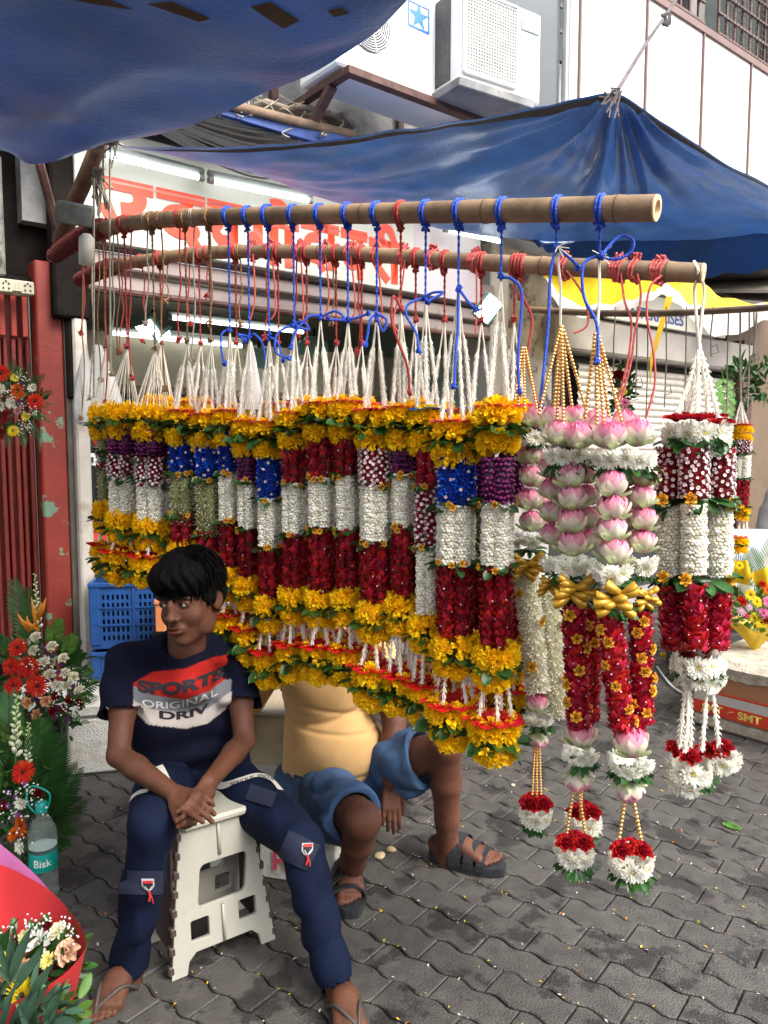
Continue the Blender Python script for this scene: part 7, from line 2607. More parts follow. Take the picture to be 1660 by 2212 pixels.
for (t, x0, x1, z0, z1) in (('H', .02, .075, .05, .12), ('Y', .10, .16, .06, .13), ('K', -.10, -.05, .13, .18)):
    text_on(fb3, t, x0, x1, z0, z1, -.225, mat('pink_print', (.62, .06, .12), .7), 'box_lettering', bold=.03)
# pink corner tag
# ---- blue crates
m_crate = mat('blue_crate_plastic', (.015, .075, .26), .45, var=.15, vscale=5)
m_redc = mat('red_crate_plastic', (.62, .05, .03), .45, var=.12)
m_white_crate = mat('white_crate_plastic', (.62, .60, .54), .5, var=.08)
m_cratein = mat('dark_produce', (.012, .014, .02), .9)
def crate(c, ang, size, m, label, cat='crate', group=None, cols=3, slot=(7, 6), contents=True):
    e = empty('plastic_crate', c, label, cat, group, rz=ang)
    L_, D_, H_ = size
    def panel(W_, n):
        holes = []
        pw = W_ / n
        for k in range(n):
            cx = -W_ / 2 + pw * (k + .5)
            for i in range(slot[0]):
                for j in range(slot[1]):
                    holes.append(rrect(cx - pw * .40 + pw * .80 * (i + .5) / slot[0], H_ * .10 + H_ * .74 * (j + .5) / slot[1], pw * .80 / slot[0] * .52, H_ * .74 / slot[1] * .62, .0015, 1, rev=True))
        return plate_mesh([(-W_ / 2, 0), (W_ / 2, 0), (W_ / 2, H_), (-W_ / 2, H_)], holes, .006, m, 'slotted_side')
    fp = panel(L_, cols); sp = panel(D_, 2)
    inst('slotted_side', fp, TRS((0, -D_ / 2, 0)), e); inst('slotted_side', fp, TRS((0, D_ / 2, 0)), e)
    inst('slotted_side', sp, TRS((-L_ / 2, 0, 0), (0, 0, R(90))), e); inst('slotted_side', sp, TRS((L_ / 2, 0, 0), (0, 0, R(90))), e)
    rim = MB()
    for (x, y, w, d_) in ((0, -D_ / 2 - .008, L_ + .03, .022), (0, D_ / 2 + .008, L_ + .03, .022), (-L_ / 2 - .008, 0, .022, D_), (L_ / 2 + .008, 0, .022, D_)):
        rim.box((x, y, H_ - .010), (w, d_, .022), bev=.004)
    for s_ in (-1, 1):
        for q_ in (-1, 1):
            rim.box((s_ * (L_ / 2 - .012), q_ * (D_ / 2 - .004), H_ / 2), (.05, .03, H_ - .03), bev=.006)
    for k in range(1, cols):
        for q_ in (-1, 1):
            rim.box((-L_ / 2 + L_ * k / cols, q_ * (D_ / 2 + .006), H_ / 2), (.010, .012, H_ - .03))
    for q_ in (-1, 1):
        rim.box((0, q_ * (D_ / 2 + .005), H_ * .36), (L_, .012, .007)); rim.box((0, q_ * (D_ / 2 + .005), H_ * .62), (L_, .012, .007))
    rim.build('rim', m, e)
    MB().box((0, 0, .006), (L_ - .01, D_ - .01, .008)).build('base', m, e)
    if contents: MB().box((0, 0, H_ * .45), (L_ - .03, D_ - .03, H_ * .86)).build('contents', m_cratein, e)
    return e
cr_p = P(185, 1545, 3.75)
cc_ = Vector((P(185, 1400, 3.72).x + .30, 3.98, 0))
for k, lb in ((0, 'lower blue plastic crate of the stack behind the boy'), (1, 'upper blue plastic crate of the stack behind the boy'), ):
    crate(cc_ + Vector((0, 0, .145 + .347 * k)), R(8), (.60, .40, .33), m_crate, lb, group='blue plastic crates')
crate(cc_ + Vector((0, 0, .0)), R(8), (.60, .40, .135), m_crate, 'shallow blue plastic crate at the bottom of the stack', group='blue plastic crates', slot=(7, 2))
rc = crate(P(232, 1228, 4.45) , R(30), (.44, .32, .26), m_redc, 'red plastic basket crate on the shop counter behind the garlands', slot=(9, 1), cols=2, contents=False)
crate(P(222, 1152, 4.75), R(30), (.42, .3, .10), m_redc, 'shallow red plastic tray on the shop counter behind the red basket crate', slot=(9, 1), cols=2, contents=False)
ct = MB().box((0, 0, 0), (1.5, .6, .04), bev=.005).build('shop_counter', m_grey)
ct.matrix_world = TRS(P(232, 1228, 4.45) + Vector((.45, .35, -.022)), (0, 0, R(39)))
tag(ct, 'grey shop counter carrying the red crate and the weighing scale', 'counter')
crate(Vector((P(500, 1330, 3.6).x, 3.7, P(500, 1362, 3.6).z)), R(5), (.34, .26, .16), m_white_crate, 'small white plastic crate behind the marigold rings right of the boy', slot=(6, 2), cols=2, contents=False)
crate(Vector((P(388, 1330, 3.6).x, 3.62, P(388, 1362, 3.62).z)), R(5), (.17, .20, .17), mat('orange_crate_plastic', (.62, .22, .08), .5), 'orange and white plastic crate beside the head of the boy', slot=(5, 3), cols=1, contents=False)
shf = MB().box((0, 0, 0), (.56, .30, .03)).build('low_shelf', m_dark); shf.matrix_world = TRS(Vector((P(465, 1340, 3.6).x, 3.66, P(350, 1362, 3.5).z - .02)), (0, 0, R(5)))
tag(shf, 'dark low shelf holding small crates behind the boy', 'shelf')
lgs = MB()
for (x, y) in ((-.25, -.12), (.25, -.12), (-.25, .12), (.25, .12)): lgs.box((x, y, -(shf.location.z) / 2), (.04, .04, shf.location.z - .03))
lgs.build('leg', m_dark, shf)
crate(Vector((P(590, 1500, 3.4).x + .05, 3.55, P(590, 1555, 3.45).z)), R(-5), (.30, .24, .15), m_redc, 'red plastic crate with white handle marks above the brown stained box', slot=(7, 3), cols=1, contents=False)
crate(Vector((P(590, 1500, 3.4).x + .05, 3.56, 0.0)), R(-5), (.34, .28, P(590, 1557, 3.45).z), m_redc, 'tall red plastic crate standing behind the brown stained box', slot=(7, 5), cols=1)
# weighing scale
ws = empty('weighing_scale', P(222, 1225, 4.15), 'cream electronic weighing scale with dark display by the blue crates', 'scale', rz=R(30))
MB().box((0, 0, .05), (.26, .22, .07), bev=.015).build('scale_body', mat('cream_plastic', (.5, .47, .38), .5), ws)
MB().box((0, -.113, .05), (.10, .006, .035)).build('display', m_black, ws)
MB().box((0, 0, .10), (.28, .24, .012), bev=.004).build('weighing_pan', m_grey, ws)
wst = MB().box((0, 0, 0), (.34, .30, .03)).build('wooden_board', m_dark); wst.matrix_world = TRS(P(222, 1225, 4.15) + Vector((0, 0, -.016)), (0, 0, R(30)))
tag(wst, 'dark board under the weighing scale', 'board')
# interior: switch and wire, white plastic bag
sw = empty('wall_switch', wp(196, 993, -.22), 'small white wall switch with hanging wire and red knob inside the shop', 'switch', rz=W_ANG)
MB().box((0, 0, 0), (.09, .03, .07), bev=.005).build('switch_plate', m_white, sw)
MB().box((.0, -.018, .0), (.018, .012, .03)).build('rocker', m_black, sw)
MB().tube(spline([(0, -.02, -.03), (.01, -.02, -.3), (.03, -.02, -.6), (.10, -.02, -.8)], 5), .004, 5).build('wire', m_black, sw)
MB().add(*ico(.025, sub=2, c=(.03, -.02, .10))[:2]).build('red_knob', m_redc, sw, True)
pg = MB()
def bagf(u, v):
    a = u * 2 * math.pi
    z = -v
    r = (.02 + .115 * math.sin(math.pi * min(1, v * .62 + .02)) ** 1.5)
    r *= 1 + .06 * math.sin(a * 5 + v * 7) + .04 * math.sin(a * 9)
    return (r * 1.15 * math.cos(a), r * .7 * math.sin(a), -v * .50 + .02 * math.sin(a * 3) * v)
pg.grid(bagf, 40, 14)
bag = pg.build('plastic_bag', mat('thin_white_plastic', (.66, .66, .64), .35, trans=.4, var=.05, bump=.4, bscale=25), smooth=True)
bag.matrix_world = TRS(P(212, 745, 3.1), (0, 0, .3), (.55, .55, .62))
tag(bag, 'white plastic bags hanging in a bunch beside the cream pillar', 'bag')
bag2 = bpy.data.objects.new('plastic_bag', bag.data); link(bag2); bag2.matrix_world = TRS(P(184, 748, 3.0), (0, .04, 1.3), (.36, .36, .58))
tag(bag2, 'small rolled white plastic bag in front of the larger hanging bag', 'bag')
# tissue cones hanging among the strings
def cone_paper(px, y0, y1, w, Y, label):
    mb = MB()
    a, b = P(px, y0, Y), P(px, y1, Y)
    ww = SZ(w, Y) / 2
    L_ = (a - b).length
    mb.grid(lambda u, v: Vector((ww * (.12 + .88 * v ** .8) * math.cos(u * 6.2832) * (1 + .07 * math.sin(u * 44)), ww * .6 * (.12 + .88 * v ** .8) * math.sin(u * 6.2832), -v * L_)), 36, 6)
    o = mb.build('paper_cone', M_TISSUE, smooth=True); o.location = a
    tag(o, label, 'wrapper')
M_TISSUE = mat('white_tissue', (.72, .71, .68), .7, trans=.35, bump=.3, bscale=30)
cone_paper(541, 738, 885, 52, 2.62, 'white tissue cone hanging behind the slim purple banded garland')

# ---- water bottle
gb = G(97, 1938)
wb = empty('water_bottle', gb, 'large clear water bottle with turquoise cap, loop handle and label', 'bottle')
m_pet = bpy.data.materials.new('clear_plastic'); m_pet.use_nodes = True
pb = m_pet.node_tree.nodes['Principled BSDF']
pb.inputs['Base Color'].default_value = (.85, .93, .93, 1); pb.inputs['Roughness'].default_value = .08
pb.inputs['Transmission Weight'].default_value = .85; pb.inputs['IOR'].default_value = 1.2; pb.inputs['Alpha'].default_value = .45
m_turq = mat('turquoise_plastic', (.0, .26, .22), .4)
BH = SZ(205, gb.y); BR = SZ(31, gb.y)
prof = [(0, 0), (BR * .85, 0), (BR, .012)]
for k in range(12):
    z = .02 + BH * .30 * k / 12
    prof.append((BR * (1 - .035 * (k % 2)), z))
prof += [(BR, BH * .34), (BR * .97, BH * .35), (BR * .97, BH * .56), (BR, BH * .57), (BR, BH * .72), (BR * .92, BH * .80), (BR * .70, BH * .88), (BR * .42, BH * .94), (BR * .40, BH)]
MB().lathe(prof, n=28).build('bottle_wall', m_pet, wb, True)
MB().lathe([(BR * .972, BH * .355), (BR * .985, BH * .36), (BR * .985, BH * .55), (BR * .972, BH * .555)], n=28).build('label', m_turq, wb, True)
MB().lathe([(0, BH * .60), (BR * .955, BH * .60)], n=28).build('water_surface', mat('water_surface', (.5, .62, .6), .1), wb)
MB().lathe([(BR * .43, BH * .985), (BR * .44, BH * 1.0), (BR * .44, BH * 1.085), (BR * .3, BH * 1.10), (0, BH * 1.10)], n=20).build('cap', m_turq, wb, True)
MB().tube([p for p in spline([(BR * .4, 0, BH * 1.0), (.03, 0, BH * 1.18), (-.02, 0, BH * 1.27), (-BR * .95, 0, BH * 1.22), (-BR * .95, 0, BH * 1.06), (-BR * .4, 0, BH * .96)], 6)], .0035, 6).build('carry_loop', m_turq, wb, True)
tm = text_mesh('Bisk', 1.0, .01, 0, 'bottle_lettering')
co, lo2, hi2 = mesh_bounds(tm)
u = (co[:, 0] - lo2[0]) / (hi2[0] - lo2[0]); v = (co[:, 1] - lo2[1]) / (hi2[1] - lo2[1])
a = -math.pi / 2 + (-.25 + 1.25 * u)
new = np.stack([BR * .992 * np.cos(a), BR * .992 * np.sin(a), BH * (.415 + .085 * v)], 1)
tm.vertices.foreach_set('co', new.ravel()); tm.materials.clear(); tm.materials.append(m_white)
_at = tm.color_attributes.new('Col', 'FLOAT_COLOR', 'POINT'); _at.data.foreach_set('color', np.ones(4 * len(tm.vertices), dtype=np.float32)); tm.update()
link(bpy.data.objects.new('bottle_lettering', tm), wb)

# ---- bouquets and arrangements
def frond_mb(mb, base, tip, n=14, ll=.10, w=.016, droop=.03, side=Vector((1, 0, 0)), ang=.9, col=(1, 1, 1), fan=False):
    base, tip = Vector(base), Vector(tip)
    ax = (tip - base); L_ = ax.length; ax.normalize()
    sd_ = (side - ax * side.dot(ax)).normalized()
    nn = ax.cross(sd_)
    mb.tube([base, base.lerp(tip, .5) + nn * .01, tip], [.003, .002, .001], 4, col=tuple(c * .9 for c in col))
    t = leaf_t(1, w / ll * 1.0, .1, -.25)
    ms = []
    for k in range(n):
        s = .12 + .86 * (k + .5) / n
        l = ll * math.sin(math.pi * (.18 + .74 * s)) ** .7
        for q in (-1, 1):
            a_ = lerp(ang * 1.15, ang * .45, s)
            d = (ax * math.cos(a_) + sd_ * q * math.sin(a_) - Vector((0, 0, droop * 2))).normalized()
            z = nn; y = z.cross(d).normalized(); z = d.cross(y)
            m = Matrix(((d.x, y.x, z.x, 0), (d.y, y.y, z.y, 0), (d.z, y.z, z.z, 0), (0, 0, 0, 1)))
            ms.append(np.array(Matrix.Translation(base.lerp(tip, s)) @ m @ Matrix.Diagonal((l, l, l, 1))))
    mb.place(t, ms, [col] * len(ms))
FM = {}
def flower_me(key):
    if key in FM: return FM[key]
    k, c = key
    if k == 'gerbera': me = gerbera(1, c).mesh('gerbera', M['petal'], True)
    elif k == 'rose': me = rose(2, c, tuple(min(1, a * .8) for a in c)).mesh('rose', M['petal'], True)
    elif k == 'daisy': me = daisy(3, c[:3], c[3:]).mesh('chrysanthemum', M['petal'], True)
    elif k == 'pom':
        mb = MB(); mb.place(petal_t(.7, .3, .3, .4, 1, 2, tip=.5), [pm(6.283 * i * .618, -.6 + 2.1 * (i / 40), .25, 1, .1) for i in range(40)]); v_, f_, _ = ico(.6, sub=1); mb.add(v_, f_)
        mb.c = [a * np.array(c) for a in mb.c]
        me = mb.mesh('pompom_flower', M['petal'], True)
    FM[key] = me
    return me
class Arr:
    def __init__(self, c, label, cat, name='flower_arrangement', seed=1, group=None):
        self.root = empty(name, c, label, cat, group); self.o = Vector(c); self.rr = random.Random(seed)
    def f(self, kind, col, px, py, d, Y, dirv=(0, -1, .35)):
        rr = self.rr
        q = SZ(d, Y) / 2
        dv = Vector(dirv) + Vector((rr.uniform(-.3, .3), rr.uniform(-.1, .1), rr.uniform(-.2, .3)))
        me = flower_me((kind, col))
        inst(me.name.split('.')[0], me, look(P(px, py, Y) - self.o, dv, rr.uniform(0, 6), q), self.root)
    def fronds(self, items, m=None, name='palm_frond'):
        for (b, t, n, ll, w) in items:
            mb = MB()
            frond_mb(mb, P(*b) - self.o, P(*t) - self.o, n, ll, w, .02, Vector((1, self.rr.uniform(-.4, .4), 0)))
            mb.build(name, m or M['leaf'], self.root, True)
    def filler(self, c, rad, n, m=None, s=(.03, .06), name='leaf_filler', flat=.6):
        rr = self.rr
        t = leaf_t(1, .42, .15, -.4)
        ms = []
        c = Vector(c) - self.o
        for k in range(n):
            d = Vector((rr.gauss(0, 1), rr.gauss(0, 1) - .4, rr.gauss(0, 1) + .2)).normalized()
            p = c + Vector((d.x * rad[0], d.y * rad[1], d.z * rad[2])) * rr.uniform(.5, 1)
            x = (d + Vector((rr.uniform(-.6, .6), rr.uniform(-.6, .6), rr.uniform(-.4, .6)))).normalized()
            y = Vector((rr.gauss(0, 1), rr.gauss(0, 1), rr.gauss(0, 1))).cross(x).normalized(); z = x.cross(y)
            q = rr.uniform(*s)
            ms.append(np.array(Matrix.Translation(p) @ Matrix(((x.x, y.x, z.x, 0), (x.y, y.y, z.y, 0), (x.z, y.z, z.z, 0), (0, 0, 0, 1))) @ Matrix.Diagonal((q, q, q, 1))))
        mb = MB().place(t, ms)
        o = mb.build(name, m or M['leaf'], self.root, True); o['kind'] = 'stuff'
    def breath(self, pts, n, Y, r=.0035, spread=14):
        rr = self.rr; mb = MB(); v, f, _ = ico(1, sub=1); T = (v, f, np.ones((len(v), 3))); ms = []
        for k in range(n):
            (x, y) = rr.choice(pts)
            p = P(x + rr.gauss(0, spread), y + rr.gauss(0, spread), Y + rr.uniform(-.04, .02)) - self.o
            q = r * rr.uniform(.6, 1.2)
            ms.append(np.array(Matrix.Translation(p) @ Matrix.Diagonal((q, q, q, 1))))
        mb.place(T, ms, [(.75, .74, .68)] * n)
        o = mb.build('tiny_white_blossoms', M['petal'], self.root, True); o['kind'] = 'stuff'
    def spike(self, a, b, s=.016, col=(.62, .70, .36)):
        mb = MB(); rr = self.rr
        a, b = P(*a) - self.o, P(*b) - self.o
        mb.tube([a, b], [.004, .002], 5, col=(.15, .3, .08))
        n = 26
        ms, cs = [], []
        for k in range(n):
            t = .1 + .9 * k / n
            d = Vector((math.cos(k * 2.4), math.sin(k * 2.4), 1.0))
            q = s * lerp(1.3, .5, t)
            ms.append(np.array(look(a.lerp(b, t), d, 0, (q * .8, q * .8, q * 1.6))))
            cs.append(tuple(lerp(x, y, t) for x, y in zip((.75, .75, .6), col)))
        mb.place(ico(.5, sub=1, c=(0, 0, .5)), ms, cs)
        mb.build('flower_spike', M['petal'], self.root, True)
RED = (.62, .03, .012); DRED = (.20, .008, .01); WHT = (.86, .82, .62); PCH = (.80, .42, .20); PUR = (.20, .05, .20); ORG = (.75, .14, .01); YEL = (.85, .62, .02)
DY = (.76, .76, .66, .70, .58, .10); DYY = (.80, .70, .10, .70, .45, .02)
# arrangement on the left, tall one
A1 = Arr(P(70, 1560, 3.2), 'tall arrangement with red gerberas, white roses and a bird of paradise by the red gate', 'flower arrangement', seed=11)
for (x, y, d) in ((38, 1399, 44), (24, 1439, 40), (61, 1441, 50), (29, 1481, 48), (81, 1482, 52)): A1.f('gerbera', RED, x, y, d, 3.02)
for (x, y) in ((77, 1376), (73, 1405), (112, 1396), (137, 1422), (95, 1430), (107, 1457), (140, 1454), (159, 1463), (122, 1481), (143, 1483), (171, 1492)): A1.f('rose', WHT, x, y, 27, 3.05, (0, -.8, .8))
for (x, y) in ((59, 1518), (100, 1515), (79, 1544)): A1.f('rose', PCH, x, y, 27, 3.0)
for (x, y) in ((121, 1504), (171, 1518), (114, 1536), (140, 1530), (150, 1512)): A1.f('rose', DRED, x, y, 22, 3.03)
for (x, y) in ((94, 1400), (113, 1417), (133, 1436), (127, 1452), (159, 1481), (168, 1500), (57, 1497), (78, 1511), (86, 1514), (117, 1550), (152, 1549), (143, 1556), (127, 1528), (105, 1470), (150, 1500), (90, 1530)): A1.f('pom', PUR, x, y, 13, 3.04)
A1.filler(P(90, 1470, 3.22), (.24, .14, .22), 420)
A1.filler(P(60, 1560, 3.15), (.22, .14, .12), 200)
A1.fronds([((60, 1400, 3.2), (30, 1255, 3.25), 16, .075, .012), ((70, 1400, 3.2), (60, 1270, 3.2), 14, .07, .012), ((150, 1500, 3.1), (205, 1478, 3.05), 9, .06, .010), ((20, 1420, 3.2), (-30, 1360, 3.2), 12, .07, .012), ((140, 1440, 3.2), (178, 1410, 3.2), 10, .05, .012)])
A1.fronds([((150, 1520, 3.05), (198, 1500, 3.0), 10, .07, .009), ((110, 1400, 3.2), (128, 1340, 3.2), 9, .05, .014), ((130, 1420, 3.2), (160, 1375, 3.2), 9, .05, .014)], M['leaf_light'], 'fern_frond')
A1.breath([(60, 1420), (100, 1445), (130, 1470), (150, 1530), (170, 1540), (110, 1500)], 130, 2.98)
A1.spike((84, 1370, 3.1), (75, 1238, 3.1), .014)
m_bop = mat('orange_bird_petal', (.80, .30, .02), .5, trans=.25)
for (a, b) in (((62, 1365), (38, 1325)), ((64, 1365), (58, 1330)), ((84, 1362), (44, 1338)), ((80, 1360), (68, 1290)), ((84, 1340), (100, 1290)), ((82, 1335), (90, 1300)), ((66, 1362), (76, 1345))):
    mb = MB(); pa, pb_ = P(a[0], a[1], 3.06) - A1.o, P(b[0], b[1], 3.04) - A1.o
    mb.tube([pa, pa.lerp(pb_, .5), pb_], [.004, .009, .001], 5); mb.build('bird_of_paradise_petal', m_bop, A1.root, True)
pd = MB().lathe([(0, 0), (.11, 0), (.14, .22), (0, .22)], n=20).build('plastic_bucket', m_black); pd.location = (P(70, 1560, 3.25).x, 3.28, .0)
pd.scale = (1, 1, P(70, 1560, 3.2).z / .22)
tag(pd, 'black bucket holding the tall arrangement', 'bucket')
# lower arrangement
A2 = Arr(P(50, 1880, 2.62), 'lower arrangement of big palm leaves with one red gerbera beside the water bottle', 'flower arrangement', seed=12)
A2.f('gerbera', RED, 50, 1668, 54, 2.45)
A2.f('gerbera', ORG, 45, 1785, 52, 2.42, (-.5, -1, .1)); A2.f('gerbera', ORG, 30, 1800, 40, 2.42, (-.7, -.6, .6))
for (x, y, d) in ((46, 1736, 32), (44, 1830, 32)): A2.f('daisy', DY, x, y, d, 2.4)
for (x, y) in ((34, 1722), (20, 1712), (40, 1760), (55, 1695), (18, 1740)): A2.f('pom', (.30, .10, .34), x, y, 14, 2.42)
A2.f('rose', DRED, 10, 1740, 22, 2.44); A2.f('rose', DRED, 84, 1712, 24, 2.5)
A2.fronds([(b_, t_, int(n_ * 1.4), l_ * .85, w_ * .55) for (b_, t_, n_, l_, w_) in [((40, 1760, 2.6), (90, 1560, 2.65), 20, .13, .018), ((60, 1780, 2.6), (130, 1600, 2.6), 20, .13, .018), ((70, 1800, 2.62), (168, 1660, 2.6), 16, .11, .017), ((80, 1800, 2.62), (150, 1690, 2.5), 16, .11, .016),
           ((10, 1780, 2.6), (-20, 1560, 2.6), 18, .13, .018), ((20, 1700, 2.6), (20, 1500, 2.7), 18, .11, .018), ((80, 1840, 2.6), (160, 1780, 2.5), 14, .09, .014), ((40, 1740, 2.55), (75, 1590, 2.5), 16, .10, .014), ((90, 1780, 2.65), (175, 1730, 2.6), 14, .10, .014)]])
A2.filler(P(40, 1780, 2.6), (.16, .14, .22), 420, s=(.03, .06))
A2.filler(P(40, 1640, 2.62), (.11, .1, .12), 160, M['leaf_light'], s=(.02, .045))
A2.breath([(40, 1720), (60, 1700), (20, 1760), (80, 1740), (50, 1810)], 80, 2.38)
A2.spike((34, 1650, 2.5), (36, 1500, 2.55), .018)
A2.spike((60, 1660, 2.5), (62, 1560, 2.55), .012)
# wreath on the gate
A3 = Arr(P(30, 870, 3.5), 'round wreath of red and orange gerberas and chrysanthemums hung on the red gate', 'wreath', 'flower_wreath', seed=13)
for (k, c, x, y, d) in (('gerbera', RED, 3, 806, 40), ('gerbera', ORG, 38, 845, 36), ('gerbera', RED, 76, 867, 36), ('gerbera', DRED, 5, 899, 40), ('gerbera', DRED, 0, 936, 30), ('gerbera', YEL, 29, 931, 26),
                        ('daisy', DYY, 32, 816, 20), ('daisy', DY, 70, 838, 22), ('daisy', DY, 24, 871, 26), ('daisy', DY, 2, 840, 24), ('daisy', DY, 2, 878, 24), ('daisy', DYY, 56, 900, 22)):
    A3.f(k, c, x, y, d, 3.36, (.1, -1, .1))
A3.f('rose', (.75, .40, .38), 38, 887, 20, 3.34, (0, -1, 0))
for (x, y) in ((45, 828), (50, 840), (42, 868)): A3.f('pom', PUR, x, y, 12, 3.36)
A3.filler(P(28, 872, 3.50), (.14, .06, .15), 360, s=(.02, .045))
_ar = random.Random(3)
A3.fronds([((28 + 40 * math.cos(w), 872 + 40 * math.sin(w), 3.48), (28 + 88 * math.cos(w), 872 + 95 * math.sin(w), 3.44), 12, .035, .004) for w in np.linspace(0, 6.0, 15)], M['leaf'], 'fern_frond')
A3.breath([(50, 820), (70, 890), (50, 880), (60, 920), (45, 930), (20, 850)], 120, 3.33, .003, 10)
# foreground bouquet in red paper
A4 = Arr(P(40, 2300, 1.55), 'large bouquet wrapped in red and lilac paper at the lower left corner', 'bouquet', 'bouquet', seed=14)
m_rp = mat('red_wrapping_paper', (.55, .03, .035), .45, var=.06, trans=.12)
m_lp = mat('lilac_wrapping_paper', (.52, .16, .40), .45, var=.06, trans=.12)
apex = P(45, 2420, 1.60)
def wrap(rim, m, name):
    rp_ = spline([P(*p) for p in rim], 8); n = len(rp_) - 1
    mb = MB()
    def fn(u, v):
        i = int(round(u * n)); p = rp_[i]
        q = p.lerp(apex, v)
        out_ = (p - apex); out_.z = 0
        return q + out_ * .12 * math.sin(math.pi * v) - A4.o
    mb.grid(fn, n, 10); mb.build(name, m, A4.root, True)
wrap([(-160, 1700, 1.78), (-80, 1760, 1.78), (-10, 1815, 1.78), (50, 1865, 1.76), (100, 1915, 1.74), (114, 1945, 1.72), (116, 1990, 1.70)], m_lp, 'lilac_paper')
wrap([(-200, 1850, 1.70), (-80, 1850, 1.72), (0, 1868, 1.74), (60, 1895, 1.73), (112, 1928, 1.71), (150, 1968, 1.67), (178, 2008, 1.60), (187, 2040, 1.52), (174, 2066, 1.45), (146, 2098, 1.40), (105, 2128, 1.36), (50, 2155, 1.34), (-40, 2200, 1.33), (-160, 2200, 1.36)], m_rp, 'red_paper')
A4.f('daisy', (.84, .84, .80, .42, .28, .06), 82, 2041, 74, 1.52, (.0, -.7, .8)); 
A4.f('daisy', (.84, .82, .60, .72, .66, .10), 124, 2014, 46, 1.56, (.0, -.5, .9)); A4.f('daisy', (.84, .80, .45, .75, .65, .06), 54, 2026, 36, 1.54, (-.1, -.8, .7))
A4.f('rose', (.88, .60, .42), 146, 2056, 60, 1.50, (.1, -.8, .6)); A4.f('daisy', (.86, .80, .30, .80, .66, .04), 103, 2076, 40, 1.46, (.0, -.8, .6))
A4.f('rose', (.85, .45, .45), 20, 2025, 28, 1.52); A4.f('rose', (.88, .50, .26), 48, 2090, 46, 1.44, (.2, -.8, .5)); A4.f('daisy', DYY, 8, 2072, 34, 1.46); A4.f('rose', (.88, .50, .26), 10, 2108, 36, 1.42)
A4.f('gerbera', (.88, .66, .015), 47, 2150, 76, 1.36, (.1, -.9, .5)); A4.f('rose', DRED, 20, 2050, 34, 1.56); A4.f('rose', DRED, 84, 2110, 34, 1.48); A4.f('rose', DRED, 100, 1998, 30, 1.62)
A4.filler(P(70, 2100, 1.58), (.12, .08, .09), 260, s=(.025, .05)); A4.filler(P(20, 2120, 1.50), (.12, .06, .08), 120, s=(.03, .06))
A4.breath([(60, 1998), (100, 1985), (150, 2010), (160, 2035), (140, 1995), (20, 2010), (70, 2010), (30, 2070)], 90, 1.53, .0028, 8)
tl = leaf_t(1, .16, .2, -.2)
lv = MB(); ms = []
for (x0, y0, x1, y1, Y) in ((20, 2110, -10, 2030, 1.35), (22, 2120, 60, 2010, 1.35), (22, 2120, 22, 2020, 1.36), (30, 2140, 88, 2050, 1.33), (25, 2125, -15, 2080, 1.33), (60, 2160, 110, 2085, 1.34), (50, 2200, 100, 2130, 1.32), (10, 2180, -20, 2140, 1.30), (40, 2240, 80, 2140, 1.30), (20, 2230, 60, 2150, 1.30), (0, 2230, 20, 2160, 1.28), (90, 2240, 130, 2130, 1.33), (-10, 2240, -5, 2170, 1.27), (70, 2240, 40, 2180, 1.27), (110, 2240, 165, 2165, 1.34), (100, 2250, 120, 2180, 1.32)):
    a_, b_ = P(x0, y0, Y) - A4.o, P(x1, y1, Y - .02) - A4.o
    x = (b_ - a_); q = x.length; x.normalize(); z = Vector((0, -1, .5)); y = z.cross(x).normalized(); z = x.cross(y)
    ms.append(np.array(Matrix.Translation(a_) @ Matrix(((x.x, y.x, z.x, 0), (x.y, y.y, z.y, 0), (x.z, y.z, z.z, 0), (0, 0, 0, 1))) @ Matrix.Diagonal((q, q, q, 1))))
m_olive = mat('blue_green_leaf', (.045, .10, .06), .5, island=.3, var=.15, vscale=30, trans=.1)
for m_4 in ms:
    MB().place(tl, [m_4]).build('long_leaf', m_olive, A4.root, True)
A4.filler(P(10, 2210, 1.32), (.13, .06, .05), 120, m_olive, s=(.03, .07)); A4.filler(P(120, 2210, 1.36), (.06, .05, .05), 60, M['leaf_light'], s=(.02, .05))
bk = MB().lathe([(0, 0), (.13, 0), (.16, .30), (.15, .30), (.12, .02), (0, .02)], n=24).build('plastic_bucket', m_black, None, True); bk.location = (apex.x, apex.y, 0); bk.scale = (1, 1, (apex.z + .12) / .30)
tag(bk, 'black bucket under the red wrapped bouquet', 'bucket')

# ---- right side: carton with lettered tape, bouquets
c0, c1 = G(1496, 1563), G(1665, 1612)
ax_ = (c1 - c0); ax_.z = 0; la = math.atan2(ax_.y, ax_.x)
cart = empty('carton', c0, 'long carton with red and white printed tape lettered SMT and torn foam edge', 'carton', rz=la)
CL = .85; CHh = .34
m_card = mat('brown_cardboard', (.36, .17, .08), .8, var=.1, vscale=8)
m_foam3 = mat('dirty_foam_edge', (.42, .37, .29), .9, var=.3, vscale=20, bump=.8, bscale=80)
MB().box((CL / 2, .30, .035), (CL, .60, .07), bev=.015).build('foam_base', m_foam3, cart)
MB().box((CL / 2, .30, .07 + (CHh - .10) / 2), (CL - .01, .59, CHh - .10), bev=.004).build('carton_wall', m_card, cart)
tn = MB()
rr = random.Random(4)
n = 30; V = []
for i in range(n + 1):
    x = CL * i / n
    dz = .018 * mnoise.noise(Vector((x * 9, 0, 2))) + .012 * mnoise.noise(Vector((x * 25, 0, 5)))
    V += [(x, .0, CHh - .03 + dz - .02), (x, -.004, CHh + .005 + dz * .3), (x, .05, CHh + .03), (x, .62, CHh + .03), (x, .62, CHh - .03)]
tn.add(V, [(i * 5 + j, i * 5 + j + 5, i * 5 + j + 6, i * 5 + j + 1) for i in range(n) for j in range(4)])
tn.add([V[i] for i in range(5)], [(4, 3, 2, 1, 0)]); tn.build('torn_foam_lid', m_foam3, cart)
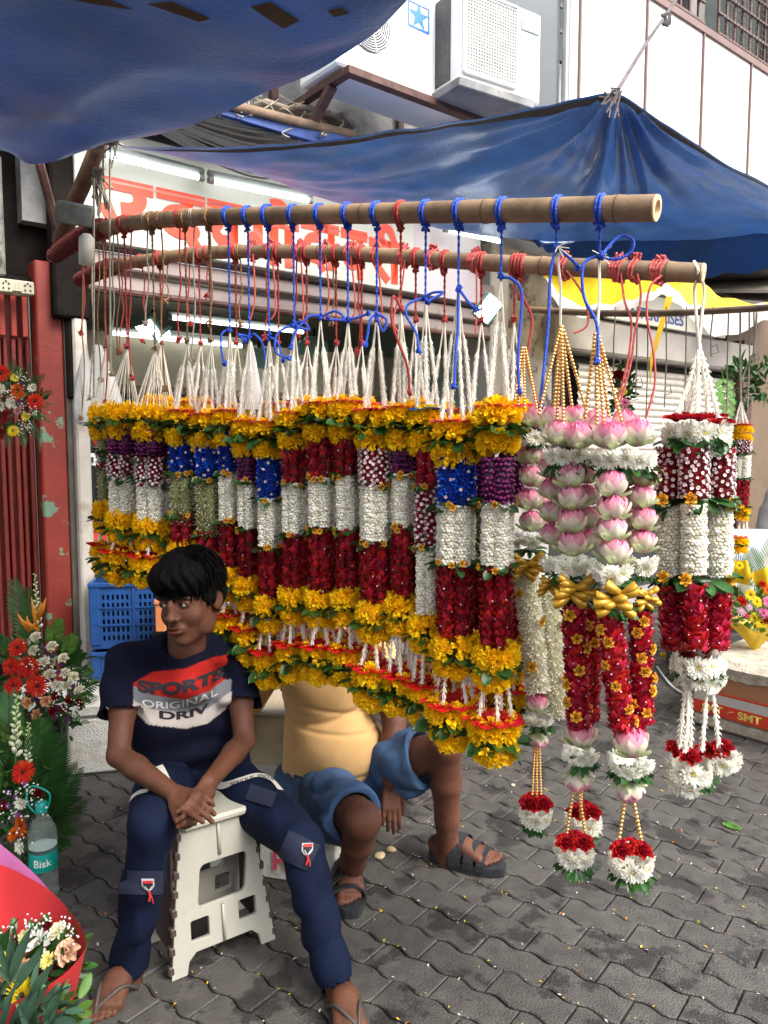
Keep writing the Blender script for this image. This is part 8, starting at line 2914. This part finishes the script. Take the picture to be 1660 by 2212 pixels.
m_tw = mat('white_tape_print', (.50, .46, .42), .6); m_tr2 = mat('red_tape_print', (.62, .05, .02), .5); m_ty = mat('yellow_print', (.80, .60, .12), .5)
MB().box((CL / 2, -.001, .168), (CL - .012, .006, .050)).build('white_band', m_tw, cart)
MB().box((CL / 2, -.0015, .112), (CL - .012, .006, .066)).build('red_band', m_tr2, cart)
MB().box((CL / 2, -.001, .200), (CL - .012, .006, .008)).build('red_line', m_tr2, cart)
for (t, x0, x1) in (('SMT', .055, .165), ('SMT', .245, .365), ('SMT', .455, .575), ('SMT', .665, .785)):
    text_on(cart, t, x0, x1, .092, .134, -.0055, m_ty, 'tape_lettering', bold=.035)
for x in (.19, .40, .61):
    MB().tube([(x, -.005, .105), (x + .012, -.006, .118), (x + .03, -.006, .122)], .003, 4).build('tape_emblem', mat('pale_print', (.7, .35, .2), .5), cart)
A5 = Arr(P(1630, 1425, 4.25), 'small bouquet in yellow mesh paper with pink and yellow flowers on the carton at right', 'bouquet', 'bouquet', seed=15)
m_yp = mat('yellow_mesh_paper', (.62, .42, .03), .5, trans=.3, var=.1)
mb = MB(); top_c, bot_c = P(1634, 1348, 4.2) - A5.o, P(1630, 1400, 4.2) - A5.o
mb.grid(lambda u, v: bot_c.lerp(top_c, v) + Vector((math.cos(u * 6.2832), math.sin(u * 6.2832), 0)) * lerp(.022, .135, v ** 1.2) * (1 + .06 * math.sin(u * 38)) + Vector((0, 0, .02 * math.sin(u * 25) * v)), 32, 5)
mb.grid(lambda u, v: bot_c + Vector((math.cos(u * 6.2832), math.sin(u * 6.2832), 0)) * lerp(.022, .07, v) + Vector((0, 0, -.065 * v)), 20, 3)
mb.build('yellow_paper', m_yp, A5.root, True)
for (x, y, c, d, k) in ((1600, 1322, (.78, .55, .62), 24, 'pom'), (1612, 1330, (.70, .10, .25), 16, 'pom'), (1630, 1335, YEL, 26, 'gerbera'), (1650, 1325, (.80, .20, .42), 26, 'gerbera'), (1636, 1300, YEL, 26, 'gerbera'), (1618, 1312, (.8, .6, .7), 20, 'pom'), (1645, 1345, YEL, 26, 'gerbera'), (1605, 1300, RED, 20, 'rose'), (1660, 1300, (.80, .20, .42), 26, 'gerbera'), (1655, 1340, RED, 18, 'rose')):
    A5.f(k, c, x, y, d, 4.12)
A5.filler(P(1630, 1330, 4.2), (.12, .1, .08), 160, M['leaf_light'], s=(.02, .05))
A6 = Arr(P(1630, 1300, 4.7), 'tall bouquets in yellow and white paper with ferns standing behind the small mesh bouquet', 'bouquet', 'bouquet', seed=16)
for (q, m_) in ((((1585, 1215), (1610, 1208), (1632, 1245), (1600, 1290)), m_yel), (((1625, 1245), (1650, 1222), (1672, 1240), (1650, 1290)), m_yel), (((1660, 1180), (1690, 1190), (1680, 1260), (1655, 1235)), m_wval), (((1590, 1260), (1625, 1265), (1620, 1330), (1595, 1320)), m_wval)):
    pts = [P(x, y, 4.55 + .05 * i) - A6.o for i, (x, y) in enumerate(q)]
    mb = MB()
    mb.grid(lambda u, v: pts[0].lerp(pts[1], u).lerp(pts[3].lerp(pts[2], u), v) + Vector((0, .03 * math.sin(u * 5 + v * 3), 0)), 8, 6)
    mb.build('paper_sheet', m_, A6.root, True)
for (x, y, c, d, k) in ((1598, 1222, YEL, 20, 'gerbera'), (1622, 1285, YEL, 26, 'gerbera'), (1600, 1295, RED, 18, 'rose'), (1648, 1262, RED, 18, 'rose'), (1660, 1275, ORG, 22, 'gerbera')): A6.f(k, c, x, y, d, 4.5)
A6.fronds([((1640, 1290, 4.7), (1590, 1200, 4.75), 12, .09, .008), ((1650, 1290, 4.7), (1665, 1165, 4.75), 14, .10, .008), ((1620, 1310, 4.6), (1575, 1270, 4.6), 10, .08, .008), ((1600, 1330, 4.55), (1580, 1300, 4.5), 10, .06, .008), ((1640, 1250, 4.7), (1620, 1190, 4.7), 12, .09, .008)], M['leaf_light'], 'fern_frond')
A6.filler(P(1625, 1300, 4.65), (.14, .1, .12), 200, M['leaf_light'], s=(.02, .05))
bx_ = MB().box((0, 0, 0), (.62, .5, .36), bev=.01).build('display_box', mat('pale_blue_box', (.55, .6, .68), .6)); bx_.location = (P(1650, 1230, 5.0).x, 5.05, P(1650, 1212, 5.0).z - .0)
tag(bx_, 'pale blue white box behind the right hand bouquets', 'box')
tb = MB().box((0, 0, 0), (1.1, .7, .04)).build('table', m_dark); tb.location = (P(1650, 1300, 4.9).x + .1, 5.0, bx_.location.z - .20)
tag(tb, 'dark table carrying the display box and bouquets at right', 'table')
lgm = MB()
for (x, y) in ((-.5, -.3), (.5, -.3), (-.5, .3), (.5, .3)): lgm.box((x, y, -tb.location.z / 2), (.05, .05, tb.location.z - .03))
lgm.build('leg', m_dark, tb)
pv = MB().box((0, 0, 0), (1.3, .6, .34), bev=.01).build('dark_planter', mat('dark_planter', (.05, .05, .05), .7, var=.3)); pv.location = (P(1600, 1380, 4.9).x + .3, 4.95, .17)
tag(pv, 'dark planter trough behind the printed carton', 'planter')
# green plants in the far right
A7 = Arr(P(1640, 900, 6.4), 'dark leafy plants hanging before the brown wall at the right edge', 'plant', 'hanging_plants', seed=17)
A7.filler(P(1600, 830, 6.4), (.12, .12, .22), 110, s=(.05, .11)); A7.filler(P(1668, 830, 6.3), (.16, .12, .2), 110, s=(.05, .11))
A7.fronds([((1560, 800, 6.3), (1575, 900, 6.2), 6, .14, .05)], M['leaf_light'], 'long_leaf')
A8 = Arr(P(1340, 830, 5.6), 'flowers hung before the grey shutter behind the gold beads', 'hanging flowers', 'hanging_flowers', seed=18)
for (x, y, c, d, k) in ((1337, 810, DRED, 26, 'rose'), (1345, 845, YEL, 22, 'gerbera'), (1350, 870, (.8, .25, .4), 24, 'gerbera'), (1340, 880, WHT, 18, 'rose'), (1358, 900, RED, 24, 'gerbera')): A8.f(k, c, x, y, d, 5.5)
A8.filler(P(1345, 860, 5.6), (.08, .06, .25), 160, s=(.03, .08))
# white wire, fallen sprig, rubbish on the pavement
wr = MB().tube(spline([G(1420, 1440, .02), G(1448, 1478, .01), G(1480, 1500, .01), G(1560, 1540, .01)], 8), .007, 6).build('white_wire', m_white, None, True)
tag(wr, 'white cable lying curved on the pavement beside the printed carton', 'cable')
sg_ = MB(); frond_mb(sg_, G(1556, 1772, .01), G(1600, 1790, .012), 6, .035, .012, .0, Vector((0, 1, 0)))
so2 = sg_.build('leaf_sprig', M['leaf_light'], None, True); tag(so2, 'green leaf sprig lying on the pavement at right', 'leaf')
for (x, y, r_, lb) in ((821, 1848, .022, 'torn cream bread crust on the pavement beside the sandal'), (845, 1835, .018, 'crumpled cream scrap on the pavement behind the bread crust'), (1108, 1696, .010, 'single yellow petal head on the pavement near the gold beads')):
    v_, f_, _ = ico(r_, squash=.45, sub=2); rr_ = random.Random(x)
    v_ = v_ * (1 + .3 * np.array([[mnoise.noise(Vector(p) * 60 + Vector((x, 0, 0)))] for p in v_]))
    o_ = MB().add(v_ + np.array(G(x, y, r_ * .3)), f_).build('scrap', mat('cream_scrap', (.60, .45, .26), .8, var=.2), None, True)
    tag(o_, lb, 'scrap')
o_ = inst('marigold_head', ME['marigold'][0], TRS(G(1436, 1418, .03), (.2, .1, 0), .03)); tag(o_, 'single yellow marigold head lying beside the white cable', 'marigold')
